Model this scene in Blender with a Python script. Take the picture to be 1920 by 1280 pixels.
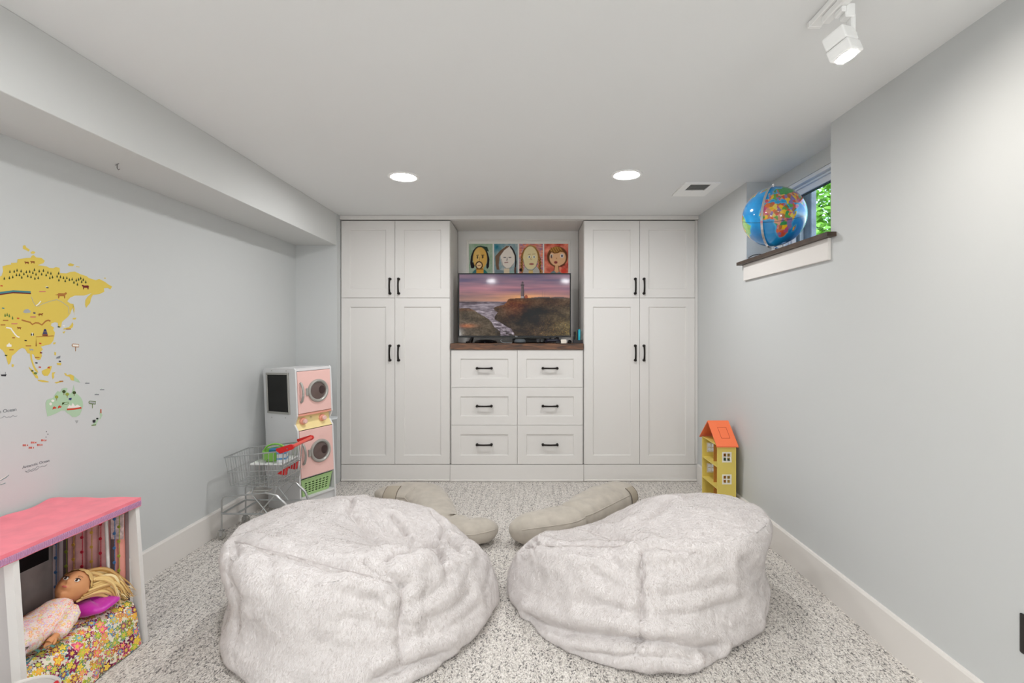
import bpy, bmesh, math, random
import numpy as np
from mathutils import Vector, Matrix, Euler
from mathutils.bvhtree import BVHTree
from mathutils.geometry import tessellate_polygon

for o in list(bpy.data.objects):
    bpy.data.objects.remove(o)
SC = bpy.context.scene
COL = SC.collection
PI = math.pi
rnd = random.Random(7)

# ------------------------------------------------------------------ camera, world, exposure
FPX, CX, CY, CAMH = 906.67, 993.0, 626.0, 1.255
cam = bpy.data.cameras.new('camera')
cam.sensor_width = 36.0
cam.lens = 17.0
cam.shift_x = (960 - CX) / 1920.0
cam.shift_y = (CY - 640) / 1920.0
cam.clip_start = 0.05
camo = bpy.data.objects.new('camera', cam)
camo.location = (0, 0, CAMH)
camo.rotation_euler = (PI / 2, 0, 0)
COL.objects.link(camo)
SC.camera = camo

world = bpy.data.worlds.new('world')
SC.world = world
world.use_nodes = True
_nt = world.node_tree
_bg = _nt.nodes['Background']
_sky = _nt.nodes.new('ShaderNodeTexSky')
_sky.sky_type = 'NISHITA'
_sky.sun_disc = False
_sky.sun_elevation = math.radians(50)
_sky.sun_rotation = math.radians(200)
_nt.links.new(_sky.outputs['Color'], _bg.inputs['Color'])
_bg.inputs['Strength'].default_value = 0.36

SC.view_settings.view_transform = 'Standard'
SC.view_settings.look = 'None'
SC.view_settings.gamma = 1.0
SC.view_settings.use_curve_mapping = False
SC.view_settings.exposure = 1.17
LAMP_STRENGTH = 94.0        # emission of one recessed lamp's lens
SPOT_STRENGTH = 225.0
FILL_STRENGTH = 14.0

# room dimensions (metres; camera stands at the origin looking along +Y)
ZC = 2.26                   # ceiling
XR, XL = 1.435, -1.96       # right and left walls
YF = 4.12                   # faces of the built-in doors
YB = 4.72                   # wall behind the built-ins
YN = -1.9                   # wall behind the camera
XS, ZS = -1.615, 1.997      # soffit face and underside

# ------------------------------------------------------------------ helpers
def lin(c):
    out = []
    for v in c[:3]:
        v = v / 255.0
        out.append(v / 12.92 if v <= 0.04045 else ((v + 0.055) / 1.055) ** 2.4)
    return (*out, 1.0)

def lin_np(a):
    a = np.clip(a, 0, 255) / 255.0
    return np.where(a <= 0.04045, a / 12.92, ((a + 0.055) / 1.055) ** 2.4)

MATS = {}
def mat(name, col=(200, 200, 200), rough=0.5, metal=0.0, spec=0.5, bump=None, var=None, sheen=0.0,
        emit=None, coat=0.0, trans=0.0, attr=None, ior=1.45, attr_emit=0.0):
    if name in MATS:
        return MATS[name]
    m = bpy.data.materials.new(name)
    m.use_nodes = True
    nt = m.node_tree
    b = nt.nodes['Principled BSDF']
    b.inputs['Base Color'].default_value = lin(col)
    b.inputs['Roughness'].default_value = rough
    b.inputs['Metallic'].default_value = metal
    b.inputs['Specular IOR Level'].default_value = spec
    b.inputs['IOR'].default_value = ior
    if coat: b.inputs['Coat Weight'].default_value = coat
    if trans: b.inputs['Transmission Weight'].default_value = trans
    if sheen:
        b.inputs['Sheen Weight'].default_value = sheen
        b.inputs['Sheen Roughness'].default_value = 0.4
    tc = nt.nodes.new('ShaderNodeTexCoord')
    if var:
        n = nt.nodes.new('ShaderNodeTexNoise')
        n.inputs['Scale'].default_value = var[0]
        n.inputs['Detail'].default_value = 4
        nt.links.new(tc.outputs['Object'], n.inputs['Vector'])
        r = nt.nodes.new('ShaderNodeValToRGB')
        a = var[1]
        r.color_ramp.elements[0].position = 0.3
        r.color_ramp.elements[1].position = 0.7
        r.color_ramp.elements[0].color = lin([max(0, c * (1 - a)) for c in col])
        r.color_ramp.elements[1].color = lin([min(255, c * (1 + a)) for c in col])
        nt.links.new(n.outputs['Fac'], r.inputs['Fac'])
        nt.links.new(r.outputs['Color'], b.inputs['Base Color'])
    if attr:
        at = nt.nodes.new('ShaderNodeVertexColor')
        at.layer_name = attr
        if not attr_emit: nt.links.new(at.outputs['Color'], b.inputs['Base Color'])
        if attr_emit:
            nt.links.new(at.outputs['Color'], b.inputs['Emission Color'])
            b.inputs['Emission Strength'].default_value = attr_emit
    if bump:
        n = nt.nodes.new('ShaderNodeTexNoise')
        n.inputs['Scale'].default_value = bump[0]
        n.inputs['Detail'].default_value = 3
        nt.links.new(tc.outputs['Object'], n.inputs['Vector'])
        bn = nt.nodes.new('ShaderNodeBump')
        bn.inputs['Strength'].default_value = bump[1]
        bn.inputs['Distance'].default_value = bump[2]
        nt.links.new(n.outputs['Fac'], bn.inputs['Height'])
        nt.links.new(bn.outputs['Normal'], b.inputs['Normal'])
    if emit:
        b.inputs['Emission Color'].default_value = lin(emit[0])
        b.inputs['Emission Strength'].default_value = emit[1]
    MATS[name] = m
    return m

ROOT = {}                    # world matrix of each thing
def tag(o, label=None, cat=None, group=None, kind=None):
    if label: o['label'] = label
    if cat: o['category'] = cat
    if group: o['group'] = group
    if kind: o['kind'] = kind
    return o

def thing(name, label, cat, loc=(0, 0, 0), rot=(0, 0, 0), group=None, kind=None):
    o = bpy.data.objects.new(name, None)
    o.empty_display_size = 0.1
    COL.objects.link(o)
    o.location = loc
    o.rotation_euler = rot
    ROOT[o.name] = Matrix.LocRotScale(Vector(loc), Euler(rot), None)
    return tag(o, label, cat, group, kind)

def root_of(p):
    while p.parent: p = p.parent
    return p

def link(name, me, parent=None, loc=None, rot=None, scale=None):
    o = bpy.data.objects.new(name, me)
    COL.objects.link(o)
    if parent is not None: o.parent = parent
    if loc: o.location = loc
    if rot: o.rotation_euler = rot
    if scale: o.scale = scale
    if parent is None:
        ROOT[o.name] = Matrix.LocRotScale(Vector(loc or (0, 0, 0)), Euler(rot or (0, 0, 0)), None)
    return o

def smooth_mesh(me, angle=40):
    me.polygons.foreach_set('use_smooth', [True] * len(me.polygons))
    try:
        me.set_sharp_from_angle(angle=math.radians(angle))
    except Exception:
        pass

class MB:
    """collects shapes in one bmesh"""
    def __init__(s):
        s.bm = bmesh.new()
        s.smooth = False
    def box(s, lo, hi, bevel=0.0, seg=1, mx=None):
        lo, hi = Vector(lo), Vector(hi)
        c, d = (lo + hi) / 2, hi - lo
        m = Matrix.LocRotScale(c, None, d)
        if mx is not None: m = mx @ m
        g = bmesh.ops.create_cube(s.bm, size=1.0, matrix=m)
        if bevel:
            es = list({e for v in g['verts'] for e in v.link_edges})
            bmesh.ops.bevel(s.bm, geom=es, offset=bevel, segments=seg, affect='EDGES', profile=0.5)
        return s
    def tube(s, pts, r, seg=8, closed=False, caps=True):
        s.smooth = True
        pts = [Vector(p) for p in pts]
        n = len(pts)
        rr = r if isinstance(r, (list, tuple)) else [r] * n
        rings = []
        up = None
        for i, p in enumerate(pts):
            a = pts[(i - 1) % n] if (closed or i) else p
            b = pts[(i + 1) % n] if (closed or i < n - 1) else p
            t = (b - a).normalized()
            if up is None:
                up = Vector((0, 0, 1)) if abs(t.z) < 0.9 else Vector((1, 0, 0))
            x = t.cross(up)
            if x.length < 1e-6: x = t.orthogonal()
            x.normalize()
            up = x.cross(t).normalized()
            rings.append([s.bm.verts.new(p + (x * math.cos(2 * PI * k / seg) + up * math.sin(2 * PI * k / seg)) * rr[i]) for k in range(seg)])
        m = n if closed else n - 1
        for i in range(m):
            A, B = rings[i], rings[(i + 1) % n]
            for k in range(seg):
                s.bm.faces.new((A[k], A[(k + 1) % seg], B[(k + 1) % seg], B[k]))
        if caps and not closed:
            s.bm.faces.new(rings[0][::-1]); s.bm.faces.new(rings[-1])
        return s
    def lathe(s, prof, seg=24, mx=None):
        s.smooth = True
        mx = mx or Matrix.Identity(4)
        rings = []
        for r, z in prof:
            if r < 1e-6:
                rings.append([s.bm.verts.new(mx @ Vector((0, 0, z)))])
            else:
                rings.append([s.bm.verts.new(mx @ Vector((r * math.cos(2 * PI * k / seg), r * math.sin(2 * PI * k / seg), z))) for k in range(seg)])
        for A, B in zip(rings, rings[1:]):
            for k in range(seg):
                k2 = (k + 1) % seg
                if len(A) == 1 and len(B) == 1: continue
                if len(A) == 1: s.bm.faces.new((A[0], B[k2], B[k]))
                elif len(B) == 1: s.bm.faces.new((A[k], A[k2], B[0]))
                else: s.bm.faces.new((A[k], A[k2], B[k2], B[k]))
        return s
    def prism(s, poly, h, mx=None, both=True):
        """polygon in local XY extruded to z = h"""
        mx = mx or Matrix.Identity(4)
        n = len(poly)
        a = [s.bm.verts.new(mx @ Vector((p[0], p[1], 0))) for p in poly]
        b = [s.bm.verts.new(mx @ Vector((p[0], p[1], h))) for p in poly]
        tris = tessellate_polygon([[Vector((p[0], p[1], 0)) for p in poly]])
        for t in tris:
            try:
                s.bm.faces.new([b[i] for i in t])
                if both: s.bm.faces.new([a[i] for i in reversed(t)])
            except ValueError:
                pass
        for i in range(n):
            j = (i + 1) % n
            s.bm.faces.new((a[i], a[j], b[j], b[i]))
        return s
    def faces(s, verts, faces):
        vs = [s.bm.verts.new(v) for v in verts]
        for f in faces:
            try: s.bm.faces.new([vs[i] for i in f])
            except ValueError: pass
        return s
    def sphere(s, c, r, seg=16, sc=(1, 1, 1), mx=None):
        s.smooth = True
        m = Matrix.LocRotScale(Vector(c), None, Vector(sc) * r)
        if mx is not None: m = mx @ m
        bmesh.ops.create_uvsphere(s.bm, u_segments=seg, v_segments=max(6, seg // 2), radius=1.0, matrix=m)
        return s
    def mesh(s, name, m, world_inv=None, angle=40, normals=True):
        if world_inv is not None:
            bmesh.ops.transform(s.bm, matrix=world_inv, verts=s.bm.verts)
        if normals:
            bmesh.ops.recalc_face_normals(s.bm, faces=s.bm.faces)
        me = bpy.data.meshes.new(name)
        s.bm.to_mesh(me)
        s.bm.free()
        if m is not None: me.materials.append(m)
        if s.smooth: smooth_mesh(me, angle)
        return me
    def build(s, name, m, parent=None, world=False, loc=None, rot=None, angle=40, normals=True):
        wi = None
        if world and parent is not None:
            wi = ROOT[root_of(parent).name].inverted()
        return link(name, s.mesh(name, m, wi, angle, normals), parent, loc, rot)

def np_mesh(name, V, F, m, parent=None, smooth=True, world=False, cols=None):
    me = bpy.data.meshes.new(name)
    V = np.asarray(V, dtype=float)
    if world and parent is not None:
        wi = np.array(ROOT[root_of(parent).name].inverted())
        V = V @ wi[:3, :3].T + wi[:3, 3]
    me.from_pydata(V.tolist(), [], [list(map(int, f)) for f in F])
    me.update()
    if cols is not None:
        ca = me.color_attributes.new('Col', 'FLOAT_COLOR', 'POINT')
        c4 = np.ones((len(V), 4), dtype=np.float32)
        c4[:, :3] = lin_np(np.asarray(cols))
        ca.data.foreach_set('color', c4.ravel())
    if m is not None: me.materials.append(m)
    if smooth: me.polygons.foreach_set('use_smooth', [True] * len(me.polygons))
    return link(name, me, parent)

def grid_faces(nu, nv, wrap_u=False):
    F = []
    un = nu if wrap_u else nu - 1
    for j in range(nv - 1):
        for i in range(un):
            i2 = (i + 1) % nu
            F.append((j * nu + i, j * nu + i2, (j + 1) * nu + i2, (j + 1) * nu + i))
    return F

# gradient noise on arrays
_prm = np.random.RandomState(11).permutation(256)
_prm = np.concatenate([_prm, _prm])
_grd = np.random.RandomState(5).normal(size=(256, 3))
_grd /= np.linalg.norm(_grd, axis=1)[:, None]
def noise3(P):
    P = np.asarray(P, dtype=float)
    i = np.floor(P).astype(int)
    f = P - i
    i &= 255
    u = f * f * f * (f * (f * 6 - 15) + 10)
    out = 0
    for dx in (0, 1):
        wx = u[..., 0] if dx else 1 - u[..., 0]
        for dy in (0, 1):
            wy = u[..., 1] if dy else 1 - u[..., 1]
            for dz in (0, 1):
                wz = u[..., 2] if dz else 1 - u[..., 2]
                h = _prm[_prm[_prm[(i[..., 0] + dx) & 255] + ((i[..., 1] + dy) & 255)] + ((i[..., 2] + dz) & 255)]
                g = _grd[h]
                out = out + wx * wy * wz * (g[..., 0] * (f[..., 0] - dx) + g[..., 1] * (f[..., 1] - dy) + g[..., 2] * (f[..., 2] - dz))
    return out
def fbm(P, oct=4, gain=0.5):
    a, o, t = 1.0, 0, np.asarray(P, dtype=float)
    for k in range(oct):
        o = o + a * noise3(t + 17.3 * k); a *= gain; t = t * 2.03
    return o

class Canvas:
    """small painter: rows from the top, sRGB 0..255"""
    def __init__(s, w, h, col, aspect=1.0):
        s.w, s.h = w, h
        s.a = np.zeros((h, w, 3)); s.a[:] = col
        s.u, s.v = np.meshgrid(np.linspace(0, 1, w), np.linspace(0, 1, h))
        s.aspect = aspect            # width / height
    def blend(s, mask, col):
        mask = np.clip(mask, 0, 1)[..., None]
        s.a = s.a * (1 - mask) + np.asarray(col, dtype=float) * mask
    def poly_mask(s, pts, soft=None):
        inside = np.zeros_like(s.u, dtype=bool)
        n = len(pts)
        for k in range(n):
            (x1, y1), (x2, y2) = pts[k], pts[(k + 1) % n]
            if y1 == y2: continue
            c = ((y1 > s.v) != (y2 > s.v)) & (s.u < (x2 - x1) * (s.v - y1) / (y2 - y1) + x1)
            inside ^= c
        return inside.astype(float)
    def poly(s, pts, col): s.blend(s.poly_mask(pts), col)
    def ell_mask(s, cx, cy, rx, ry, soft=0.08):
        d = np.sqrt(((s.u - cx) / rx) ** 2 + ((s.v - cy) / ry) ** 2)
        return np.clip((1 - d) / soft + 0.5, 0, 1)
    def ell(s, cx, cy, rx, ry, col, soft=0.08): s.blend(s.ell_mask(cx, cy, rx, ry, soft), col)
    def line(s, pts, w, col, alpha=1.0):
        d = np.full_like(s.u, 9.0)
        for (x1, y1), (x2, y2) in zip(pts, pts[1:]):
            ax, ay = x1 * s.aspect, y1
            bx, by = x2 * s.aspect, y2
            px, py = s.u * s.aspect - ax, s.v - ay
            L = (bx - ax) ** 2 + (by - ay) ** 2 + 1e-12
            t = np.clip((px * (bx - ax) + py * (by - ay)) / L, 0, 1)
            d = np.minimum(d, np.hypot(px - t * (bx - ax), py - t * (by - ay)))
        px1 = 1.0 / s.h
        s.blend(np.clip((w - d) / px1 + 0.5, 0, 1) * alpha, col)
    def noise(s, fx, fy, seed=0, oct=3):
        return fbm(np.stack([s.u * fx, s.v * fy, np.full_like(s.u, seed * 7.77)], -1), oct)

def picture(name, cv, corners, m, parent=None, world=True):
    """flat print: grid with the canvas as vertex colours; corners = top-left, top-right, bottom-left"""
    tl, tr, bl = [np.array(c, dtype=float) for c in corners]
    V = tl + cv.u[..., None] * (tr - tl) + cv.v[..., None] * (bl - tl)
    F = [f[::-1] for f in grid_faces(cv.w, cv.h)]
    return np_mesh(name, V.reshape(-1, 3), F, m, parent, smooth=False, world=world, cols=cv.a.reshape(-1, 3))

def P(px, py, Y):
    """point at depth Y seen at photo pixel (px, py)"""
    return Vector(((px - CX) / FPX * Y, Y, CAMH + (CY - py) / FPX * Y))

def text_mesh(txt, size, m, mx, name, parent=None, world=True, depth=0.0003):
    cu = bpy.data.curves.new('lettering', 'FONT')
    cu.body = txt; cu.size = size; cu.extrude = depth
    cu.align_x = 'CENTER'; cu.align_y = 'CENTER'
    cu.resolution_u = 3
    o = bpy.data.objects.new('lettering', cu)
    COL.objects.link(o)
    dg = bpy.context.evaluated_depsgraph_get()
    me = bpy.data.meshes.new_from_object(o.evaluated_get(dg))
    bpy.data.objects.remove(o)
    me.transform(mx)
    if world and parent is not None:
        me.transform(ROOT[root_of(parent).name].inverted())
    me.materials.clear(); me.materials.append(m)
    return link(name, me, parent)
# ------------------------------------------------------------------ materials of the room
m_wall = mat('wall_paint', (204, 206, 205), 0.75, spec=0.25, bump=(260, 0.05, 0.002))
m_ceil = mat('ceiling_paint', (234, 235, 234), 0.8, spec=0.2, bump=(300, 0.05, 0.002))
m_trim = mat('trim_paint', (228, 224, 219), 0.38, spec=0.4)
m_cab = mat('cabinet_white', (225, 222, 218), 0.42, spec=0.4, bump=(500, 0.02, 0.001))
m_bronze = mat('dark_bronze', (38, 34, 31), 0.38, metal=0.7)
m_white = mat('white_plastic', (250, 250, 248), 0.4)

def carpet_material():
    m = bpy.data.materials.new('carpet_loop')
    m.use_nodes = True
    nt = m.node_tree; N = nt.nodes; L = nt.links
    b = N['Principled BSDF']
    b.inputs['Roughness'].default_value = 0.95
    b.inputs['Specular IOR Level'].default_value = 0.1
    tc = N.new('ShaderNodeTexCoord')
    def mp(sc):
        k = N.new('ShaderNodeMapping'); k.inputs['Scale'].default_value = sc
        L.new(tc.outputs['Object'], k.inputs['Vector']); return k
    v = N.new('ShaderNodeTexVoronoi'); v.inputs['Scale'].default_value = 1.0
    L.new(mp((235, 140, 100)).outputs['Vector'], v.inputs['Vector'])
    streak = N.new('ShaderNodeTexNoise'); streak.inputs['Scale'].default_value = 1.0; streak.inputs['Detail'].default_value = 3
    L.new(mp((55, 3.5, 1)).outputs['Vector'], streak.inputs['Vector'])
    fine = N.new('ShaderNodeTexNoise'); fine.inputs['Scale'].default_value = 1.0; fine.inputs['Detail'].default_value = 2
    L.new(mp((150, 42, 1)).outputs['Vector'], fine.inputs['Vector'])
    sep = N.new('ShaderNodeSeparateColor'); L.new(v.outputs['Color'], sep.inputs['Color'])
    def math_(op, a, bb, c=None):
        k = N.new('ShaderNodeMath'); k.operation = op
        for i, q in enumerate((a, bb, c)):
            if q is None: continue
            if isinstance(q, (int, float)): k.inputs[i].default_value = q
            else: L.new(q, k.inputs[i])
        return k.outputs[0]
    t = math_('MULTIPLY_ADD', streak.outputs['Fac'], 0.8, -0.38)
    t2 = math_('MULTIPLY_ADD', fine.outputs['Fac'], 0.9, -0.45)
    s = math_('ADD', math_('ADD', sep.outputs[0], t), t2)
    r = N.new('ShaderNodeValToRGB'); e = r.color_ramp.elements
    e[0].position = 0.0; e[0].color = lin((128, 125, 122))
    e[1].position = 1.0; e[1].color = lin((244, 240, 234))
    for p_, c in ((0.13, (176, 172, 167)), (0.26, (210, 204, 197)), (0.6, (230, 224, 217))):
        k = e.new(p_); k.color = lin(c)
    L.new(s, r.inputs['Fac'])
    hs = N.new('ShaderNodeMix'); hs.data_type = 'RGBA'; hs.blend_type = 'MULTIPLY'
    hs.inputs[0].default_value = 0.4
    L.new(r.outputs['Color'], hs.inputs[6])
    rr = N.new('ShaderNodeValToRGB'); rr.color_ramp.elements[0].color = (1, 1, 1, 1); rr.color_ramp.elements[1].color = (0.35, 0.33, 0.32, 1)
    rr.color_ramp.elements[0].position = 0.35; rr.color_ramp.elements[1].position = 0.85
    L.new(v.outputs['Distance'], rr.inputs['Fac']); L.new(rr.outputs['Color'], hs.inputs[7])
    L.new(hs.outputs[2], b.inputs['Base Color'])
    bn = N.new('ShaderNodeBump'); bn.inputs['Strength'].default_value = 0.8; bn.inputs['Distance'].default_value = 0.004; bn.invert = True
    L.new(v.outputs['Distance'], bn.inputs['Height']); L.new(bn.outputs['Normal'], b.inputs['Normal'])
    return m
m_carpet = carpet_material()

def struct(mb, name, m):
    o = mb.build(name, m)
    o['kind'] = 'structure'
    return o

# ------------------------------------------------------------------ shell
o = struct(MB().box((XL - 0.1, YN - 0.1, -0.1), (XR + 0.3, YB + 0.1, 0.0)), 'floor', m_carpet)
tag(o, 'grey and beige flecked loop pile carpet over the whole floor')
o = struct(MB().box((XL - 0.1, YN - 0.1, ZC), (XR + 0.3, YB + 0.1, ZC + 0.1)), 'ceiling', m_ceil)
tag(o, 'flat pale grey painted ceiling')
o = struct(MB().box((XL - 0.1, YN - 0.1, 0), (XL, YB + 0.1, ZC)), 'wall_left', m_wall)
tag(o, 'pale grey left wall with the map stickers')
# right wall with a recess that reaches the ceiling, and the window opening in its back
RY0, RY1, SILLZ, RXB = 2.304, 3.198, 1.713, 1.60
WY0, WY1, WZ1 = 2.40, 3.06, 2.167
b = MB()
b.box((XR, YN - 0.1, 0), (XR + 0.3, RY0, ZC))
b.box((XR, RY1, 0), (XR + 0.3, YB + 0.1, ZC))
b.box((XR, RY0, 0), (XR + 0.3, RY1, SILLZ))
b.box((RXB, RY0, SILLZ), (XR + 0.3, WY0, ZC))
b.box((RXB, WY1, SILLZ), (XR + 0.3, RY1, ZC))
b.box((RXB, WY0, WZ1), (XR + 0.3, WY1, ZC))
o = struct(b, 'wall_right', m_wall); tag(o, 'pale grey right wall with a recessed high window')
b = MB()
b.box((XL, 4.05, 0), (-1.612, YB, ZC))
b.box((XL, YB, 0), (XR, YB + 0.1, ZC))
o = struct(b, 'wall_back', m_wall); tag(o, 'pale grey strip of back wall left of the built-in cabinets')
o = struct(MB().box((XL, YN - 0.1, 0), (XR, YN, ZC)), 'wall_front', m_wall)
o = struct(MB().box((XL, YN, ZS), (XS, 4.05, ZC), 0.002), 'ceiling_soffit', mat('soffit_paint', (213, 214, 212), 0.75, spec=0.25, bump=(260, 0.05, 0.002))); tag(o, 'boxed soffit running along the top of the left wall')

def baseboard(name, x0, x1, y0, y1, side):
    b = MB()
    t = 0.016
    # profile in (out, z), swept along Y
    prof = [(0, 0), (t, 0), (t, 0.146), (t - 0.004, 0.155), (0, 0.155)]
    vs, fs = [], []
    for y in (y0, y1):
        for q, z in prof:
            vs.append(((x0 + q) if side > 0 else (x0 - q), y, z))
    n = len(prof)
    for i in range(n):
        j = (i + 1) % n
        fs.append((i, j, n + j, n + i))
    fs += [tuple(range(n)), tuple(range(n, 2 * n))]
    b.faces(vs, fs)
    return struct(b, name, m_trim)
o = baseboard('baseboard_left', XL, 0, YN, 4.05, 1); tag(o, 'white baseboard along the left wall')
o = baseboard('baseboard_right', XR, 0, YN, 4.10, -1); tag(o, 'white baseboard along the right wall')
o = struct(MB().box((XL + 0.016, 4.034, 0), (-1.63, 4.05, 0.155), 0.003), 'baseboard_back', m_trim)

# ------------------------------------------------------------------ window with sill and apron
m_vinyl = mat('window_vinyl', (222, 226, 232), 0.35)
m_glass = mat('window_glass', (245, 250, 250), 0.0, trans=1.0, ior=1.02, spec=0.3)
m_sill = mat('sill_dark_wood', (70, 56, 46), 0.45, var=(14, 0.2))
win = thing('window_1', 'small high window with white frame in the right wall recess', None, (RXB, 2.73, 1.733), kind='structure')
def ring(mbx, x0, x1, y0, y1, z0, z1, w, bev=0.002):
    mbx.box((x0, y0, z0), (x1, y1, z0 + w), bev); mbx.box((x0, y0, z1 - w), (x1, y1, z1), bev)
    mbx.box((x0, y0, z0 + w), (x1, y0 + w, z1 - w), bev); mbx.box((x0, y1 - w, z0 + w), (x1, y1, z1 - w), bev)
    return mbx
ring(MB(), RXB + 0.004, RXB + 0.09, WY0, WY1, 1.733, WZ1, 0.022).build('window_frame', m_vinyl, win, world=True)
ring(MB(), RXB + 0.03, RXB + 0.075, WY0 + 0.022, WY1 - 0.022, 1.755, WZ1 - 0.022, 0.012).build('stop_bead', m_vinyl, win, world=True)
sash = ring(MB(), RXB + 0.042, RXB + 0.07, WY0 + 0.034, WY1 - 0.034, 1.767, WZ1 - 0.034, 0.036).build('sash', m_vinyl, win, world=True)
ring(MB(), RXB + 0.05, RXB + 0.068, WY0 + 0.07, WY1 - 0.07, 1.803, WZ1 - 0.07, 0.005, 0).build('glazing_gasket', mat('gasket', (60, 70, 75), 0.6), sash, world=True)
MB().box((RXB + 0.056, WY0 + 0.07, 1.803), (RXB + 0.060, WY1 - 0.07, WZ1 - 0.07)).build('window_pane', m_glass, win, world=True)
b = MB()
b.prism([(1.39, 2.26), (XR - 0.0005, 2.26), (XR - 0.0005, RY0 + 0.001), (RXB - 0.0005, RY0 + 0.001), (RXB - 0.0005, RY1 - 0.001), (XR - 0.0005, RY1 - 0.001), (XR - 0.0005, 3.25), (1.39, 3.25)], 0.02, Matrix.Translation((0, 0, SILLZ + 0.0005)))
b.build('window_sill', m_sill, win, world=True)
MB().box((XR - 0.016, 2.30, SILLZ - 0.105), (XR - 0.0005, 3.21, SILLZ), 0.0015).build('sill_apron', m_trim, win, world=True)

# ------------------------------------------------------------------ outside the window
m_conc = mat('concrete', (150, 156, 160), 0.9, var=(9, 0.12), bump=(40, 0.3, 0.01))
wl = MB(); wl.box((1.737, 2.985, 1.2), (1.772, 3.4, 2.6), 0.004)
o = wl.build('window_well_wall', m_conc); tag(o, 'grey concrete window well wall outside the small window', 'wall', kind='structure')
o = MB().box((1.74, 0.8, 1.1), (7.5, 9.5, 1.2)).build('garden_ground', mat('soil', (96, 92, 70), 0.95, var=(6, 0.3))); o['kind'] = 'structure'; tag(o, 'ground outside the small window')
m_leaf = mat('garden_leaf', (122, 170, 62), 0.55, var=(7, 0.35))
m_stem = mat('garden_stem', (92, 74, 50), 0.8)
def shrub(name, label, c, rad, n, seed):
    r = random.Random(seed)
    t = thing(name, label, 'shrub', c)
    st = MB()
    for k in range(7):
        a = r.uniform(0, 2 * PI); h = rad[2] * r.uniform(1.0, 1.7)
        st.tube([(0, 0, 0), (rad[0] * 0.25 * math.cos(a), rad[1] * 0.25 * math.sin(a), h * 0.5), (rad[0] * 0.6 * math.cos(a), rad[1] * 0.6 * math.sin(a), h)], [0.012, 0.009, 0.004], 6)
    st.build('stem', m_stem, t)
    V, F = [], []
    for k in range(n):
        d = Vector((r.gauss(0, 1), r.gauss(0, 1), r.gauss(0, 1))).normalized() * (r.random() ** 0.4)
        p_ = Vector((d.x * rad[0], d.y * rad[1], d.z * rad[2] + rad[2] * 1.0))
        q = Euler((r.uniform(-1, 1), r.uniform(-1, 1), r.uniform(0, 6.28))).to_matrix()
        L_, W_ = r.uniform(0.05, 0.1), r.uniform(0.022, 0.04)
        pts = [(0, 0, 0), (W_ * 0.8, L_ * 0.35, 0.006), (W_ * 0.5, L_ * 0.75, 0.002), (0, L_, -0.008), (-W_ * 0.5, L_ * 0.75, 0.002), (-W_ * 0.8, L_ * 0.35, 0.006), (0, L_ * 0.5, -0.004)]
        i0 = len(V)
        V += [tuple(p_ + q @ Vector(a)) for a in pts]
        F += [(i0, i0 + 1, i0 + 6), (i0 + 1, i0 + 2, i0 + 6), (i0 + 2, i0 + 3, i0 + 6), (i0 + 3, i0 + 4, i0 + 6), (i0 + 4, i0 + 5, i0 + 6), (i0 + 5, i0, i0 + 6)]
    f = np_mesh('foliage', V, F, m_leaf, t, smooth=False); f['kind'] = 'stuff'
    return t
shrub('garden_shrub', 'bright green leafy shrub seen through the small high window', (2.95, 4.55, 1.2), (0.75, 0.95, 0.95), 4200, 3)
shrub('garden_shrub', 'larger green bush further back outside the small window', (4.7, 7.0, 1.2), (1.3, 1.2, 1.5), 2600, 5)

# ------------------------------------------------------------------ recessed lamps
m_lens = mat('lamp_lens', (255, 252, 246), 0.5, emit=((252, 252, 253), LAMP_STRENGTH))
def downlight(x, y, label):
    t = thing('recessed_light', label, 'ceiling light', (x, y, ZC), group='recessed ceiling lights')
    MB().lathe([(0.076, -0.0005), (0.1, -0.0005), (0.1, -0.003), (0.094, -0.007), (0.082, -0.007), (0.076, -0.004), (0.076, -0.0005)], 40).build('trim_ring', m_white, t)
    MB().lathe([(0.0, -0.0045), (0.04, -0.0043), (0.076, -0.003)], 40).build('lens', m_lens, t, normals=False)
    return t
downlight(-0.806, 3.09, 'round recessed ceiling light above the left tall cabinet, switched on')
downlight(0.612, 3.05, 'round recessed ceiling light near the air vent, switched on')
downlight(-0.72, 1.2, 'added round recessed ceiling light overhead, left of the camera and out of the picture')  # out of view, added for overall brightness
downlight(-0.72, -0.62, 'round recessed ceiling light behind the camera on the left')
downlight(0.68, -0.62, 'round recessed ceiling light behind the camera on the right')
m_fill = mat('fill_lamp_glow', (255, 252, 246), 0.4, emit=((250, 252, 255), FILL_STRENGTH))
def fill_lamp(x, y, label):  # unseen lamps added as fill to lift ceiling and cabinets
    t = thing('added_fill_lamp', label, 'lamp', (x, y, 0), group='added fill lamps behind the camera')
    MB().lathe([(0, 0.001), (0.13, 0.001), (0.13, 0.012), (0.02, 0.02), (0.02, 0.02), (0, 0.02)], 32).build('base', m_bronze, t)
    MB().tube([(0, 0, 0.015), (0, 0, 1.12)], 0.009, 10).build('pole', m_bronze, t)
    MB().sphere((0, 0, 1.25), 0.15, 32).build('shade', m_fill, t)
fill_lamp(1.2, -1.1, 'added fill lamp, an opal globe in the corner behind the camera, near the right wall')
fill_lamp(-1.55, -1.1, 'added fill lamp, an opal globe in the corner behind the camera, near the left wall')
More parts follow.
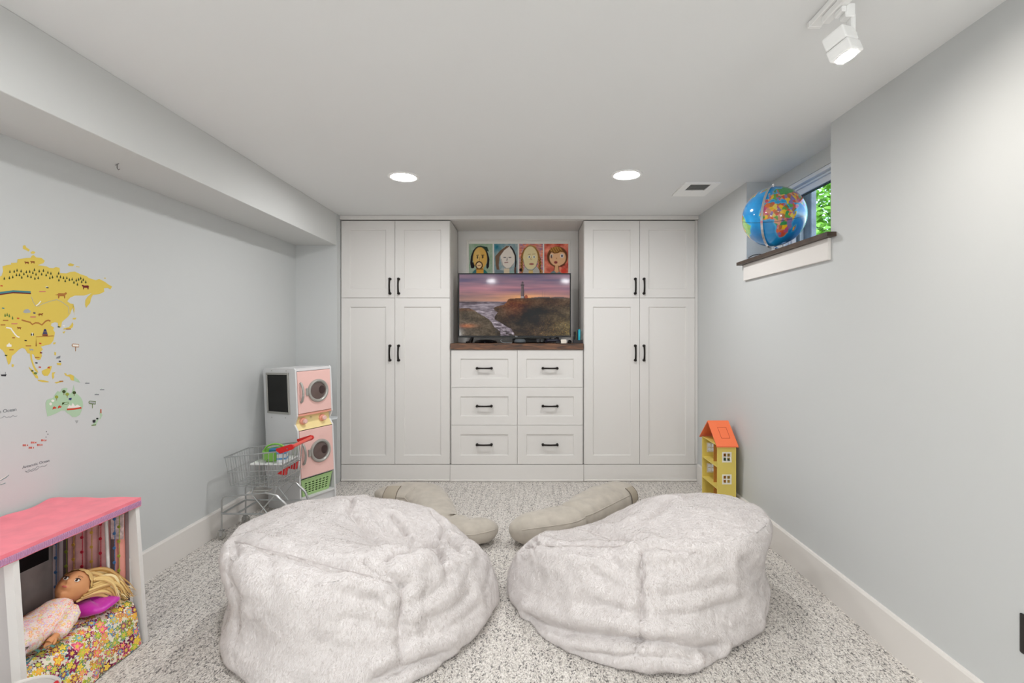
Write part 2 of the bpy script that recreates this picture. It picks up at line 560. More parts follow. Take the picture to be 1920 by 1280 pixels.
# ------------------------------------------------------------------ built-in cabinets
def door_meshes(w, h, stile, rail=None):
    """shaker door: frame ring with eased edges and a sunk panel; local origin at the centre of its face, +Y into the cabinet"""
    rail = rail or stile
    b = MB()
    def rect(ix, iz, y):
        return [(-w / 2 + ix, y, -h / 2 + iz), (w / 2 - ix, y, -h / 2 + iz), (w / 2 - ix, y, h / 2 - iz), (-w / 2 + ix, y, h / 2 - iz)]
    R = [rect(0, 0, 0.02), rect(0, 0, 0.0015), rect(0.0015, 0.0015, 0), rect(stile, rail, 0), rect(stile + 0.004, rail + 0.004, 0.004), rect(stile + 0.005, rail + 0.005, 0.012)]
    vs = [v for r in R for v in r]
    fs = []
    for k in range(len(R) - 1):
        for i in range(4):
            j = (i + 1) % 4
            fs.append((k * 4 + i, k * 4 + j, k * 4 + 4 + j, k * 4 + 4 + i))
    for i in range(4):
        j = (i + 1) % 4
        fs.append((i, j, 20 + j, 20 + i))
    b.faces(vs, fs)
    fr = b.mesh('door_frame', m_cab)
    p_ = MB().box((-w / 2 + stile + 0.003, 0.009, -h / 2 + rail + 0.003), (w / 2 - stile - 0.003, 0.016, h / 2 - rail - 0.003)).mesh('door_panel', m_cab)
    return fr, p_

def handle_mesh(L=0.122):
    """bow pull with rounded ends, along Z, standing off towards -Y"""
    b = MB()
    pts, rr = [], []
    n = 11
    for i in range(n):
        t = i / (n - 1) * 2 - 1
        pts.append((0, -0.020 - 0.011 * (1 - t * t), t * L / 2))
        rr.append(0.0070 + 0.0012 * t * t)
    b.tube(pts, rr, 10)
    for s in (-1, 1):
        b.sphere((0, -0.0205, s * L / 2), 0.0112, 12)
        b.lathe([(0.0, 0.0), (0.0115, 0.0), (0.0115, 0.003), (0.0078, 0.006), (0.0075, 0.02), (0, 0.02)], 12,
                Matrix.Translation((0, 0, s * L / 2)) @ Matrix.Rotation(PI / 2, 4, 'X'))
    return b.mesh('bow_handle', m_bronze)
HM = handle_mesh()

def zpx(y): return CAMH + (CY - y) / (FPX / YF)
def xpx(x): return (x - CX) / (FPX / YF)

def add_door(parent, x0, x1, z0, z1, hx=None, hz=None, stile=0.075, name='door', g=0.0012, horiz=False):
    w, h = x1 - x0 - 2 * g, z1 - z0 - 2 * g
    key = (round(w, 3), round(h, 3), stile)
    if key not in DM: DM[key] = door_meshes(w, h, stile)
    fr, pn = DM[key]
    ox = root_of(parent).location
    d = link(name, fr, parent, (Vector(((x0 + x1) / 2, YF, (z0 + z1) / 2)) - ox)[:])
    link('panel', pn, d)
    c = Vector((hx - (x0 + x1) / 2, 0.0, hz - (z0 + z1) / 2))
    hd = link('handle', HM, d, c[:], (0, PI / 2, 0) if horiz else None)
    return d
DM = {}
ZU0, ZU1, ZL0, ZL1, ZP = zpx(558.2), zpx(413.5), zpx(870.2), zpx(558.2), zpx(870.2)
def tall_cabinet(x0, x1, doors, label, xf0, xf1):
    t = thing('tall_cabinet', label, 'cabinet', ((x0 + x1) / 2, YF + 0.3, 0), group='tall built-in cabinets')
    b = MB()
    b.box((x0, YF + 0.022, ZP), (x0 + 0.018, YB - 0.002, ZU1 + 0.004)); b.box((x1 - 0.018, YF + 0.022, ZP), (x1, YB - 0.002, ZU1 + 0.004))
    b.box((x0 + 0.018, YF + 0.03, ZP), (x1 - 0.018, YB - 0.002, ZP + 0.018)); b.box((x0 + 0.018, YF + 0.03, ZU1 - 0.014), (x1 - 0.018, YB - 0.002, ZU1 + 0.004))
    b.box((x0 + 0.018, YF + 0.03, ZU0 - 0.009), (x1 - 0.018, YB - 0.002, ZU0 + 0.009))
    b.box((x0 + 0.018, YB - 0.012, ZP), (x1 - 0.018, YB - 0.002, ZU1))
    b.build('carcass', m_cab, t, world=True)
    if xf1 - xf0 > 0.005:
        MB().box((xf0, YF + 0.006, ZP), (xf1, YF + 0.03, ZU1 + 0.004), 0.001).build('filler_strip', m_cab, t, world=True)
    (a0, a1), (b0, b1) = doors
    hzU, hzL = zpx(536.5), zpx(661.5)
    add_door(t, a0, a1, ZU0, ZU1, a1 - 0.04, hzU); add_door(t, b0, b1, ZU0, ZU1, b0 + 0.034, hzU)
    add_door(t, a0, a1, ZL0, ZL1, a1 - 0.04, hzL); add_door(t, b0, b1, ZL0, ZL1, b0 + 0.034, hzL)
    MB().box((x0, YF + 0.002, 0.002), (xf1 if xf1 > x1 else x1, YF + 0.02, ZP - 0.003), 0.001).build('plinth', m_cab, t, world=True)
    MB().box((x0, YF - 0.009, 0.002), (xf1 if xf1 > x1 else x1, YF + 0.002, 0.02), 0.004, 2).build('shoe_moulding', m_trim, t, world=True)
    return t
tall_cabinet(-1.607, -0.677, ((-1.607, -1.1475), (-1.1475, -0.679)), 'tall white shaker cabinet left of the television, four doors', -1.61, -1.609)
tall_cabinet(0.461, 1.411, ((0.463, 0.9385), (0.9385, 1.410)), 'tall white shaker cabinet right of the television, four doors', 1.411, 1.4345)

# drawers, niche and worktop
NX0, NX1, NYB = -0.675, 0.459, 4.56
t = thing('drawer_cabinet', 'white six drawer base cabinet with open niche above, between the tall cabinets', 'cabinet', (-0.108, YF + 0.3, 0))
ZD1 = zpx(655.6)
b = MB()
b.box((NX0 + 0.001, YF + 0.022, ZP), (NX0 + 0.017, NYB, ZD1)); b.box((NX1 - 0.017, YF + 0.022, ZP), (NX1 - 0.001, NYB, ZD1))
b.box((NX0 + 0.017, YF + 0.022, ZP), (NX1 - 0.017, NYB, ZP + 0.016)); b.box((NX0 + 0.017, YF + 0.03, ZD1 - 0.014), (NX1 - 0.017, NYB, ZD1))
b.build('carcass', m_cab, t, world=True)
MB().box((NX0 + 0.001, NYB, ZP), (NX1 - 0.001, NYB + 0.016, ZU1 + 0.004)).build('niche_back_panel', m_cab, t, world=True)
MB().box((NX0 + 0.001, YF + 0.0205, ZU1 + 0.0045), (NX1 - 0.001, NYB + 0.016, ZU1 + 0.018)).build('niche_top_panel', m_cab, t, world=True)
xa, xb, xc = NX0 + 0.008, xpx(970), NX1 - 0.006
rows = [(zpx(726), ZD1), (zpx(797), zpx(726)), (ZP, zpx(797))]
for z0, z1 in rows:
    for x0, x1 in ((xa, xb), (xb, xc)):
        add_door(t, x0, x1, z0, z1, (x0 + x1) / 2, (z0 + z1) / 2 + 0.003, name='drawer', horiz=True)
MB().box((NX0, YF - 0.006, 0.002), (NX1, YF + 0.02, ZP - 0.003), 0.001).build('plinth', m_cab, t, world=True)
MB().box((NX0, YF - 0.017, 0.002), (NX1, YF - 0.006, 0.02), 0.004, 2).build('shoe_moulding', m_trim, t, world=True)

m_wood = bpy.data.materials.new('worktop_wood'); m_wood.use_nodes = True
def wood_nodes(m):
    nt = m.node_tree; N = nt.nodes; L = nt.links; b_ = N['Principled BSDF']; b_.inputs['Roughness'].default_value = 0.45
    tc = N.new('ShaderNodeTexCoord'); mp = N.new('ShaderNodeMapping'); mp.inputs['Scale'].default_value = (5, 30, 42)
    L.new(tc.outputs['Object'], mp.inputs['Vector'])
    n = N.new('ShaderNodeTexNoise'); n.inputs['Scale'].default_value = 1.4; n.inputs['Detail'].default_value = 6; n.inputs['Distortion'].default_value = 1.2
    L.new(mp.outputs['Vector'], n.inputs['Vector'])
    r = N.new('ShaderNodeValToRGB'); e = r.color_ramp.elements
    e[0].position = 0.3; e[0].color = lin((52, 38, 31)); e[1].position = 0.72; e[1].color = lin((134, 90, 60))
    L.new(n.outputs['Fac'], r.inputs['Fac']); L.new(r.outputs['Color'], b_.inputs['Base Color'])
wood_nodes(m_wood)
ZT = zpx(643.7)
o = MB().box((NX0 + 0.0015, YF - 0.012, ZD1 + 0.001), (NX1 - 0.0015, NYB - 0.001, ZT), 0.002).build('worktop', m_wood)
tag(o, 'dark brown wooden worktop across the drawers under the television', 'worktop')

o = struct(MB().box((-1.611, YF - 0.022, ZU1 + 0.006), (XR - 0.001, YF + 0.02, ZC - 0.001), 0.002), 'trim_1', m_cab)
tag(o, 'white crown rail along the top of the built-in cabinets')

# ------------------------------------------------------------------ television
m_black = mat('black_plastic', (22, 22, 23), 0.4)
m_blackg = mat('black_gloss', (16, 16, 18), 0.2)
m_screen = mat('tv_screen', (10, 10, 12), rough=0.07, spec=0.5, attr='Col', attr_emit=0.40)
TY = 4.25
def tv_picture():
    c = Canvas(320, 180, (120, 100, 120), 1.77)
    u, v = c.u, c.v
    st = c.noise(2.2, 16, 1, 4)
    t = np.clip(v / 0.42, 0, 1)[..., None]
    top = np.array((112, 94, 122.)); mid = np.array((176, 112, 128.)); low = np.array((205, 140, 105.))
    sky = np.where(t < 0.6, top + (mid - top) * t / 0.6, mid + (low - mid) * (t - 0.6) / 0.4)
    left = np.clip(1 - u / 0.42, 0, 1)[..., None] * np.clip((v - 0.2) / 0.25, 0, 1)[..., None]
    sky = sky * (1 - 0.55 * left) + np.array((104, 94, 106.)) * 0.55 * left
    sky += np.clip(st, -1, 1)[..., None] * np.array((62, 30, 22.))
    sky += np.clip(-st, 0, 1)[..., None] * np.array((-10, 0, 22.))
    glow = np.exp(-((u - 0.60) / 0.2) ** 2 - ((v - 0.37) / 0.06) ** 2)[..., None]
    sky += glow * np.array((60, 40, -25.))
    c.a = sky
    g_ = c.a.mean(axis=2, keepdims=True)
    c.a = (c.a * 0.72 + g_ * np.array((1.06, 0.96, 1.0)) * 0.28) * 0.92
    # sea
    n = c.noise(14, 46, 3, 4); n2 = c.noise(26, 36, 9, 4)
    sea = np.zeros_like(c.a); sea[:] = (128, 116, 124)
    sea += n[..., None] * 75
    sea += np.clip((v - 0.5) / 0.3, 0, 1)[..., None] * np.clip(n2, -0.25, 1)[..., None] * 120
    sea -= np.exp(-((v - 0.455) / 0.03) ** 2)[..., None] * 34
    m_ = (v > 0.445)[..., None]
    c.a = np.where(m_, sea, c.a)
    X = lambda q: (q - 110) / 1062.0
    Y = lambda q: (q - 480) / 595.0
    def pl(pts): return [(X(a), Y(b_)) for a, b_ in pts]
    land = c.noise(9, 9, 4, 5); fine = c.noise(60, 50, 6, 3); fine2 = c.noise(110, 80, 8, 2)
    # cliff
    cl = c.poly_mask(pl([(436, 806), (470, 790), (540, 775), (562, 752), (580, 722), (600, 715), (660, 712), (800, 706), (960, 698), (985, 708), (1030, 698), (1100, 700), (1172, 712), (1200, 1100), (620, 1100), (640, 1060), (610, 1010), (560, 985), (500, 945), (446, 915), (452, 885), (480, 850), (450, 830)]))
    base = np.zeros_like(c.a)
    base[:] = (72, 58, 44)
    d = (u - 0.45) * 0.9 + (v - 0.4)
    base += np.clip(1 - np.abs(v - 0.46) / 0.1, 0, 1)[..., None] * np.array((38, 20, 8.)) * np.clip(1.3 - u, 0, 1)[..., None]
    base += np.exp(-((u - 0.50) / 0.12) ** 2 - ((v - 0.55) / 0.14) ** 2)[..., None] * np.array((30, 8, 0.))
    base -= np.exp(-((u - 0.62 - (0.75 - v) * 0.3) / 0.14) ** 2 - ((v - 0.68) / 0.2) ** 2)[..., None] * np.array((42, 34, 26.))
    base += np.clip((u - 0.72) / 0.28, 0, 1)[..., None] * np.clip((v - 0.45) / 0.4, 0, 1)[..., None] * np.array((24, 26, 8.))
    base += land[..., None] * 40 + fine[..., None] * 30
    sp = np.clip(fine2 - 0.22, 0, 1) * np.clip((v - 0.62) / 0.3, 0, 1) * np.clip((u - 0.55) / 0.2, 0, 1)
    base += sp[..., None] * np.array((330, 250, 60.))
    c.blend(cl, np.clip((base - 60) * 1.25 + 60 - 20, 10, 255))
    # near-left slope
    hl = c.poly_mask(pl([(100, 812), (150, 806), (205, 808), (260, 832), (300, 862), (350, 888), (388, 912), (425, 950), (445, 990), (470, 1008), (500, 1030), (510, 1100), (100, 1100)]))
    hill = np.zeros_like(c.a); hill[:] = (84, 72, 56)
    hill += land[..., None] * 44 + fine[..., None] * 32
    hill += np.exp(-((u - 0.06) / 0.09) ** 2 - ((v - 0.84) / 0.035) ** 2)[..., None] * np.array((70, 22, 2.))
    hill += np.exp(-((v - 0.57) / 0.03) ** 2)[..., None] * np.array((22, 6, 0.))
    hill -= np.clip((u - 0.2) / 0.2, 0, 1)[..., None] * 18
    c.blend(hl, np.clip((hill - 60) * 1.2 + 60 - 15, 12, 255))
    # rocks at the water's edge
    c.blend(np.clip((c.noise(22, 30, 12, 3) - 0.12) * 6, 0, 1) * c.poly_mask(pl([(430, 990), (520, 1000), (640, 1075), (480, 1085)])), (52, 44, 40))
    # lighthouse
    c.poly(pl([(699, 712), (737, 712), (730, 588), (706, 588)]), (104, 88, 88))
    c.poly(pl([(720, 712), (737, 712), (730, 588), (719, 588)]), (78, 66, 70))
    c.poly(pl([(701, 590), (735, 590), (735, 579), (701, 579)]), (60, 48, 52))
    c.poly(pl([(707, 579), (728, 579), (727, 560), (708, 560)]), (92, 78, 84))
    c.poly(pl([(706, 561), (730, 561), (718, 545)]), (54, 44, 50))
    c.poly(pl([(737, 712), (770, 712), (768, 690), (755, 676), (740, 686)]), (150, 74, 48))
    c.poly(pl([(702, 712), (728, 712), (728, 690), (702, 690)]), (150, 140, 138))
    for q in (910, 932): c.line([(X(q), Y(698)), (X(q), Y(640))], 0.0022, (110, 84, 92), 0.6)
    c.poly(pl([(800, 712), (985, 706), (975, 697), (840, 700)]), (92, 80, 78))
    c.poly(pl([(1000, 712), (1140, 712), (1110, 698), (1010, 700)]), (88, 76, 74))
    c.a = np.clip(c.a, 4, 240)
    return c
x0, x1, z0, z1 = (859 - CX) / FPX * TY, (1070.5 - CX) / FPX * TY, CAMH + (CY - 632.5) / FPX * TY, CAMH + (CY - 512) / FPX * TY
tv = thing('television', 'black flat screen television showing a lighthouse on a cliff at sunset', 'television', ((x0 + x1) / 2, TY + 0.02, ZT))
b = MB()
ring_w = 0.010
b.box((x0, TY, z0), (x1, TY + 0.03, z0 + 0.016), 0.002); b.box((x0, TY, z1 - ring_w), (x1, TY + 0.03, z1), 0.002)
b.box((x0, TY, z0 + 0.016), (x0 + ring_w, TY + 0.03, z1 - ring_w), 0.002); b.box((x1 - ring_w, TY, z0 + 0.016), (x1, TY + 0.03, z1 - ring_w), 0.002)
b.build('bezel', m_black, tv, world=True)
b = MB(); b.box((x0 + 0.008, TY + 0.012, z0 + 0.008), (x1 - 0.008, TY + 0.035, z1 - 0.008), 0.004); b.box((x0 + 0.12, TY + 0.035, z0 + 0.03), (x1 - 0.12, TY + 0.07, z0 + 0.36), 0.012)
b.build('back_housing', m_black, tv, world=True)
picture('screen', tv_picture(), ((x0 + ring_w, TY + 0.005, z1 - ring_w), (x1 - ring_w, TY + 0.005, z1 - ring_w), (x0 + ring_w, TY + 0.005, z0 + 0.016)), m_screen, tv)
text_mesh('TCL', 0.014, mat('logo_white', (225, 225, 228), 0.4), Matrix.Translation(((968 - CX) / FPX * TY, TY - 0.0008, z0 + 0.0085)) @ Matrix.Rotation(PI / 2, 4, 'X'), 'logo', tv)
for s, xq in ((-1, (886 - CX) / FPX * TY), (1, (1044 - CX) / FPX * TY)):
    b = MB()
    b.tube([(xq, TY + 0.02, z0 + 0.01), (xq + s * 0.022, TY - 0.03, ZT + 0.015), (xq + s * 0.045, TY - 0.075, ZT + 0.0085)], [0.011, 0.009, 0.007], 8)
    b.tube([(xq, TY + 0.02, z0 + 0.01), (xq + s * 0.012, TY + 0.07, ZT + 0.02), (xq + s * 0.02, TY + 0.11, ZT + 0.0085)], [0.011, 0.009, 0.007], 8)
    b.build('foot', m_black, tv, world=True)

# ------------------------------------------------------------------ things on the worktop
def on_top(px, Y=4.18): return ((px - CX) / FPX * Y, Y, ZT + 0.0005)
t = thing('smart_speaker', 'grey fabric puck speaker on the worktop under the television', 'speaker', on_top(975, 4.175))
MB().lathe([(0, 0), (0.04, 0), (0.049, 0.006), (0.05, 0.016), (0.046, 0.028), (0.034, 0.036), (0, 0.039)], 28).build('body', mat('speaker_fabric', (86, 92, 96), 0.9, bump=(900, 0.5, 0.002)), t)
MB().lathe([(0.0405, -0.0003), (0.0505, 0.005), (0.0512, 0.008), (0.049, 0.009)], 28).build('base_ring', m_black, t)
t = thing('media_player', 'flat black media player with a low domed top under the television', 'media player', on_top(911, 4.36))
MB().lathe([(0, 0), (0.1, 0), (0.104, 0.006), (0.09, 0.02), (0.05, 0.029), (0, 0.031)], 32).build('case', m_blackg, t)
MB().box((-0.004, -0.1045, 0.006), (0.004, -0.09, 0.009), 0.0005).build('indicator', mat('indicator_grey', (120, 124, 128), 0.3), t)
t = thing('game_console', 'black box shaped console beneath the middle of the television', 'console', on_top(992, 4.45))
MB().box((-0.15, -0.06, 0), (0.16, 0.06, 0.04), 0.006, 2).build('case', m_black, t)
MB().box((-0.14, -0.0615, 0.014), (0.1, -0.059, 0.02), 0.0005).build('front_slot', m_blackg, t)
t = thing('cable', 'thin pale cable looping beside the puck speaker', 'cable', on_top(950, 4.18))
MB().tube([(0.0, 0.16, 0.004), (-0.03, 0.13, 0.02), (-0.052, 0.1, 0.034), (-0.055, 0.04, 0.02), (-0.03, 0.0, 0.0035), (0.02, -0.01, 0.003), (0.045, 0.0, 0.003)], 0.0022, 6).build('cord', mat('cable_grey', (168, 170, 170), 0.5), t)
t = thing('headset', 'black headset ear pads lying right of the puck speaker', 'headset', on_top(1009, 4.17))
b = MB(); b.lathe([(0, 0), (0.018, 0.0), (0.022, 0.006), (0.022, 0.018), (0.015, 0.024), (0, 0.02)], 20, Matrix.Translation((0, 0, 0.0225)) @ Matrix.Rotation(1.4, 4, 'X') @ Matrix.Translation((0, 0, -0.012)))
b.build('ear_pad', m_black, t)
b = MB(); b.lathe([(0, 0), (0.018, 0.0), (0.022, 0.006), (0.022, 0.018), (0.015, 0.024), (0, 0.02)], 20, Matrix.Translation((0.035, 0.06, 0.0225)) @ Matrix.Rotation(1.4, 4, 'X') @ Matrix.Translation((0, 0, -0.012)))
b.build('ear_pad', m_black, t)
MB().tube([(0, 0.01, 0.03), (-0.01, 0.06, 0.02), (0.005, 0.1, 0.012), (0.025, 0.1, 0.014), (0.035, 0.06, 0.03)], 0.004, 8).build('headband', m_black, t)
t = thing('game_controller', 'dark blue black game controller lying under the right half of the television', 'controller', on_top(1036, 4.205))
b = MB(); b.box((-0.05, -0.025, 0.012), (0.05, 0.025, 0.034), 0.009, 3)
b.tube([(-0.04, 0, 0.024), (-0.058, -0.03, 0.014)], [0.017, 0.012], 10); b.tube([(0.04, 0, 0.024), (0.058, -0.03, 0.014)], [0.017, 0.012], 10)
b.build('body', mat('controller_navy', (28, 30, 44), 0.4), t)
for s in (-1, 1): MB().lathe([(0, 0.047), (0.008, 0.046), (0.007, 0.041), (0.004, 0.039), (0.004, 0.03)], 14, Matrix.Translation((s * 0.022, -0.008, 0))).build('thumb_stick', m_blackg, t)
t = thing('remote_control', 'slim black remote control lying left of the white card', 'remote control', on_top(1046, 4.125))
MB().box((-0.02, -0.012, 0), (0.02, 0.032, 0.014), 0.004, 2).build('body', m_black, t)
for k in range(3):
    for q in (-0.01, 0, 0.01): MB().box((q - 0.003, -0.008 + k * 0.013, 0.0135), (q + 0.003, -0.002 + k * 0.013, 0.0155), 0.0005).build('button', mat('button_grey', (92, 92, 96), 0.6), t)
t = thing('note_card', 'small white card propped up by the right foot of the television', 'card', on_top(1057, 4.16))
MB().box((-0.024, -0.0008, 0.0), (0.024, 0.0008, 0.036), 0, mx=Matrix.Rotation(-0.45, 4, 'X') @ Matrix.Shear('XY', 4, (0, 0))).build('card', mat('card_white', (226, 218, 204), 0.7), t)
t = thing('tape_roll', 'small black tape roll leaning beside the pen holder', 'tape', on_top(1068, 4.155))
MB().lathe([(0.010, -0.008), (0.017, -0.008), (0.017, 0.008), (0.010, 0.008), (0.010, -0.008)], 24, Matrix.Translation((0, 0, 0.0125)) @ Matrix.Rotation(0.5, 4, 'Z') @ Matrix.Rotation(0.9, 4, 'X')).build('ring', m_black, t)
t = thing('pen_holder', 'dark pen holder full of pens at the right end of the worktop', 'pen holder', on_top(1083, 4.20))
b = MB()
for (xa_, xb_, ya_, yb_) in ((-0.04, 0.04, -0.025, -0.022), (-0.04, 0.04, 0.022, 0.025), (-0.04, -0.037, -0.022, 0.022), (0.037, 0.04, -0.022, 0.022), (-0.004, 0.0, -0.022, 0.022)):
    b.box((xa_, ya_, 0), (xb_, yb_, 0.06 if xa_ < -0.038 and xb_ < 0 else 0.028))
b.box((-0.037, -0.022, 0), (0.037, 0.022, 0.003))
b.build('tray', mat('holder_charcoal', (46, 46, 50), 0.5), t)
def pen(label, dx, dy, h, r, col, cap, lean=(0, 0)):
    p0 = Vector(on_top(1083, 4.20)) + Vector((dx, dy, 0.0035))
    q = thing('pen', label, 'pen', p0, (lean[1], lean[0], 0), group='pens in the holder')
    MB().lathe([(0, 0), (r * 0.4, 0.001), (r, 0.014), (r, h * 0.78), (r * 0.9, h * 0.79)], 12).build('barrel', mat('pen_' + cap, col, 0.35), q)
    MB().lathe([(r * 1.05, h * 0.72), (r * 1.05, h * 0.95), (r * 0.5, h), (0, h)], 12).build('cap', mat('pen_' + cap, col, 0.35), q)
pen('bright teal marker standing in the dark pen holder', 0.012, -0.009, 0.118, 0.0095, (38, 178, 200), 'teal', (0.02, 0))
pen('black marker standing at the left of the pen holder', -0.026, -0.008, 0.098, 0.008, (20, 20, 22), 'black')
pen('navy pen behind the teal marker in the pen holder', 0.006, 0.011, 0.112, 0.006, (30, 50, 86), 'navy', (-0.03, 0))
pen('grey pen at the right end of the pen holder', 0.030, 0.0, 0.112, 0.0055, (128, 132, 128), 'grey')
pen('olive green pencil in the middle of the pen holder', -0.010, 0.004, 0.104, 0.0045, (88, 92, 58), 'olive', (0, -0.04))

# ------------------------------------------------------------------ framed children's portraits
m_print = mat('painted_paper', rough=0.75, spec=0.2, attr='Col')
PY = NYB - 0.022
def pfr(px, py): return ((px - CX) / FPX * PY, CAMH + (CY - py) / FPX * PY)
def man():
    c = Canvas(60, 78, (146, 166, 142), 0.77); n = c.noise(6, 7, 2, 3)
    c.a += n[..., None] * np.array((30, 18, 30.))
    hair = (26, 20, 26)
    c.line([(0.13, 0.76), (0.1, 0.62), (0.13, 0.42), (0.22, 0.24), (0.33, 0.14), (0.5, 0.1), (0.66, 0.16), (0.76, 0.32), (0.82, 0.5), (0.8, 0.74)], 0.035, hair)
    for k in range(16):
        q = k / 15.0; c.line([(0.36 + q * 0.4, 0.08 + 0.05 * abs(q - 0.3)), (0.42 + q * 0.4, 0.14 + 0.1 * q)], 0.012, (40, 58, 50))
    c.ell(0.17, 0.7, 0.07, 0.1, hair); c.ell(0.78, 0.72, 0.05, 0.09, hair)
    c.ell(0.47, 0.47, 0.30, 0.36, (206, 162, 82)); c.blend(c.ell_mask(0.36, 0.46, 0.14, 0.3, 0.6) * 0.5, (214, 184, 120))
    c.ell(0.36, 0.44, 0.03, 0.045, (70, 56, 44)); c.ell(0.58, 0.43, 0.035, 0.05, (70, 56, 44))
    c.line([(0.33, 0.38), (0.4, 0.37)], 0.012, (90, 66, 40)); c.line([(0.54, 0.37), (0.63, 0.37)], 0.012, (70, 50, 36))
    c.line([(0.46, 0.44), (0.45, 0.55)], 0.008, (170, 122, 60))
    c.ell(0.43, 0.70, 0.155, 0.13, (48, 22, 24)); c.ell(0.43, 0.70, 0.115, 0.095, (222, 190, 140)); c.line([(0.38, 0.71), (0.48, 0.70)], 0.012, (150, 84, 60))
    c.poly([(0.3, 0.8), (0.62, 0.8), (0.66, 1), (0.28, 1)], (204, 150, 62)); c.line([(0.33, 0.82), (0.58, 0.82)], 0.012, (70, 34, 30))
    c.poly([(0.1, 1), (0.2, 0.88), (0.32, 0.82), (0.3, 1)], (56, 104, 110)); c.poly([(0.62, 0.82), (0.72, 0.88), (0.84, 1), (0.62, 1)], (40, 108, 104))
    return c
def woman_dark():
    c = Canvas(60, 78, (138, 154, 156), 0.77); n = c.noise(7, 5, 5, 3)
    c.a += n[..., None] * np.array((60, 34, 24.)) - np.exp(-((c.u - 0.1) / 0.3) ** 2 - ((c.v - 0.12) / 0.16) ** 2)[..., None] * np.array((70, 30, 20.))
    c.ell(0.58, 0.44, 0.31, 0.37, (212, 202, 190))
    for k in range(11):
        q = k / 10.0
        c.line([(0.62 - q * 0.1, 0.09), (0.42 - q * 0.16, 0.2 + q * 0.04), (0.22 - q * 0.16, 0.42), (0.14 - q * 0.1 + 0.04, 0.7), (0.22 + q * 0.02 - 0.1 * q, 0.9)], 0.012, (84 + 26 * (k % 3), 62 + 22 * (k % 3), 56 + 20 * (k % 2)), 0.85)
    c.line([(0.7, 0.1), (0.8, 0.2), (0.9, 0.38), (0.92, 0.6), (0.9, 0.82), (0.9, 1)], 0.024, (36, 26, 26))
    c.line([(0.9, 0.8), (0.88, 1)], 0.035, (96, 66, 56), 0.8)
    for x_ in (0.44, 0.66): c.line([(x_ - 0.03, 0.45), (x_ + 0.05, 0.45)], 0.014, (66, 60, 62))
    c.line([(0.55, 0.46), (0.56, 0.54), (0.52, 0.54)], 0.01, (120, 104, 100)); c.line([(0.45, 0.62), (0.58, 0.61)], 0.015, (150, 112, 106))
    c.line([(0.3, 0.5), (0.36, 0.7), (0.5, 0.81), (0.68, 0.8), (0.82, 0.66)], 0.007, (128, 116, 112))
    c.poly([(0.42, 0.81), (0.66, 0.81), (0.66, 1), (0.42, 1)], (206, 188, 160)); c.poly([(0.02, 1), (0.06, 0.84), (0.4, 0.88), (0.42, 1)], (112, 128, 132)); c.poly([(0.66, 1), (0.66, 0.9), (0.84, 0.86), (0.86, 1)], (136, 160, 154))
    return c
def woman_curly():
    c = Canvas(60, 78, (190, 128, 122), 0.77); n = c.noise(5, 22, 8, 3); n2 = c.noise(10, 14, 3, 2)
    c.a += n[..., None] * np.array((70, 60, 20.)) + n2[..., None] * np.array((-50, 10, 60.))
    br = (112, 72, 34)
    c.line([(0.12, 0.9), (0.1, 0.66), (0.13, 0.42), (0.24, 0.2), (0.46, 0.08), (0.64, 0.12), (0.78, 0.28), (0.84, 0.5), (0.88, 0.64), (0.85, 0.78), (0.93, 0.92)], 0.042, (166, 120, 66))
    for k in range(42):
        q = k / 41.0
        a = PI * (1.12 - 1.24 * q); x_, y_ = 0.47 + 0.38 * math.cos(a), 0.52 - 0.44 * max(-0.2, math.sin(a)) + (0.3 * max(0, abs(q - 0.5) - 0.36) / 0.14)
        c.line([(x_ - 0.02, y_), (x_ + 0.02, y_ + 0.02)], 0.01, br)
    for k in range(10): c.line([(0.1 + 0.03 * (k % 2), 0.45 + k * 0.045), (0.13 - 0.03 * (k % 2), 0.49 + k * 0.045)], 0.014, br); c.line([(0.86 + 0.04 * (k % 2), 0.45 + k * 0.05), (0.9 - 0.04 * (k % 2), 0.5 + k * 0.05)], 0.014, br)
    c.ell(0.06, 0.85, 0.06, 0.05, (40, 22, 20))
    c.poly([(0.14, 1), (0.2, 0.8), (0.3, 0.7), (0.7, 0.72), (0.84, 0.84), (0.88, 1)], (176, 172, 164))
    c.ell(0.47, 0.46, 0.31, 0.38, (212, 196, 150))
    for x_ in (0.42, 0.62): c.ell(x_, 0.43, 0.06, 0.045, (232, 226, 206)); c.ell(x_ + 0.005, 0.43, 0.03, 0.034, (106, 102, 116))
    c.line([(0.38, 0.35), (0.48, 0.34)], 0.007, (150, 120, 84)); c.line([(0.56, 0.34), (0.68, 0.33)], 0.007, (150, 120, 84))
    c.line([(0.5, 0.44), (0.48, 0.51), (0.54, 0.52)], 0.008, (160, 136, 96)); c.ell(0.52, 0.66, 0.1, 0.03, (156, 92, 84), 0.3)
    c.line([(0.16, 0.5), (0.22, 0.72), (0.36, 0.85), (0.56, 0.86), (0.72, 0.74), (0.78, 0.56)], 0.008, (108, 112, 100))
    c.poly([(0.4, 0.86), (0.58, 0.86), (0.58, 1), (0.4, 1)], (206, 176, 112))
    return c
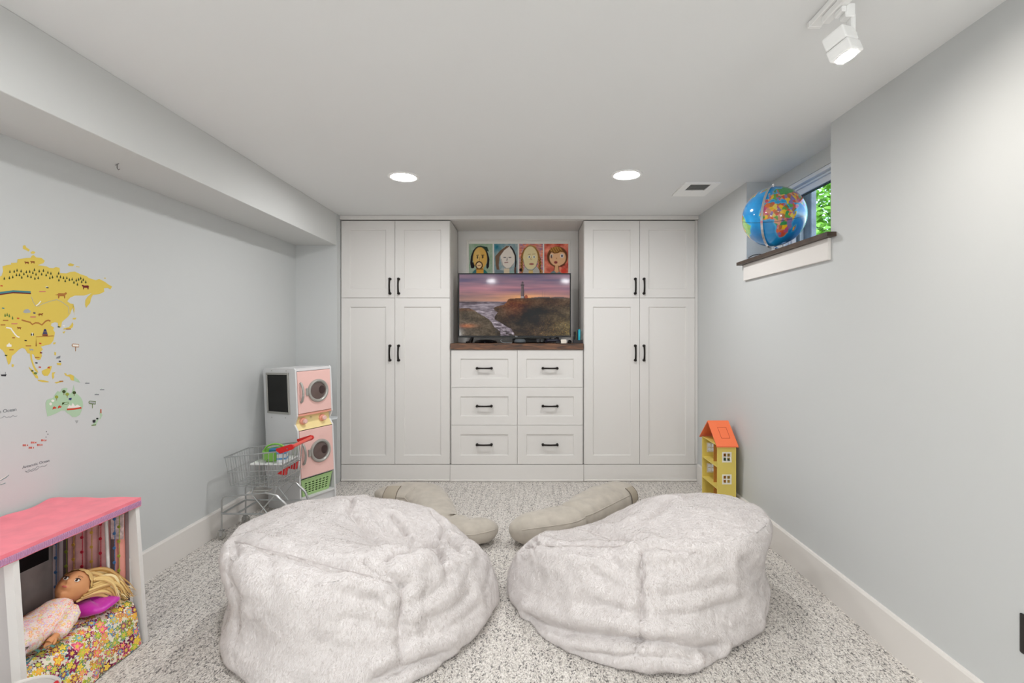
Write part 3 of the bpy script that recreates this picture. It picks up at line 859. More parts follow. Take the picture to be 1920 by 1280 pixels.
def child():
    c = Canvas(60, 78, (204, 106, 86), 0.77); n = c.noise(4, 5, 6, 3)
    c.a += n[..., None] * np.array((50, 70, 56.)); c.ell(0.82, 0.88, 0.13, 0.08, (206, 68, 52), 0.8)
    c.ell(0.55, 0.42, 0.43, 0.33, (96, 58, 34)); c.ell(0.56, 0.45, 0.345, 0.27, (218, 172, 130))
    c.ell(0.5, 0.2, 0.25, 0.1, (176, 128, 62)); 
    for k in range(15): c.line([(0.28 + k * 0.035, 0.13 + 0.05 * ((k * 7) % 3)), (0.33 + k * 0.035, 0.2 + 0.03 * (k % 3))], 0.011, (116, 74, 36))
    c.line([(0.2, 0.28), (0.32, 0.26), (0.42, 0.3), (0.56, 0.29), (0.66, 0.22), (0.82, 0.27)], 0.014, (108, 66, 32))
    c.ell(0.30, 0.39, 0.065, 0.06, (210, 196, 178)); c.ell(0.3, 0.41, 0.034, 0.06, (104, 78, 70)); c.ell(0.74, 0.39, 0.075, 0.07, (222, 212, 204)); c.ell(0.74, 0.39, 0.045, 0.045, (110, 104, 120)); c.ell(0.74, 0.39, 0.02, 0.024, (44, 36, 50))
    c.line([(0.5, 0.46), (0.52, 0.48)], 0.012, (176, 112, 76)); c.ell(0.48, 0.6, 0.07, 0.045, (152, 70, 64), 0.3); c.line([(0.43, 0.6), (0.54, 0.6)], 0.007, (90, 36, 40))
    c.poly([(0.45, 0.7), (0.6, 0.7), (0.61, 0.9), (0.4, 0.9)], (216, 164, 118)); c.line([(0.44, 0.72), (0.4, 0.88)], 0.01, (100, 52, 36)); c.line([(0.6, 0.72), (0.62, 0.92)], 0.01, (100, 52, 36))
    for k in range(6): c.line([(0.68 + k * 0.03, 0.7 - k * 0.012), (0.7 + k * 0.03, 0.74 - k * 0.012)], 0.01, (92, 46, 34))
    c.poly([(0.2, 1), (0.26, 0.93), (0.4, 0.86), (0.5, 0.94), (0.64, 0.9), (0.74, 0.96), (0.78, 1)], (102, 122, 124))
    return c
xf0, zf1 = pfr(874.5, 449); xf1, _ = pfr(1068.5, 449); zf0 = zf1 - 0.42
pt = thing('framed_portraits', 'white framed set of four children\'s painted portraits behind the television', 'picture', ((xf0 + xf1) / 2, PY, zf0))
b = MB()
fw = 0.014
b.box((xf0, PY, zf0), (xf1, PY + 0.02, zf0 + fw), 0.002); b.box((xf0, PY, zf1 - fw), (xf1, PY + 0.02, zf1), 0.002)
b.box((xf0, PY, zf0 + fw), (xf0 + fw, PY + 0.02, zf1 - fw), 0.002); b.box((xf1 - fw, PY, zf0 + fw), (xf1, PY + 0.02, zf1 - fw), 0.002)
b.build('frame', mat('picture_frame_white', (226, 222, 214), 0.45), pt, world=True)
MB().box((xf0 + 0.006, PY + 0.009, zf0 + 0.006), (xf1 - 0.006, PY + 0.02, zf1 - 0.006)).build('mount_board', mat('mount_board', (228, 225, 217), 0.8), pt, world=True)
for (pa, pb), fn, lab in zip(((879, 923.5), (926.5, 970.5), (973.5, 1018), (1020.5, 1065.5)), (man, woman_dark, woman_curly, child),
        ('painted man with dark hair and goatee', 'painted pale woman with long brown hair', 'painted woman with long curly hair', 'painted child on a red ground')):
    xa_, za_ = pfr(pa, 456.5); xb_, _ = pfr(pb, 456.5)
    zb_ = za_ - (xb_ - xa_) / 0.77
    cv_ = fn(); cv_.a = np.clip(cv_.a * 1.08 + 4, 0, 250)
    q = picture('portrait', cv_, ((xa_, PY + 0.0075, za_), (xb_, PY + 0.0075, za_), (xa_, PY + 0.0075, zb_)), m_print, pt)
    q['label'] = lab
# ------------------------------------------------------------------ bean bags and floor cushions (the largest things)
def fur_material(name, c0, c1):
    m = bpy.data.materials.new(name); m.use_nodes = True
    nt = m.node_tree; N = nt.nodes; L = nt.links; b_ = N['Principled BSDF']
    b_.inputs['Roughness'].default_value = 0.9; b_.inputs['Specular IOR Level'].default_value = 0.15
    b_.inputs['Sheen Weight'].default_value = 0.25; b_.inputs['Sheen Roughness'].default_value = 0.5
    tc = N.new('ShaderNodeTexCoord')
    n = N.new('ShaderNodeTexNoise'); n.inputs['Scale'].default_value = 26; n.inputs['Detail'].default_value = 5; n.inputs['Roughness'].default_value = 0.65
    L.new(tc.outputs['Object'], n.inputs['Vector'])
    r = N.new('ShaderNodeValToRGB'); e = r.color_ramp.elements
    e[0].position = 0.3; e[0].color = lin(c0); e[1].position = 0.65; e[1].color = lin(c1)
    L.new(n.outputs['Fac'], r.inputs['Fac']); L.new(r.outputs['Color'], b_.inputs['Base Color'])
    mp = N.new('ShaderNodeMapping'); mp.inputs['Scale'].default_value = (130, 130, 60)
    L.new(tc.outputs['Object'], mp.inputs['Vector'])
    n2 = N.new('ShaderNodeTexNoise'); n2.inputs['Scale'].default_value = 1; n2.inputs['Detail'].default_value = 4; n2.inputs['Distortion'].default_value = 0.8
    L.new(mp.outputs['Vector'], n2.inputs['Vector'])
    bn = N.new('ShaderNodeBump'); bn.inputs['Strength'].default_value = 0.55; bn.inputs['Distance'].default_value = 0.006
    L.new(n2.outputs['Fac'], bn.inputs['Height']); L.new(bn.outputs['Normal'], b_.inputs['Normal'])
    return m
m_fur = fur_material('white_plush_fur', (222, 217, 215), (234, 229, 227))
def pile_material():
    m = bpy.data.materials.new('white_plush_pile'); m.use_nodes = True
    nt = m.node_tree; N = nt.nodes; L = nt.links; b_ = N['Principled BSDF']
    b_.inputs['Base Color'].default_value = lin((230, 225, 222)); b_.inputs['Roughness'].default_value = 0.8; b_.inputs['Specular IOR Level'].default_value = 0.2
    tr = N.new('ShaderNodeBsdfTranslucent'); tr.inputs['Color'].default_value = lin((233, 228, 226))
    mx = N.new('ShaderNodeMixShader'); mx.inputs[0].default_value = 0.45
    L.new(b_.outputs[0], mx.inputs[1]); L.new(tr.outputs[0], mx.inputs[2]); L.new(mx.outputs[0], N['Material Output'].inputs['Surface'])
    return m
m_pile = pile_material()

def catmull(tab, th):
    """periodic interpolation of a table given every 360/len degrees"""
    tab = np.asarray(tab, dtype=float); n = len(tab)
    q = (th / (2 * PI)) % 1.0 * n
    i = np.floor(q).astype(int); f = q - i
    p0, p1, p2, p3 = tab[(i - 1) % n], tab[i % n], tab[(i + 1) % n], tab[(i + 2) % n]
    return 0.5 * (2 * p1 + (p2 - p0) * f + (2 * p0 - 5 * p1 + 4 * p2 - p3) * f ** 2 + (3 * p1 - p0 - 3 * p2 + p3) * f ** 3)

def bez(p0, p1, p2, p3, t):
    s = 1 - t
    return s ** 3 * p0 + 3 * s * s * t * p1 + 3 * s * t * t * p2 + t ** 3 * p3

def dist_polyline(V, pts):
    d = np.full(len(V), 9.0)
    for a, b_ in zip(pts, pts[1:]):
        ab = b_ - a
        t = np.clip(((V - a) @ ab) / (ab @ ab + 1e-12), 0, 1)
        d = np.minimum(d, np.linalg.norm(V - (a + t[:, None] * ab), axis=1))
    return d

class SoftBody:
    def __init__(s, V, F):
        s.V = np.asarray(V, dtype=float); s.F = F; s.Fa = np.array(F)
    def normals(s):
        V, F = s.V, s.Fa
        n = np.cross(V[F[:, 2]] - V[F[:, 0]], V[F[:, 3]] - V[F[:, 1]])
        N = np.zeros_like(V)
        for k in range(4): np.add.at(N, F[:, k], n)
        return N / (np.linalg.norm(N, axis=1)[:, None] + 1e-12)
    def project(s, pix):
        """where the photo's lines of sight meet this body"""
        bv = BVHTree.FromPolygons([Vector(v) for v in s.V], s.F)
        out = []
        o = Vector((0, 0, CAMH))
        for px, py in pix:
            d = Vector(((px - CX) / FPX, 1, (CY - py) / FPX)).normalized()
            h = bv.ray_cast(o, d)[0]
            if h is None:
                h = bv.find_nearest(o + d * 2.3)[0]
            out.append(np.array(h))
        # resample
        pts = [out[0]]
        for a, b_ in zip(out, out[1:]):
            for k in range(1, 5): pts.append(a + (b_ - a) * k / 4)
        pts = np.array(pts)
        return [np.array(bv.find_nearest(Vector(p_))[0]) for p_ in pts]
    def crease(s, pix, w, depth, puff=0.0, pw=None, nz=None):
        pl = s.project(pix)
        d = dist_polyline(s.V, pl)
        N = s.normals() if nz is None else np.tile(np.array(nz, dtype=float), (len(s.V), 1))
        disp = -depth * np.exp(-(d / w) ** 2)
        if puff:
            pw = pw or w * 3
            disp += puff * np.exp(-((d - pw) / (pw * 0.55)) ** 2)
        s.V += N * disp[:, None]
    def lump(s, pix, r, h, sc=(1, 1, 1), direc=None):
        c = s.project([pix])[0]
        d = np.linalg.norm((s.V - c) / np.array(sc), axis=1)
        N = s.normals() if direc is None else np.array(direc, dtype=float)
        s.V += N * (h * np.exp(-(d / r) ** 2))[:, None]
    def ripples(s, amp, freq, stretch=(1, 1, 1), seed=0, oct=3, mask=None):
        q = fbm(s.V * freq * np.array(stretch) + seed * 13.7, oct)
        if mask is not None: q = q * mask
        s.V += s.normals() * (amp * q)[:, None]

def bag_body(c, tabs, zc, ns=56, nt=104, nb=10, NA=420):
    """tabs: base radius, lower-belly radius, shoulder radius, shoulder height, per 30 degrees from the front (towards +X)"""
    th = np.linspace(0, 2 * PI, NA, endpoint=False)
    rb, rm, rs, zs, zm = [catmull(t_, th) for t_ in tabs]
    rings = []
    for k in range(nb):
        f = (k + 0.3) / nb
        rings.append((rb * 0.9 * f, np.zeros_like(th) + 0.004 * (1 - f)))
    for t in np.linspace(0, 1, ns):
        r_ = bez(rb * 0.93, rm * 1.06, rm * 1.04, rm * 0.99, t / 0.45) if t < 0.45 else bez(rm * 0.99, rm * 0.94, rs * 1.06, rs * 0.95, (t - 0.45) / 0.55)
        z_ = bez(0.0, 0.0, 0.05, 0.13, t / 0.45) if t < 0.45 else bez(0.13, zs * 0.5 + 0.05, zs * 0.82, zs, (t - 0.45) / 0.55)
        rings.append((r_, z_ + np.zeros_like(th)))
    for t in np.linspace(0, 1, nt)[1:-1]:
        r_ = bez(rs * 0.95, rs * 0.86, rs * 0.45, 0.0, t)
        z_ = bez(zs, zs * 1.05 + 0.012, zm * 0.6 + zs * 0.4, zc, t)
        rings.append((r_, z_))
    V = []
    for r_, z_ in rings:
        V.append(np.stack([c[0] + r_ * np.sin(th), c[1] - r_ * np.cos(th), z_ + 0.0 * r_], -1))
    V = np.concatenate(V)
    F = grid_faces(NA, len(rings), True)
    n0 = len(V)
    V = np.concatenate([V, [[c[0], c[1], 0.004], [c[0], c[1], zc]]])
    F += [(i, (i + 1) % NA, n0, n0) for i in range(0)]
    return V, F, NA, len(rings)

def bag(name, label, c, tabs, zc, sculpt, seam_pix, seed):
    V, F, NA, NR = bag_body(c, tabs, zc)
    n0 = len(V) - 2
    sb = SoftBody(V, F)
    sculpt(sb)
    V = sb.V
    V[:, 2] = np.maximum(V[:, 2], 0.003)
    V[n0 + 1] = V[(NR - 1) * NA:NR * NA].mean(axis=0)
    V[n0] = V[:NA].mean(axis=0)
    FF = [tuple(f) for f in F] + [((i + 1) % NA, i, n0) for i in range(NA)] + [((NR - 1) * NA + i, (NR - 1) * NA + (i + 1) % NA, n0 + 1) for i in range(NA)]
    t = thing(name, label, 'bean bag', (c[0], c[1], 0), group='white plush bean bags')
    np_mesh('cover', V, FF, m_fur, t, True, world=True)
    # stitched seams as thin sunk cords
    sb2 = SoftBody(V, F)
    for pix in seam_pix:
        pl = sb2.project(pix)
        MB().tube([tuple(q) for q in pl], 0.0020, 6).build('seam', mat('seam_thread', (210, 203, 201), 0.9), t, world=True)
    # plush pile: short flat hairs combed downwards over the whole cover
    rs_ = np.random.RandomState(seed)
    Fa = sb2.Fa
    A = np.linalg.norm(np.cross(V[Fa[:, 2]] - V[Fa[:, 0]], V[Fa[:, 3]] - V[Fa[:, 1]]), axis=1) * 0.5
    A[V[Fa].mean(axis=1)[:, 2] < 0.006] = 0
    n = 170000
    fi = rs_.choice(len(Fa), n, p=A / A.sum())
    u, v = rs_.rand(n, 1), rs_.rand(n, 1)
    q = V[Fa[fi]]
    p_ = (q[:, 0] * (1 - u) + q[:, 1] * u) * (1 - v) + (q[:, 3] * (1 - u) + q[:, 2] * u) * v
    Nn = sb2.normals()
    nr = Nn[Fa[fi]].mean(axis=1)
    nr /= np.linalg.norm(nr, axis=1)[:, None] + 1e-9
    comb = np.stack([0.6 * noise3(p_ * 5 + 3.1), 0.6 * noise3(p_ * 5 + 9.7) - 0.35, -0.55 + 0.5 * noise3(p_ * 4 + 21.0)], -1) + rs_.normal(scale=0.32, size=(n, 3))
    tg = comb - nr * (comb * nr).sum(axis=1)[:, None]
    tg /= np.linalg.norm(tg, axis=1)[:, None] + 1e-9
    sd = np.cross(nr, tg)
    L_ = rs_.uniform(0.007, 0.012, (n, 1)); w_ = rs_.uniform(0.0009, 0.0016, (n, 1))
    lift = rs_.uniform(0.12, 0.40, (n, 1))
    a_ = p_ - sd * w_ - nr * 0.001; b_ = p_ + sd * w_ - nr * 0.001
    c_ = p_ + tg * L_ * np.sqrt(1 - lift ** 2) + nr * L_ * lift
    VV = np.stack([a_, b_, c_], 1).reshape(-1, 3)
    VV[:, 2] = np.maximum(VV[:, 2], 0.002)
    VV -= np.array((c[0], c[1], 0))
    me = bpy.data.meshes.new('plush_pile')
    me.vertices.add(3 * n); me.loops.add(3 * n); me.polygons.add(n)
    me.vertices.foreach_set('co', VV.ravel())
    me.loops.foreach_set('vertex_index', np.arange(3 * n, dtype=np.int32))
    me.polygons.foreach_set('loop_start', np.arange(0, 3 * n, 3, dtype=np.int32))
    me.update()
    me.materials.append(m_pile)
    f_ = link('plush_pile', me, t); f_['kind'] = 'stuff'
    return t

def sculpt_left(s):
    s.ripples(0.020, 3.2, seed=1)
    z = s.V[:, 2]
    # seat hollow and the pillowy folds around it
    s.lump((775, 985), 0.20, -0.135, (1.15, 1.0, 3), (0, 0, 1))
    s.lump((705, 992), 0.13, -0.045, (1, 1, 3), (0, 0, 1))
    s.lump((780, 1062), 0.11, 0.06, (1.3, 0.8, 3), (0, 0, 1))
    s.lump((850, 1040), 0.12, 0.030, (0.8, 1.0, 3), (0.4, 0, 1))
    s.lump((660, 1045), 0.13, 0.03, (1.4, 0.8, 3), (0, 0, 1))
    s.lump((540, 985), 0.28, 0.025, (1, 1, 2), (0, 0, 1))
    s.crease([(658, 932), (660, 962), (675, 985), (700, 1005)], 0.016, 0.020, 0.008, 0.06)
    s.crease([(725, 1052), (740, 1034), (770, 1030), (795, 1027), (815, 1030)], 0.016, 0.028, 0.012, 0.06)
    s.crease([(815, 1030), (840, 1008), (868, 990)], 0.014, 0.020, 0.008, 0.05)
    s.crease([(815, 1030), (830, 1052), (840, 1076)], 0.014, 0.022, 0.008, 0.05)
    s.crease([(678, 1052), (700, 1070), (735, 1080)], 0.014, 0.016, 0.006, 0.05)
    s.crease([(738, 968), (752, 985), (760, 1000)], 0.014, 0.022, 0.008, 0.04)
    s.crease([(812, 960), (832, 985), (828, 1010)], 0.014, 0.022, 0.008, 0.04)
    s.crease([(775, 1008), (770, 1020)], 0.012, 0.014)
    s.crease([(884, 1008), (892, 1016)], 0.010, 0.018)
    s.crease([(872, 1032), (886, 1030)], 0.010, 0.010)
    # top seam and side seam
    top = [(413, 1003), (440, 1014), (500, 1030), (560, 1045), (620, 1062), (690, 1078), (735, 1092), (752, 1102)]
    s.crease(top, 0.015, 0.016, 0.008, 0.05)
    s.crease([(752, 1102), (753, 1130), (748, 1160), (746, 1190), (748, 1220), (750, 1248)], 0.013, 0.016, 0.010, 0.06)
    # slack folds
    s.crease([(702, 1278), (740, 1258), (790, 1240), (835, 1226)], 0.016, 0.022, 0.012, 0.05)
    for a in ([(750, 1150), (700, 1128), (650, 1120)], [(750, 1185), (690, 1165), (640, 1160)], [(752, 1135), (800, 1120), (850, 1085)], [(752, 1170), (820, 1155), (880, 1115)], [(755, 1205), (830, 1185), (895, 1140)]):
        s.crease(a, 0.022, 0.010, 0.006, 0.055)
    s.crease([(426, 1050), (428, 1120), (440, 1190)], 0.03, 0.012, 0.006, 0.07)
    s.crease([(505, 1035), (503, 1070), (510, 1110)], 0.03, 0.006, 0.004, 0.07)
    s.ripples(0.010, 7.5, (1, 1, 1.6), seed=4, oct=2)
    s.ripples(0.0030, 40, (1, 1, 0.6), seed=9, oct=2)

def sculpt_right(s):
    s.ripples(0.018, 3.0, seed=6)
    s.lump((1150, 985), 0.22, -0.055, (1.2, 1.2, 3), (0, 0, 1))
    s.lump((1075, 1000), 0.13, -0.015, (1, 1, 3), (0, 0, 1))
    s.lump((1330, 965), 0.28, 0.02, (1, 1, 2), (0, 0, 1))
    s.lump((1180, 975), 0.05, 0.015, (1, 1, 2), (0, 0, 1))
    s.crease([(1222, 968), (1238, 955), (1250, 938)], 0.018, 0.022, 0.008, 0.06)
    s.crease([(1098, 990), (1130, 1000), (1165, 1012), (1203, 1020)], 0.02, 0.014, 0.008, 0.06)
    s.crease([(985, 1026), (1040, 1024), (1100, 1023), (1160, 1024), (1203, 1022)], 0.014, 0.018, 0.008, 0.05)
    s.crease([(1000, 1034), (1003, 1012)], 0.012, 0.010)
    s.crease([(1215, 1024), (1260, 1030), (1310, 1040)], 0.016, 0.010, 0.006, 0.05)
    s.crease([(1203, 1032), (1203, 1060), (1205, 1090), (1203, 1130), (1202, 1160), (1198, 1192), (1192, 1210), (1192, 1225), (1189, 1258)], 0.013, 0.018, 0.010, 0.06)
    s.crease([(990, 1160), (1050, 1182), (1120, 1193), (1170, 1198), (1195, 1199), (1240, 1204), (1300, 1216), (1345, 1218)], 0.018, 0.024, 0.014, 0.05)
    s.crease([(1080, 1222), (1140, 1229), (1190, 1227), (1250, 1233), (1300, 1236)], 0.014, 0.014, 0.008, 0.04)
    for a in ([(1203, 1085), (1165, 1070), (1140, 1045)], [(1203, 1110), (1150, 1095), (1110, 1070)], [(1203, 1145), (1150, 1140), (1090, 1130)], [(1203, 1085), (1260, 1080), (1330, 1065)], [(1203, 1120), (1270, 1115), (1360, 1095)], [(1203, 1155), (1290, 1150), (1390, 1130)], [(1203, 1060), (1250, 1060), (1300, 1050)]):
        s.crease(a, 0.022, 0.010, 0.006, 0.05)
    s.crease([(1438, 1150), (1440, 1120), (1442, 1080)], 0.03, 0.014, 0.006, 0.07)
    s.ripples(0.009, 7.5, (1, 1, 1.6), seed=14, oct=2)
    s.ripples(0.0030, 40, (1, 1, 0.6), seed=19, oct=2)

#       front  30    60   90(+X) 120   150   180   210   240  270(-X) 300   330
LB = ([0.60, 0.585, 0.57, 0.57, 0.56, 0.55, 0.54, 0.54, 0.56, 0.56, 0.585, 0.60],
      [0.60, 0.575, 0.57, 0.57, 0.555, 0.545, 0.545, 0.55, 0.575, 0.585, 0.575, 0.585],
      [0.55, 0.51, 0.51, 0.50, 0.47, 0.46, 0.46, 0.50, 0.57, 0.605, 0.61, 0.585],
      [0.36, 0.335, 0.31, 0.285, 0.25, 0.285, 0.325, 0.355, 0.365, 0.37, 0.375, 0.38],
      [0.43, 0.43, 0.43, 0.43, 0.42, 0.42, 0.42, 0.43, 0.43, 0.43, 0.43, 0.43])
bag('bean_bag', 'large white plush bean bag chair with a deep seat hollow, beside the doll tent', (-0.735, 2.26), LB, 0.40, sculpt_left,
    [[(752, 1106), (753, 1130), (748, 1160), (746, 1190), (748, 1220), (750, 1246)], [(440, 1014), (500, 1030), (560, 1045), (620, 1062), (690, 1078), (735, 1092)]], 21)
RB = ([0.580, 0.545, 0.575, 0.60, 0.58, 0.55, 0.54, 0.54, 0.57, 0.63, 0.575, 0.575],
      [0.565, 0.53, 0.565, 0.63, 0.61, 0.56, 0.54, 0.53, 0.55, 0.605, 0.55, 0.555],
      [0.45, 0.50, 0.60, 0.66, 0.60, 0.50, 0.44, 0.42, 0.44, 0.48, 0.51, 0.46],
      [0.37, 0.395, 0.41, 0.40, 0.375, 0.31, 0.235, 0.16, 0.21, 0.285, 0.32, 0.35],
      [0.41, 0.44, 0.47, 0.47, 0.46, 0.44, 0.40, 0.34, 0.32, 0.33, 0.36, 0.39])
bag('bean_bag', 'large white plush bean bag chair in front of the yellow dollhouse', (0.505, 2.36), RB, 0.395, sculpt_right,
    [[(1203, 1036), (1203, 1060), (1205, 1090), (1203, 1130), (1202, 1160), (1198, 1192)], [(985, 1026), (1040, 1024), (1100, 1023), (1160, 1024), (1199, 1022)]], 22)

# ------------------------------------------------------------------ beige floor cushions
m_beige = mat('beige_velour', (188, 180, 168), 0.9, sheen=0.3, var=(18, 0.04), bump=(500, 0.3, 0.002))
m_tab = mat('beige_tab', (176, 166, 150), 0.85)
def cushion(label, path, rads, tabs_at, side):
    """padded roll with a pinched joint between a long and a short section"""
    n = 90; NA = 56
    path = [Vector(p_) for p_ in path]
    tt = np.linspace(0, 1, n)
    def lerp(tab, t):
        q = t * (len(tab) - 1); i = min(int(q), len(tab) - 2); f = q - i
        f = f * f * (3 - 2 * f) if not isinstance(tab[0], Vector) else f
        return tab[i] * (1 - f) + tab[i + 1] * f
    V = []
    base = path[0]
    P_ = [lerp(path, t) for t in tt]
    for i, t in enumerate(tt):
        d = (P_[min(i + 1, n - 1)] - P_[max(i - 1, 0)]).normalized()
        sx = Vector((d.y, -d.x, 0)).normalized()
        up = Vector((0, 0, 1))
        w = lerp([r_[0] for r_ in rads], t); h = lerp([r_[1] for r_ in rads], t)
        e = math.sin(PI * min(1, min(t, 1 - t) / 0.12) / 2) ** 0.55 if min(t, 1 - t) < 0.12 else 1.0
        pinch = 1 - 0.24 * math.exp(-((t - tabs_at[0]) / 0.02) ** 2)
        w *= e * pinch; h *= e * pinch
        for k in range(NA):
            a = 2 * PI * k / NA
            ca, sa = math.cos(a), math.sin(a)
            x_ = abs(ca) ** 0.8 * (1 if ca > 0 else -1); z_ = abs(sa) ** 0.9 * (1 if sa > 0 else -1)
            V.append(P_[i] + sx * (w * x_) + up * (h * z_))
    V = np.array(V)
    F = grid_faces(NA, n, True)
    sb = SoftBody(V, [tuple(f) for f in F])
    sb.ripples(0.014, 5, seed=side + 3); sb.ripples(0.005, 16, seed=side + 8, oct=2)
    V = sb.V
    V[:, 2] -= V[:, 2].min() - 0.003
    V[:, 2] = np.maximum(V[:, 2], 0.003)
    t = thing('floor_cushion', label, 'cushion', (base.x, base.y, 0), group='beige floor cushions')
    n0 = len(V)
    V = np.concatenate([V, [V[:NA].mean(axis=0)], [V[-NA:].mean(axis=0)]])
    FF = list(F) + [((k + 1) % NA, k, n0) for k in range(NA)] + [((n - 1) * NA + k, (n - 1) * NA + (k + 1) % NA, n0 + 1) for k in range(NA)]
    np_mesh('cover', V, FF, m_beige, t, True, world=True)
    # welt along the top and a stitched tab
    def ringpt(tp, a, off=0.001):
        i = int(tp * (n - 1)); k = int((a % (2 * PI)) / (2 * PI) * NA) % NA
        p_ = V[i * NA + k]; c_ = np.array(V[i * NA:(i + 1) * NA]).mean(axis=0)
        d_ = p_ - c_
        return tuple(p_ + d_ / np.linalg.norm(d_) * off)
    for a in (0.35, PI - 0.35):
        MB().tube([ringpt(q, a, 0.0) for q in np.linspace(0.08, 0.95, 60)], 0.0035, 6).build('welt', m_beige, t, world=True)
    q0, q1 = tabs_at[1]
    a0, a1 = tabs_at[2]
    vs, fs = [], []
    for i, tp in enumerate((q0, (q0 + q1) / 2, q1)):
        for k in range(9):
            vs.append(ringpt(tp, a0 + (a1 - a0) * k / 8, 0.006 + 0.004 * (i == 1)))
    for i in range(2):
        for k in range(8): fs.append((i * 9 + k, i * 9 + k + 1, (i + 1) * 9 + k + 1, (i + 1) * 9 + k))
    np_mesh('carry_tab', vs, fs, m_tab, t, True, world=True)
    for tp in (q0, q1):
        MB().tube([ringpt(tp, a0 + (a1 - a0) * k / 10, 0.006) for k in range(11)], 0.0022, 5).build('tab_edge', mat('tab_stitch', (120, 110, 98), 0.9), t, world=True)
    return t
cushion('beige padded floor cushion lying behind the left bean bag, tip pointing right', [(-1.14, 3.55, 0.08), (-0.78, 3.50, 0.08), (-0.64, 3.22, 0.08), (-0.52, 2.95, 0.08), (-0.36, 2.87, 0.07), (-0.19, 2.95, 0.07)], [(0.13, 0.070), (0.15, 0.080), (0.13, 0.075), (0.11, 0.07), (0.10, 0.068), (0.09, 0.068)], (0.62, (0.07, 0.13), (0.15, 1.35)), 1)
cushion('beige padded floor cushion lying behind the right bean bag, tip pointing left', [(0.74, 3.56, 0.09), (0.50, 3.31, 0.09), (0.21, 2.98, 0.08), (-0.125, 2.86, 0.07)], [(0.12, 0.080), (0.15, 0.095), (0.13, 0.085), (0.10, 0.075)], (0.60, (0.1, 0.2), (2.2, 3.4)), 2)
# ------------------------------------------------------------------ ceiling vent, track spotlight, outlet, hook
t = thing('ceiling_vent', 'white rectangular air vent in the ceiling near the window', 'vent', (1.1475, 3.3525, ZC))
b = MB()
vx0, vx1, vy0, vy1 = 1.03, 1.265, 3.20, 3.505
gx0, gx1, gy0, gy1 = 1.077, 1.212, 3.23, 3.362
for lo, hi in (((vx0, vy0), (vx1, gy0)), ((vx0, gy1), (vx1, vy1)), ((vx0, gy0), (gx0, gy1)), ((gx1, gy0), (vx1, gy1))):
    b.box((lo[0], lo[1], ZC - 0.008), (hi[0], hi[1], ZC - 0.0005))
b.build('frame', m_white, t, world=True)
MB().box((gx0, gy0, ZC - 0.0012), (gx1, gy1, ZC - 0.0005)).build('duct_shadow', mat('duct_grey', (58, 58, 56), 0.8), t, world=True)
for k in range(7):
    y = gy0 + 0.006 + k * (gy1 - gy0 - 0.004) / 7
    MB().box((gx0, -0.006, -0.0007), (gx1, 0.006, 0.0007), mx=Matrix.Translation((0, y + 0.006, ZC - 0.0055)) @ Matrix.Rotation(0.5, 4, 'X')).build('slat', mat('vent_slat', (190, 189, 184), 0.5), t, world=True)
MB().box((1.128, gy1 - 0.01, ZC - 0.013), (1.136, gy1 + 0.006, ZC - 0.007), 0.001).build('lever', m_white, t, world=True)

m_spot = mat('spot_lens', (255, 252, 246), 0.5, emit=((255, 248, 240), SPOT_STRENGTH))
t = thing('track_spotlight', 'white track spotlight with a square head, switched on, top right', 'spotlight', (0.92, 1.45, ZC))
b = MB(); b.box((0.898, -0.4, ZC - 0.020), (0.936, 1.555, ZC - 0.0005), 0.002); b.build('track', m_white, t, world=True)
MB().box((0.911, 0.2, ZC - 0.0205), (0.923, 1.50, ZC - 0.0198)).build('track_slot', mat('slot_grey', (96, 94, 90), 0.6), t, world=True)
MB().box((0.896, 1.548, ZC - 0.021), (0.938, 1.562, ZC - 0.0005), 0.002).build('end_cap', m_white, t, world=True)
def spot_head(yh, par, fresh):
    """adapter, arm and square head hanging from the track at yh"""
    T = Matrix.Translation((0, yh - 1.43, 0))
    b = MB(); b.box((0.905, 1.36, ZC - 0.045), (0.931, 1.50, ZC - 0.021), 0.003, mx=T); b.box((0.912, 1.41, ZC - 0.062), (0.926, 1.45, ZC - 0.045), 0.003, mx=T)
    b.build('adapter', m_white, par, world=True)
    b = MB(); b.box((0.926, 1.415, ZC - 0.075), (0.955, 1.445, ZC - 0.035), 0.003, mx=T); b.box((0.945, 1.418, ZC - 0.130), (0.959, 1.444, ZC - 0.06), 0.004, mx=T)
    b.build('arm', m_white, par, world=True)
    HX = T @ Matrix.Translation((0.922, 1.43, ZC - 0.146)) @ Matrix.Rotation(math.radians(-14), 4, 'Y') @ Matrix.Rotation(math.radians(-10), 4, 'X') @ Matrix.Rotation(math.radians(28), 4, 'Z')
    hd = MB().box((-0.033, -0.033, -0.008), (0.033, 0.033, 0.034), 0.006, 3, mx=HX).build('head', m_white, par, world=True)
    MB().box((-0.0335, -0.0335, -0.046), (0.0335, 0.0335, -0.0095), 0.006, 3, mx=HX).build('bezel', m_white, hd, world=True)
    MB().lathe([(0.0, -0.0468), (0.026, -0.0466), (0.028, -0.0462)], 32, HX).build('lens', m_spot, hd, world=True)
    MB().lathe([(0, 0.0), (0.010, 0.0), (0.010, 0.004), (0, 0.005)], 20, T @ Matrix.Translation((0.959, 1.431, ZC - 0.122)) @ Matrix.Rotation(PI / 2, 4, 'Y')).build('pivot_knob', m_white, par, world=True)
spot_head(1.43, t, True)
spot_head(0.45, t, True)  # second head out of view, added to brighten the right wall

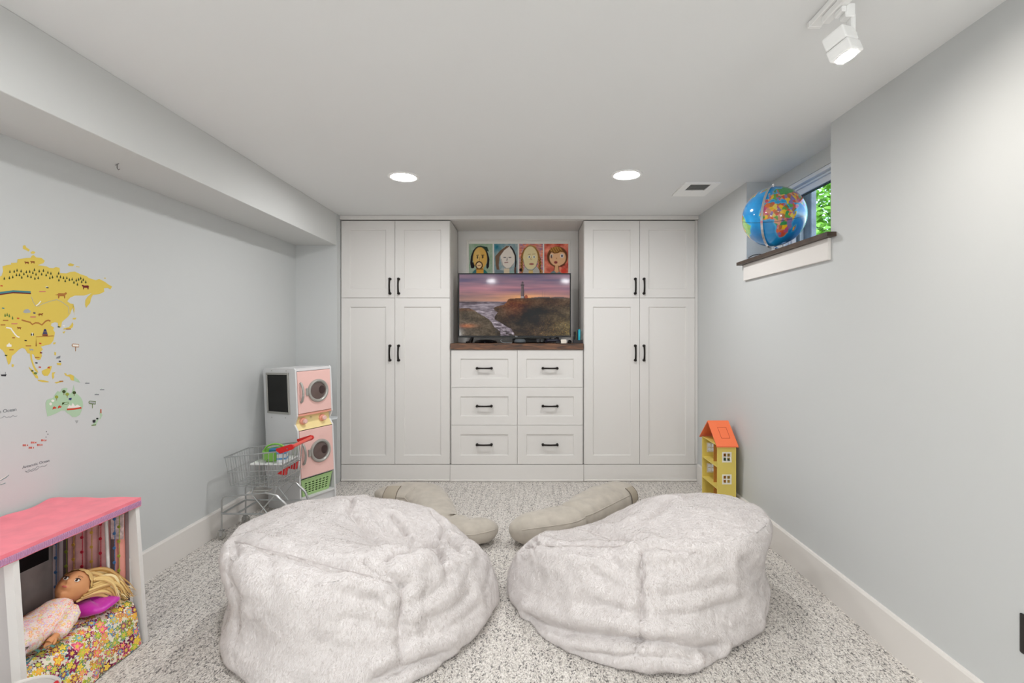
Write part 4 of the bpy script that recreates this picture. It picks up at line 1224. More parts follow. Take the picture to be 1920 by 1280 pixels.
t = thing('wall_outlet', 'black electrical outlet cover low on the right wall, at the picture edge', 'outlet', (XR, 1.377, 0.385))
m_outlet = mat('outlet_black', (44, 40, 38), 0.4)
MB().box((XR - 0.006, 1.342, 0.328), (XR - 0.0003, 1.412, 0.443), 0.004, 2).build('cover_plate', m_outlet, t, world=True)
for z in (0.364, 0.407):
    q = MB().box((XR - 0.0075, 1.361, z - 0.015), (XR - 0.0055, 1.393, z + 0.015), 0.0008).build('socket', mat('socket_black', (26, 24, 24), 0.3), t, world=True)
    for d in (-0.006, 0.006): MB().box((XR - 0.0078, 1.377 + d - 0.001, z - 0.002), (XR - 0.0074, 1.377 + d + 0.001, z + 0.008)).build('slot', m_blackg, q, world=True)
t = thing('soffit_mark', 'tiny hooked hook under the soffit above the map', 'mark', (-1.80, 2.11, ZS))  # mark on the soffit, modelled as bent wire
MB().tube([(0, 0, -0.0005), (0, 0, -0.018), (0.006, 0, -0.026), (0.012, 0, -0.022)], 0.0016, 6).build('wire', mat('wire_grey', (120, 118, 116), 0.4, metal=0.5), t)
MB().tube([(-0.016, 0.01, -0.0025), (0.016, -0.01, -0.0025)], 0.0014, 6).build('cross_wire', mat('wire_grey'), t)

# ------------------------------------------------------------------ globe on the window sill
def geo_canvas():
    c = Canvas(361, 181, (22, 140, 206), 2.0)
    n = c.noise(9, 5, 2, 4)
    c.a += n[..., None] * np.array((22, 40, 40.))
    lon = c.u * 360 - 180; lat = 90 - c.v * 180
    def LL(pts): return [((a + 180) / 360.0, (90 - b_) / 180.0) for a, b_ in pts]
    africa = [(-6, 35.5), (-1, 35.5), (10, 37), (11, 33.5), (20, 31), (20, 33), (25, 31.7), (32, 31.2), (35, 27), (38, 19), (43, 12), (51, 12), (48, 5), (42, -2), (39, -7), (40.5, -15), (35, -20), (35, -24), (32.5, -27), (28, -33), (20, -35), (18, -32), (15, -27), (12, -18), (13.5, -11), (12, -6), (9, -1), (9.5, 4), (5, 4.5), (2, 6.3), (-4, 5), (-8, 4.5), (-13, 8.5), (-17, 14), (-16.5, 20), (-13, 27), (-9.5, 31)]
    eur = [(-9, 43), (-9, 37), (-5, 36), (0, 39), (3, 42), (8, 44), (12, 42), (16, 38), (18, 40), (13, 45), (19, 42), (22, 37), (24, 40), (28, 41), (36, 36.5), (35, 31), (43, 12.5), (55, 18), (60, 22.5), (56, 24), (51, 25), (48, 30), (57, 27), (67, 25), (73, 19), (77, 8), (80, 14), (88, 22), (95, 16), (99, 8), (104, 2), (103, 10), (109, 12), (106, 20), (115, 22.5), (122, 30), (121, 39), (127, 36), (130, 43), (140, 50), (140, 58), (160, 60), (160, 68), (110, 76), (70, 72), (45, 67), (30, 70), (20, 70), (10, 63), (6, 59), (11, 59), (16, 57), (20, 65), (24, 65), (21, 60), (24, 59), (20, 54), (10, 54), (8, 57), (5, 53), (-2, 48.5), (-1, 44)]
    uk = [(-5, 50), (1, 51), (1, 53), (-2, 57), (-5, 58.5), (-5, 55), (-3, 53.5)]
    sam = [(-80, 0), (-77, 8), (-72, 12), (-62, 10.5), (-52, 5), (-50, 0), (-44, -2.5), (-35, -6), (-39, -14), (-41, -22), (-48, -26), (-55, -35), (-62, -39), (-66, -46), (-69, -54), (-74, -50), (-71, -30), (-70, -18), (-76, -14), (-81, -5)]
    nam = [(-168, 66), (-140, 70), (-110, 68), (-82, 70), (-80, 62), (-92, 58), (-82, 54), (-78, 62), (-65, 60), (-55, 52), (-65, 46), (-70, 43), (-75, 37), (-81, 30), (-80, 25.5), (-84, 30), (-97, 27), (-97, 19), (-90, 21), (-84, 11), (-79, 9), (-85, 10), (-105, 20), (-114, 30), (-124, 40), (-124, 48), (-135, 58), (-155, 58)]
    gre = [(-45, 60), (-20, 70), (-18, 80), (-40, 83), (-65, 78), (-53, 68)]
    mad = [(44, -16), (49.5, -12.5), (50, -16), (47, -25), (44, -24)]
    aus = [(114, -22), (122, -18), (130, -12), (136, -12), (140, -17), (143, -11), (153, -26), (150, -37), (140, -38), (130, -32), (115, -34)]
    ice = [(-24, 65), (-14, 65), (-16, 66.5), (-22, 66.5)]
    pal = np.array([(240, 190, 40), (226, 120, 60), (96, 168, 72), (220, 150, 120), (200, 90, 130), (180, 110, 60), (232, 206, 90), (140, 120, 170), (60, 150, 90), (214, 84, 60)], dtype=float)
    rs = np.random.RandomState(4)
    seeds = np.stack([rs.uniform(-180, 180, 1100), rs.uniform(-60, 78, 1100)], -1)
    jx = lon + 3 * c.noise(30, 16, 5, 2); jy = lat + 3 * c.noise(30, 16, 7, 2)
    best = np.full(lon.shape, 1e9); idx = np.zeros(lon.shape, dtype=int)
    for k, (a, b_) in enumerate(seeds):
        d = (jx - a) ** 2 + (jy - b_) ** 2
        mm = d < best
        best[mm] = d[mm]; idx[mm] = k
    cols = pal[rs.randint(0, len(pal), 1100)][idx]
    land = np.zeros(lon.shape)
    for pg in (africa, eur, uk, sam, nam, gre, mad, aus, ice): land = np.maximum(land, c.poly_mask(LL(pg)))
    big = c.poly_mask(LL([(28, 50), (60, 50), (180, 60), (180, 80), (28, 72)])); cols = np.where((big > 0)[..., None], np.array((70, 160, 84.)), cols)
    br = c.poly_mask(LL([(-74, -5), (-60, 4), (-30, 4), (-30, -35), (-55, -32), (-58, -18)])); cols = np.where((br > 0)[..., None], np.array((146, 190, 110.)), cols)
    halo = np.zeros(lon.shape)
    for dx in (-2, 0, 2):
        for dy in (-2, 0, 2): halo = np.maximum(halo, np.roll(np.roll(land, dx, 1), dy, 0))
    c.blend(halo * 0.4, (130, 205, 225))
    c.a = np.where((land > 0)[..., None], cols + 14 * c.noise(60, 40, 1, 2)[..., None], c.a)
    for la in (0,): c.blend(np.clip(1 - np.abs(lat - la) / 0.7, 0, 1) * 0.75, (20, 50, 70))
    for la in (23.5, -23.5, 66.5): c.blend(np.clip(1 - np.abs(lat - la) / 0.6, 0, 1) * 0.3, (20, 60, 90))
    return c
GC, GR = Vector((1.415, 2.80, 1.934)), 0.1705
dv = (Vector((0, 0, CAMH)) - GC).normalized()
upv = Vector((0, 0, 1)); upv = (upv - dv * upv.dot(dv)).normalized()
lfv = dv.cross(upv).normalized() * -1      # towards image left
la0, lo0, roll = math.radians(9), math.radians(9), math.radians(-1)
ez = (dv * math.sin(la0) + (upv * math.cos(roll) + Vector((-1, 0, 0)).cross(Vector((0, 0, 0))) + lfv * math.sin(roll)) * math.cos(la0)).normalized()
ex0 = (dv - ez * dv.dot(ez)).normalized()
ey0 = ez.cross(ex0)
ex = ex0 * math.cos(lo0) - ey0 * math.sin(lo0); ey = ez.cross(ex)
GM = Matrix((ex, ey, ez)).transposed().to_4x4(); GM.translation = GC
gt = thing('desk_globe', 'blue world globe on a chrome stand on the window sill', 'globe', (GC.x, GC.y, 1.7335))
gcv = geo_canvas()
lo_, la_ = gcv.u * 2 * PI - PI, PI / 2 - gcv.v * PI
Vg = np.stack([np.cos(la_) * np.cos(lo_), np.cos(la_) * np.sin(lo_), np.sin(la_)], -1).reshape(-1, 3) * GR
GMn = np.array(GM); Vg = Vg @ GMn[:3, :3].T + GMn[:3, 3]
np_mesh('ball', Vg, [f[::-1] for f in grid_faces(361, 181)], mat('globe_print', rough=0.12, attr='Col', coat=0.6), gt, True, world=True, cols=gcv.a.reshape(-1, 3))
m_chrome = mat('chrome', (214, 214, 216), 0.12, metal=1.0)
vs, fs = [], []
lr = math.radians(-11)
for i in range(49):
    a = math.radians(96 - 192 * i / 48)
    for rr_, dy in ((GR + 0.008, -0.0065), (GR + 0.008, 0.0065), (GR + 0.0105, 0.0065), (GR + 0.0105, -0.0065)):
        v = Vector((math.cos(a) * rr_, dy, math.sin(a) * rr_)); v = Matrix.Rotation(lr, 3, 'Z') @ v
        vs.append(GM @ v)
for i in range(48):
    for k in range(4): fs.append((i * 4 + k, i * 4 + (k + 1) % 4, i * 4 + 4 + (k + 1) % 4, i * 4 + 4 + k))
fs += [(0, 1, 2, 3), (192, 193, 194, 195)]
b = MB(); b.faces([tuple(v) for v in vs], fs); b.build('meridian_arm', m_chrome, gt, world=True)
for s in (-1, 1): MB().tube([tuple(GM @ Vector((0, 0, s * (GR - 0.003)))), tuple(GM @ Vector((0, 0, s * (GR + 0.014))))], 0.006, 12).build('axis_pin', m_chrome, gt, world=True)
sp = GM @ Vector((0, 0, -(GR + 0.011)))
bx_, by_ = 1.47, 2.86
MB().tube([tuple(sp), (sp.x * 0.6 + bx_ * 0.4, sp.y * 0.6 + by_ * 0.4, sp.z - 0.003), (bx_, by_, 1.752)], [0.006, 0.008, 0.010], 12).build('stem', m_chrome, gt, world=True)
MB().lathe([(0, 0.0005), (0.068, 0.0005), (0.07, 0.004), (0.05, 0.011), (0.02, 0.018), (0, 0.02)], 32, Matrix.Translation((bx_, by_, 1.7335))).build('base', m_chrome, gt, world=True)
t = thing('globe_cable', 'thin black power cable lying on the sill behind the globe', 'cable', (1.45, 3.0, 1.7335))
MB().tube([(1.44, 2.945, 1.737), (1.425, 2.99, 1.748), (1.41, 3.05, 1.752), (1.405, 3.10, 1.745), (1.42, 3.13, 1.737), (1.47, 3.15, 1.737)], 0.0026, 6).build('cord', m_black, t, world=True)
# ------------------------------------------------------------------ toy washer-dryer tower
m_toyw = mat('toy_white', (222, 222, 222), 0.45)
m_pink = mat('toy_pink', (240, 196, 188), 0.5)
m_salmon = mat('toy_salmon', (240, 168, 146), 0.5)
m_yel = mat('toy_cream_yellow', (242, 222, 160), 0.5)
m_silver = mat('toy_silver', (176, 174, 168), 0.35, metal=0.35)
TW, TD, TH = 0.288, 0.375, 1.005
TM = Matrix.Rotation(math.radians(-2.3), 4, 'Y') @ Matrix.Rotation(math.atan2(0.8625, 0.506), 4, 'Z')
te = TM.to_euler()
tw = thing('toy_washer_dryer', 'white and pink toy washer dryer tower in the corner left of the cabinets', 'toy appliance', (-1.569, 3.315, 0.0145), te)
prof = [(0, 0), (0, 0.574), (0.032, 0.616), (0.0, 0.675), (0, TH - 0.012), (0.012, TH), (TD - 0.012, TH), (TD, TH - 0.012), (TD, 0)]   # (depth, z)
def side(x0, x1):
    b = MB()
    b.prism([(p_[0], p_[1]) for p_ in prof], x1 - x0, Matrix(((0, 0, 1, x0), (1, 0, 0, 0), (0, 1, 0, 0), (0, 0, 0, 1))))
    return b
sp_ = side(0, 0.011).build('side_panel', m_toyw, tw)
side(TW - 0.011, TW).build('side_panel', m_toyw, tw)
b = MB(); b.box((0.011, 0.004, TH - 0.022), (TW - 0.011, TD, TH - 0.004)); b.build('top_panel', m_toyw, tw)
MB().box((0.011, TD - 0.008, 0.02), (TW - 0.011, TD, TH - 0.022)).build('back_panel', m_toyw, tw)
MB().box((0.011, 0.02, 0.232), (TW - 0.011, TD - 0.008, 0.242)).build('shelf', m_toyw, tw)
MB().box((0.011, 0.004, 0.095), (TW - 0.011, TD - 0.008, 0.107)).build('bottom_shelf', m_toyw, tw)
MB().box((0.011, 0.02, 0.03), (TW - 0.011, 0.032, 0.095)).build('kick_board', m_toyw, tw)
MB().box((0.011, 0.003, 0.672), (TW - 0.011, 0.06, 0.686)).build('ledge', m_salmon, tw)
# sloping control panel
cpm = Matrix.Translation((0, 0.036, 0.612)) @ Matrix.Rotation(math.radians(-22), 4, 'X')
b = MB(); b.faces([(0.011, 0.001, 0.574), (TW - 0.011, 0.001, 0.574), (TW - 0.011, 0.030, 0.616), (0.011, 0.030, 0.616), (TW - 0.011, 0.034, 0.672), (0.011, 0.034, 0.672), (0.011, 0.045, 0.574), (TW - 0.011, 0.045, 0.574), (TW - 0.011, 0.045, 0.672), (0.011, 0.045, 0.672)],
        [(0, 1, 2, 3), (3, 2, 4, 5), (6, 9, 8, 7), (0, 6, 7, 1), (5, 4, 8, 9), (0, 3, 5, 9, 6), (1, 7, 8, 4, 2)])
cp = b.build('control_panel', m_yel, tw)
for kx in (0.062, 0.215):
    mx = Matrix.Translation((kx, 0.024, 0.632)) @ Matrix.Rotation(math.radians(90), 4, 'X')
    k = MB().lathe([(0, -0.012), (0.024, -0.012), (0.024, 0.004), (0.021, 0.008), (0.017, 0.01), (0.016, 0.026), (0.012, 0.031), (0, 0.032)], 24, mx).build('knob', m_salmon, cp)
    MB().lathe([(0.0155, 0.020), (0.0168, 0.022), (0.0165, 0.028), (0.0125, 0.0325), (0, 0.033)], 24, mx).build('knob_cap', m_pink, cp)
for kx, kz in ((0.13, 0.648), (0.145, 0.626)):
    MB().lathe([(0.006, 0), (0.008, 0), (0.008, 0.0012), (0.006, 0.0012), (0.006, 0)], 20, Matrix.Translation((kx, 0.0325, kz)) @ Matrix.Rotation(PI / 2, 4, 'X')).build('dial_mark', mat('mark_grey', (120, 112, 92), 0.6), cp)
m_port = mat('porthole_dark', (104, 88, 84), 0.15, spec=0.6)
m_drum = mat('drum_brown', (62, 44, 42), 0.5)
def washer_door(z0, z1):
    d = MB().box((0.013, -0.004, z0 + 0.003), (TW - 0.013, 0.010, z1 - 0.003), 0.002).build('door', m_pink, tw)
    cz, cx = (z0 + z1) / 2, 0.168
    mx = Matrix.Translation((cx, -0.004, cz)) @ Matrix.Rotation(PI / 2, 4, 'X')
    MB().lathe([(0.082, -0.002), (0.082, 0.006), (0.078, 0.013), (0.070, 0.015), (0.064, 0.012), (0.060, 0.004), (0.060, -0.002), (0.082, -0.002)], 44, mx).build('porthole_ring', m_silver, d)
    MB().lathe([(0, 0.010), (0.03, 0.009), (0.061, 0.003)], 36, mx).build('porthole_glass', m_port, d)
    MB().lathe([(0, 0.0112), (0.024, 0.0100), (0.024, 0.0092)], 20, mx @ Matrix.Translation((0.026, 0.004, 0.0)) @ Matrix.Scale(1.25, 4, (0, 1, 0))).build('drum_cutout', m_drum, d)
    MB().box((cx - 0.096, -0.012, cz - 0.026), (cx - 0.078, -0.004, cz + 0.026), 0.003).build('hinge', m_silver, d)
    pts = [(0.034, -0.004, cz - 0.066), (0.034, -0.016, cz - 0.06), (0.036, -0.026, cz - 0.03), (0.037, -0.029, cz), (0.036, -0.026, cz + 0.03), (0.034, -0.016, cz + 0.06), (0.034, -0.004, cz + 0.066)]
    MB().tube(pts, [0.0085, 0.008, 0.0075, 0.0075, 0.0075, 0.008, 0.0085], 10).build('handle', m_silver, d)
washer_door(0.686, TH - 0.022)
washer_door(0.240, 0.572)
# chalkboard on the side
cb = MB()
for y0, y1, z0, z1 in ((0.07, 0.335, 0.685, 0.70), (0.07, 0.335, 0.96, 0.975), (0.07, 0.085, 0.70, 0.96), (0.32, 0.335, 0.70, 0.96)):
    cb.box((-0.008, y0, z0), (0.001, y1, z1), 0.002)
cbo = cb.build('chalkboard_frame', m_silver, tw)
MB().box((-0.003, 0.082, 0.697), (0.0005, 0.323, 0.963)).build('chalkboard', mat('chalkboard', (32, 32, 30), 0.8), cbo)
for y_, z_ in ((0.13, 0.66), (0.29, 0.655), (0.1, 0.988), (0.27, 0.989)):
    MB().lathe([(0, 0.0015), (0.0045, 0.001), (0.005, -0.001)], 12, Matrix.Translation((0, y_, z_)) @ Matrix.Rotation(-PI / 2, 4, 'Y')).build('screw_cap', m_silver, sp_)
# fold-out shelf on the far side
b = MB(); b.prism([(TW, 0.03), (TW + 0.06, 0.03), (TW + 0.095, 0.07), (TW + 0.1, 0.2), (TW, 0.24)], 0.008, Matrix.Translation((0, 0, 0.60)))
b.build('fold_out_shelf', mat('shelf_pale_grey', (206, 210, 212), 0.3), tw)

# green laundry basket in the bottom bay
m_green = mat('basket_green', (170, 204, 140), 0.45)
lb = thing('laundry_basket', 'small pale green slotted laundry basket in the bottom of the toy washer', 'basket', (0, 0, 0))
lb.matrix_world = Matrix.LocRotScale(Vector((-1.569, 3.315, 0.0145)), te, None) @ Matrix.Translation((0.144, 0.10, 0.1075))
ROOT[lb.name] = Matrix.LocRotScale(Vector((-1.569, 3.315, 0.0145)), te, None) @ Matrix.Translation((0.144, 0.10, 0.1075))
lb.location = ROOT[lb.name].to_translation(); lb.rotation_euler = te
def slotted(p00, p10, p01, p11, nx, nz, bx_, bz_):
    """panel with a grid of slots; bx_, bz_ = share of bar"""
    vs, fs = [], []
    xs = [0.0]; zs = [0.0]
    cw, ch = (1 - 0.16) / nx, (1 - 0.30) / nz
    for i in range(nx): xs += [0.08 + i * cw + cw * bx_ / 2, 0.08 + (i + 1) * cw - cw * bx_ / 2]
    for i in range(nz): zs += [0.12 + i * ch + ch * bz_ / 2, 0.12 + (i + 1) * ch - ch * bz_ / 2]
    xs.append(1.0); zs.append(1.0)
    p00, p10, p01, p11 = map(Vector, (p00, p10, p01, p11))
    for z in zs:
        for x in xs:
            vs.append((p00 * (1 - x) + p10 * x) * (1 - z) + (p01 * (1 - x) + p11 * x) * z)
    n = len(xs)
    for j in range(len(zs) - 1):
        for i in range(n - 1):
            if i % 2 == 1 and j % 2 == 1: continue
            fs.append((j * n + i, j * n + i + 1, (j + 1) * n + i + 1, (j + 1) * n + i))
    return vs, fs
BW, BD_, BH = 0.124, 0.09, 0.118
bt = [(-BW * 0.85, -BD_ * 0.8, 0.002), (BW * 0.85, -BD_ * 0.8, 0.002), (BW * 0.85, BD_, 0.002), (-BW * 0.85, BD_, 0.002)]
tp = [(-BW, -BD_, BH), (BW, -BD_, BH), (BW, BD_ * 1.1, BH), (-BW, BD_ * 1.1, BH)]
for i in range(4):
    j = (i + 1) % 4
    vs, fs = slotted(bt[i], bt[j], tp[i], tp[j], 7, 5, 0.38, 0.45)
    o = np_mesh('slotted_wall', [tuple(v) for v in vs], fs, m_green, lb, False)
    md = o.modifiers.new('thick', 'SOLIDIFY'); md.thickness = 0.003
MB().box((-BW * 0.85, -BD_ * 0.8, 0.0005), (BW * 0.85, BD_, 0.003)).build('bottom', m_green, lb)
MB().tube(tp, 0.0045, 8, closed=True).build('rim', m_green, lb)

# ------------------------------------------------------------------ toy shopping cart
m_wire = mat('cart_wire', (190, 192, 192), 0.28, metal=0.85)
m_red = mat('cart_red', (212, 40, 40), 0.35)
m_tyre = mat('cart_wheel_grey', (168, 166, 160), 0.5)
CXN, CXR, CY0, CY1 = -1.865, -1.475, 2.955, 3.215      # nose, rear, near side, far side
ct = thing('toy_shopping_cart', 'chrome wire toy shopping cart with red handle, nose to the left wall', 'toy cart', ((CXN + CXR) / 2, (CY0 + CY1) / 2, 0))
def side_rim(y): return [(CXN, y, 0.500), (CXN + 0.02, y, 0.503), (-1.70, y, 0.518), (-1.52, y, 0.538)]
b = MB()
b.tube([(CXN, CY0, 0.500), (-1.70, CY0, 0.518), (-1.505, CY0, 0.540), (-1.505, CY1, 0.540), (-1.70, CY1, 0.518), (CXN, CY1, 0.500)], 0.0042, 8, closed=True)
b.build('basket_rim', m_wire, ct, world=True)
BI = 0.022   # basket narrows downwards
def wall_pt(x, side, f):
    """f = 0 at the floor of the basket, 1 at the rim"""
    zt = 0.500 + (x - CXN) / (CXR - CXN) * 0.04
    zb = 0.322 - (x - CXN) / (CXR - CXN) * 0.012
    xx = x + (1 - f) * (0.02 * (1 - (x - CXN) / 0.36) - 0.02 * (x - CXN) / 0.36)
    y = (CY0 + BI * (1 - f)) if side == 0 else (CY1 - BI * (1 - f))
    return (xx, y, zb + (zt - zb) * f)
for side_ in (0, 1):
    b = MB()
    for k in range(13):
        x = CXN + 0.004 + k * 0.0295
        b.tube([wall_pt(x, side_, 0), wall_pt(x, side_, 0.5), wall_pt(x, side_, 1)], 0.002, 5)
    for f in (0.0, 0.48):
        b.tube([wall_pt(CXN + q * 0.36, side_, f) for q in np.linspace(0, 1, 7)], 0.0026, 6)
    b.build('side_grid', m_wire, ct, world=True)
b = MB()
for k in range(9):
    y = CY0 + 0.03 + k * (CY1 - CY0 - 0.06) / 8
    b.tube([(CXN, y, 0.5), (CXN + 0.02, y, 0.322)], 0.002, 5)
b.tube([(CXN + 0.01, CY0 + 0.01, 0.41), (CXN + 0.01, CY1 - 0.01, 0.41)], 0.0026, 6)
b.build('nose_grid', m_wire, ct, world=True)
b = MB()
for k in range(9):
    y = CY0 + BI + k * (CY1 - CY0 - 2 * BI) / 8
    b.tube([(CXN + 0.02, y, 0.322), (-1.525, y, 0.311)], 0.0018, 5)
for k in range(5):
    x = CXN + 0.03 + k * 0.075
    b.tube([(x, CY0 + BI, 0.319), (x, CY1 - BI, 0.319)], 0.0024, 6)
b.build('floor_grid', m_wire, ct, world=True)
b = MB()
for k in range(8):
    y = CY0 + 0.012 + k * (CY1 - CY0 - 0.024) / 7
    b.tube([(-1.507, y, 0.538), (-1.525, y, 0.313)], 0.002, 5)
for z in (0.44, 0.365): b.tube([(-1.512, CY0 + 0.01, z), (-1.512, CY1 - 0.01, z)], 0.0024, 6)
b.build('rear_gate', m_wire, ct, world=True)
# fold-out seat
b = MB()
b.tube([(-1.52, CY0 + 0.04, 0.37), (-1.63, CY0 + 0.04, 0.385), (-1.64, CY0 + 0.04, 0.47), (-1.64, CY1 - 0.04, 0.47), (-1.63, CY1 - 0.04, 0.385), (-1.52, CY1 - 0.04, 0.37)], 0.0024, 6)
for k in range(6):
    y = CY0 + 0.05 + k * (CY1 - CY0 - 0.1) / 5
    b.tube([(-1.63, y, 0.385), (-1.64, y, 0.47)], 0.002, 5)
b.build('seat_frame', m_wire, ct, world=True)
for y in (CY0 + 0.055, CY1 - 0.075):
    b = MB(); b.prism([(-1.575, 0.385), (-1.522, 0.375), (-1.512, 0.425), (-1.53, 0.415)], 0.028, Matrix(((1, 0, 0, 0), (0, 0, -1, y + 0.028), (0, 1, 0, 0), (0, 0, 0, 1))))
    b.build('seat_flap', m_red, ct, world=True)
# handle
b = MB(); b.tube([(-1.452, CY0 - 0.004, 0.566), (-1.452, CY1 + 0.004, 0.566)], 0.011, 14); b.build('handle_bar', mat('handle_coral', (226, 92, 80), 0.35), ct, world=True)
for y in (CY0 - 0.010, CY1 - 0.004):
    b = MB(); b.prism([(-1.545, 0.545), (-1.545, 0.556), (-1.46, 0.582), (-1.442, 0.578), (-1.436, 0.563), (-1.445, 0.552), (-1.49, 0.536), (-1.52, 0.526)], 0.014, Matrix(((1, 0, 0, 0), (0, 0, -1, y + 0.014), (0, 1, 0, 0), (0, 0, 0, 1))))
    q = b.build('handle_clamp', m_red, ct, world=True)
    MB().lathe([(0, 0.0025), (0.004, 0.002), (0.0045, 0)], 12, Matrix.Translation((-1.475, y - 0.0002, 0.558)) @ Matrix.Rotation(PI / 2, 4, 'X')).build('rivet', m_chrome, q, world=True)
# chassis
for y in (CY0 + 0.005, CY1 - 0.005):
    b = MB()
    b.tube([(CXN - 0.02, y, 0.055), (CXN - 0.02, y, 0.235), (CXN - 0.013, y, 0.253), (CXN, y, 0.258), (-1.60, y, 0.284)], 0.005, 8)
    b.tube([(-1.62, y, 0.285), (-1.55, y, 0.268), (-1.49, y, 0.21), (-1.455, y, 0.12), (-1.45, y, 0.055)], 0.008, 10)
    b.tube([(CXN - 0.02, y, 0.155), (-1.46, y, 0.15)], 0.006, 8)
    b.tube([(-1.70, y, 0.276), (-1.60, y, 0.152)], 0.004, 8); b.tube([(-1.56, y, 0.272), (-1.66, y, 0.152)], 0.004, 8)
    b.tube([(-1.70, y, 0.28), (-1.70, y + (0.02 if y < 3.1 else -0.02), 0.318)], 0.004, 6); b.tube([(-1.56, y, 0.275), (-1.56, y + (0.02 if y < 3.1 else -0.02), 0.312)], 0.004, 6)
    b.build('side_frame', m_wire, ct, world=True)
b = MB()
for x, z, r_ in ((CXN - 0.02, 0.155, 0.006), (CXN + 0.07, 0.154, 0.006), (-1.46, 0.15, 0.006), (-1.62, 0.285, 0.005)):
    b.tube([(x, CY0 + 0.005, z), (x, CY1 - 0.005, z)], r_, 8)
b.build('cross_bars', m_wire, ct, world=True)
b = MB(); b.box((-1.72, CY0 + 0.012, 0.287), (-1.60, CY0 + 0.05, 0.296), 0.003); b.build('name_plate', m_silver, ct, world=True)
for x in (CXN - 0.02, -1.45):
    for y in (CY0 + 0.005, CY1 - 0.005):
        mx = Matrix.Translation((x, y, 0.0265)) @ Matrix.Rotation(PI / 2, 4, 'X')
        w_ = MB().lathe([(0.008, -0.009), (0.022, -0.009), (0.0255, -0.005), (0.0255, 0.005), (0.022, 0.009), (0.008, 0.009), (0.008, -0.009)], 24, mx).build('wheel', m_tyre, ct, world=True)
        MB().lathe([(0, -0.0105), (0.008, -0.0105), (0.008, 0.0105), (0, 0.0105)], 14, mx).build('hub', m_black, w_, world=True)
        b = MB(); b.box((x - 0.008, y - 0.013, 0.022), (x + 0.008, y - 0.0105, 0.056)); b.box((x - 0.008, y + 0.0105, 0.022), (x + 0.008, y + 0.013, 0.056)); b.box((x - 0.012, y - 0.013, 0.054), (x + 0.012, y + 0.013, 0.058))
        b.build('caster_fork', m_wire, w_, world=True)
# what rides in the cart
t = thing('toy_case', 'bright green toy case with an arched rim lying in the shopping cart', 'toy', (-1.640, 3.12, 0.451))
b = MB(); b.lathe([(0, 0), (0.075, 0), (0.082, 0.01), (0.085, 0.06), (0.078, 0.062), (0.076, 0.014), (0, 0.012)], 32, Matrix.Scale(0.85, 4, (1, 0, 0)) @ Matrix.Identity(4))
b.build('shell', mat('toy_green', (134, 190, 84), 0.4), t)
MB().tube([(0.07 * math.cos(a), 0.0, 0.05 + 0.045 * math.sin(a)) for a in np.linspace(0, PI, 15)], 0.006, 8).build('arched_handle', mat('toy_green'), t)
MB().box((-0.03, -0.03, 0.014), (0.03, 0.02, 0.07), 0.008, 2).build('insert', mat('toy_blue', (60, 120, 160), 0.5), t)
t = thing('toy_carton', 'white and blue toy food carton beside the green case in the cart', 'toy', (-1.556, 3.045, 0.451), (0, 0, 0.3))
MB().box((-0.028, -0.03, 0), (0.028, 0.03, 0.085), 0.003).build('box', mat('carton_white', (226, 230, 232), 0.5), t)
for z in (0.02, 0.055): MB().box((-0.0285, -0.0305, z), (0.0285, 0.0305, z + 0.012), 0.001).build('stripe', mat('carton_blue', (86, 150, 200), 0.5), t)
t = thing('toy_tray', 'flat white tray under the toys inside the shopping cart', 'tray', (-1.625, 3.085, 0.445))
MB().box((-0.10, -0.10, 0), (0.095, 0.10, 0.004), 0.001).build('plate', mat('tray_white', (226, 226, 224), 0.4), t)
MB().tube([(-0.10, -0.10, 0.005), (0.095, -0.10, 0.005), (0.095, 0.10, 0.005), (-0.10, 0.10, 0.005)], 0.005, 8, closed=True).build('rim', mat('tray_white'), t)

# ------------------------------------------------------------------ yellow dollhouse with orange roof
m_dy = mat('dollhouse_yellow', (226, 204, 104), 0.55)
m_do = mat('dollhouse_orange', (244, 122, 76), 0.55)
m_dr = mat('dollhouse_red', (206, 58, 48), 0.55)
m_dw = mat('dollhouse_window_white', (236, 232, 220), 0.5)
HX0, HX1, HY0, HY1, HZE, HZR = 1.262, 1.388, 3.25, 3.54, 0.506, 0.640
dh = thing('dollhouse', 'narrow yellow dollhouse with an orange roof against the right wall', 'dollhouse', ((HX0 + HX1) / 2, (HY0 + HY1) / 2, 0))
W4 = [((1.297, 0.396), (1.354, 0.459)), ((1.297, 0.248), (1.354, 0.309))]
def wall_with_windows(y0, y1):
    b = MB()
    xs = [HX0, W4[0][0][0], W4[0][1][0], HX1]
    zs = [0.004, W4[1][0][1], W4[1][1][1], W4[0][0][1], W4[0][1][1], HZE]
    for i in range(3):
        for j in range(5):
            if i == 1 and j in (1, 3): continue
            b.box((xs[i], y0, zs[j]), (xs[i + 1], y1, zs[j + 1]))
    return b
for y0, y1 in ((HY0, HY0 + 0.007), (HY1 - 0.007, HY1)):
    wl_ = wall_with_windows(y0, y1).build('side_wall', m_dy, dh, world=True)
    for (xa_, za_), (xb_, zb_) in W4:
        b = MB()
        yy0, yy1 = y0 - 0.0015, y1 + 0.0015
        e = 0.006
        b.box((xa_ - 0.003, yy0, za_ - 0.003), (xb_ + 0.003, yy1, za_ + e)); b.box((xa_ - 0.003, yy0, zb_ - e), (xb_ + 0.003, yy1, zb_ + 0.003))
        b.box((xa_ - 0.003, yy0, za_ + e), (xa_ + e, yy1, zb_ - e)); b.box((xb_ - e, yy0, za_ + e), (xb_ + 0.003, yy1, zb_ - e))
        xm, zm_ = (xa_ + xb_) / 2, (za_ + zb_) / 2
        b.box((xm - 0.003, yy0, za_ + e), (xm + 0.003, yy1, zb_ - e)); b.box((xa_ + e, yy0 + 0.001, zm_ - 0.003), (xb_ - e, yy1 - 0.001, zm_ + 0.003))
        b.build('window_frame', m_dw, wl_, world=True)
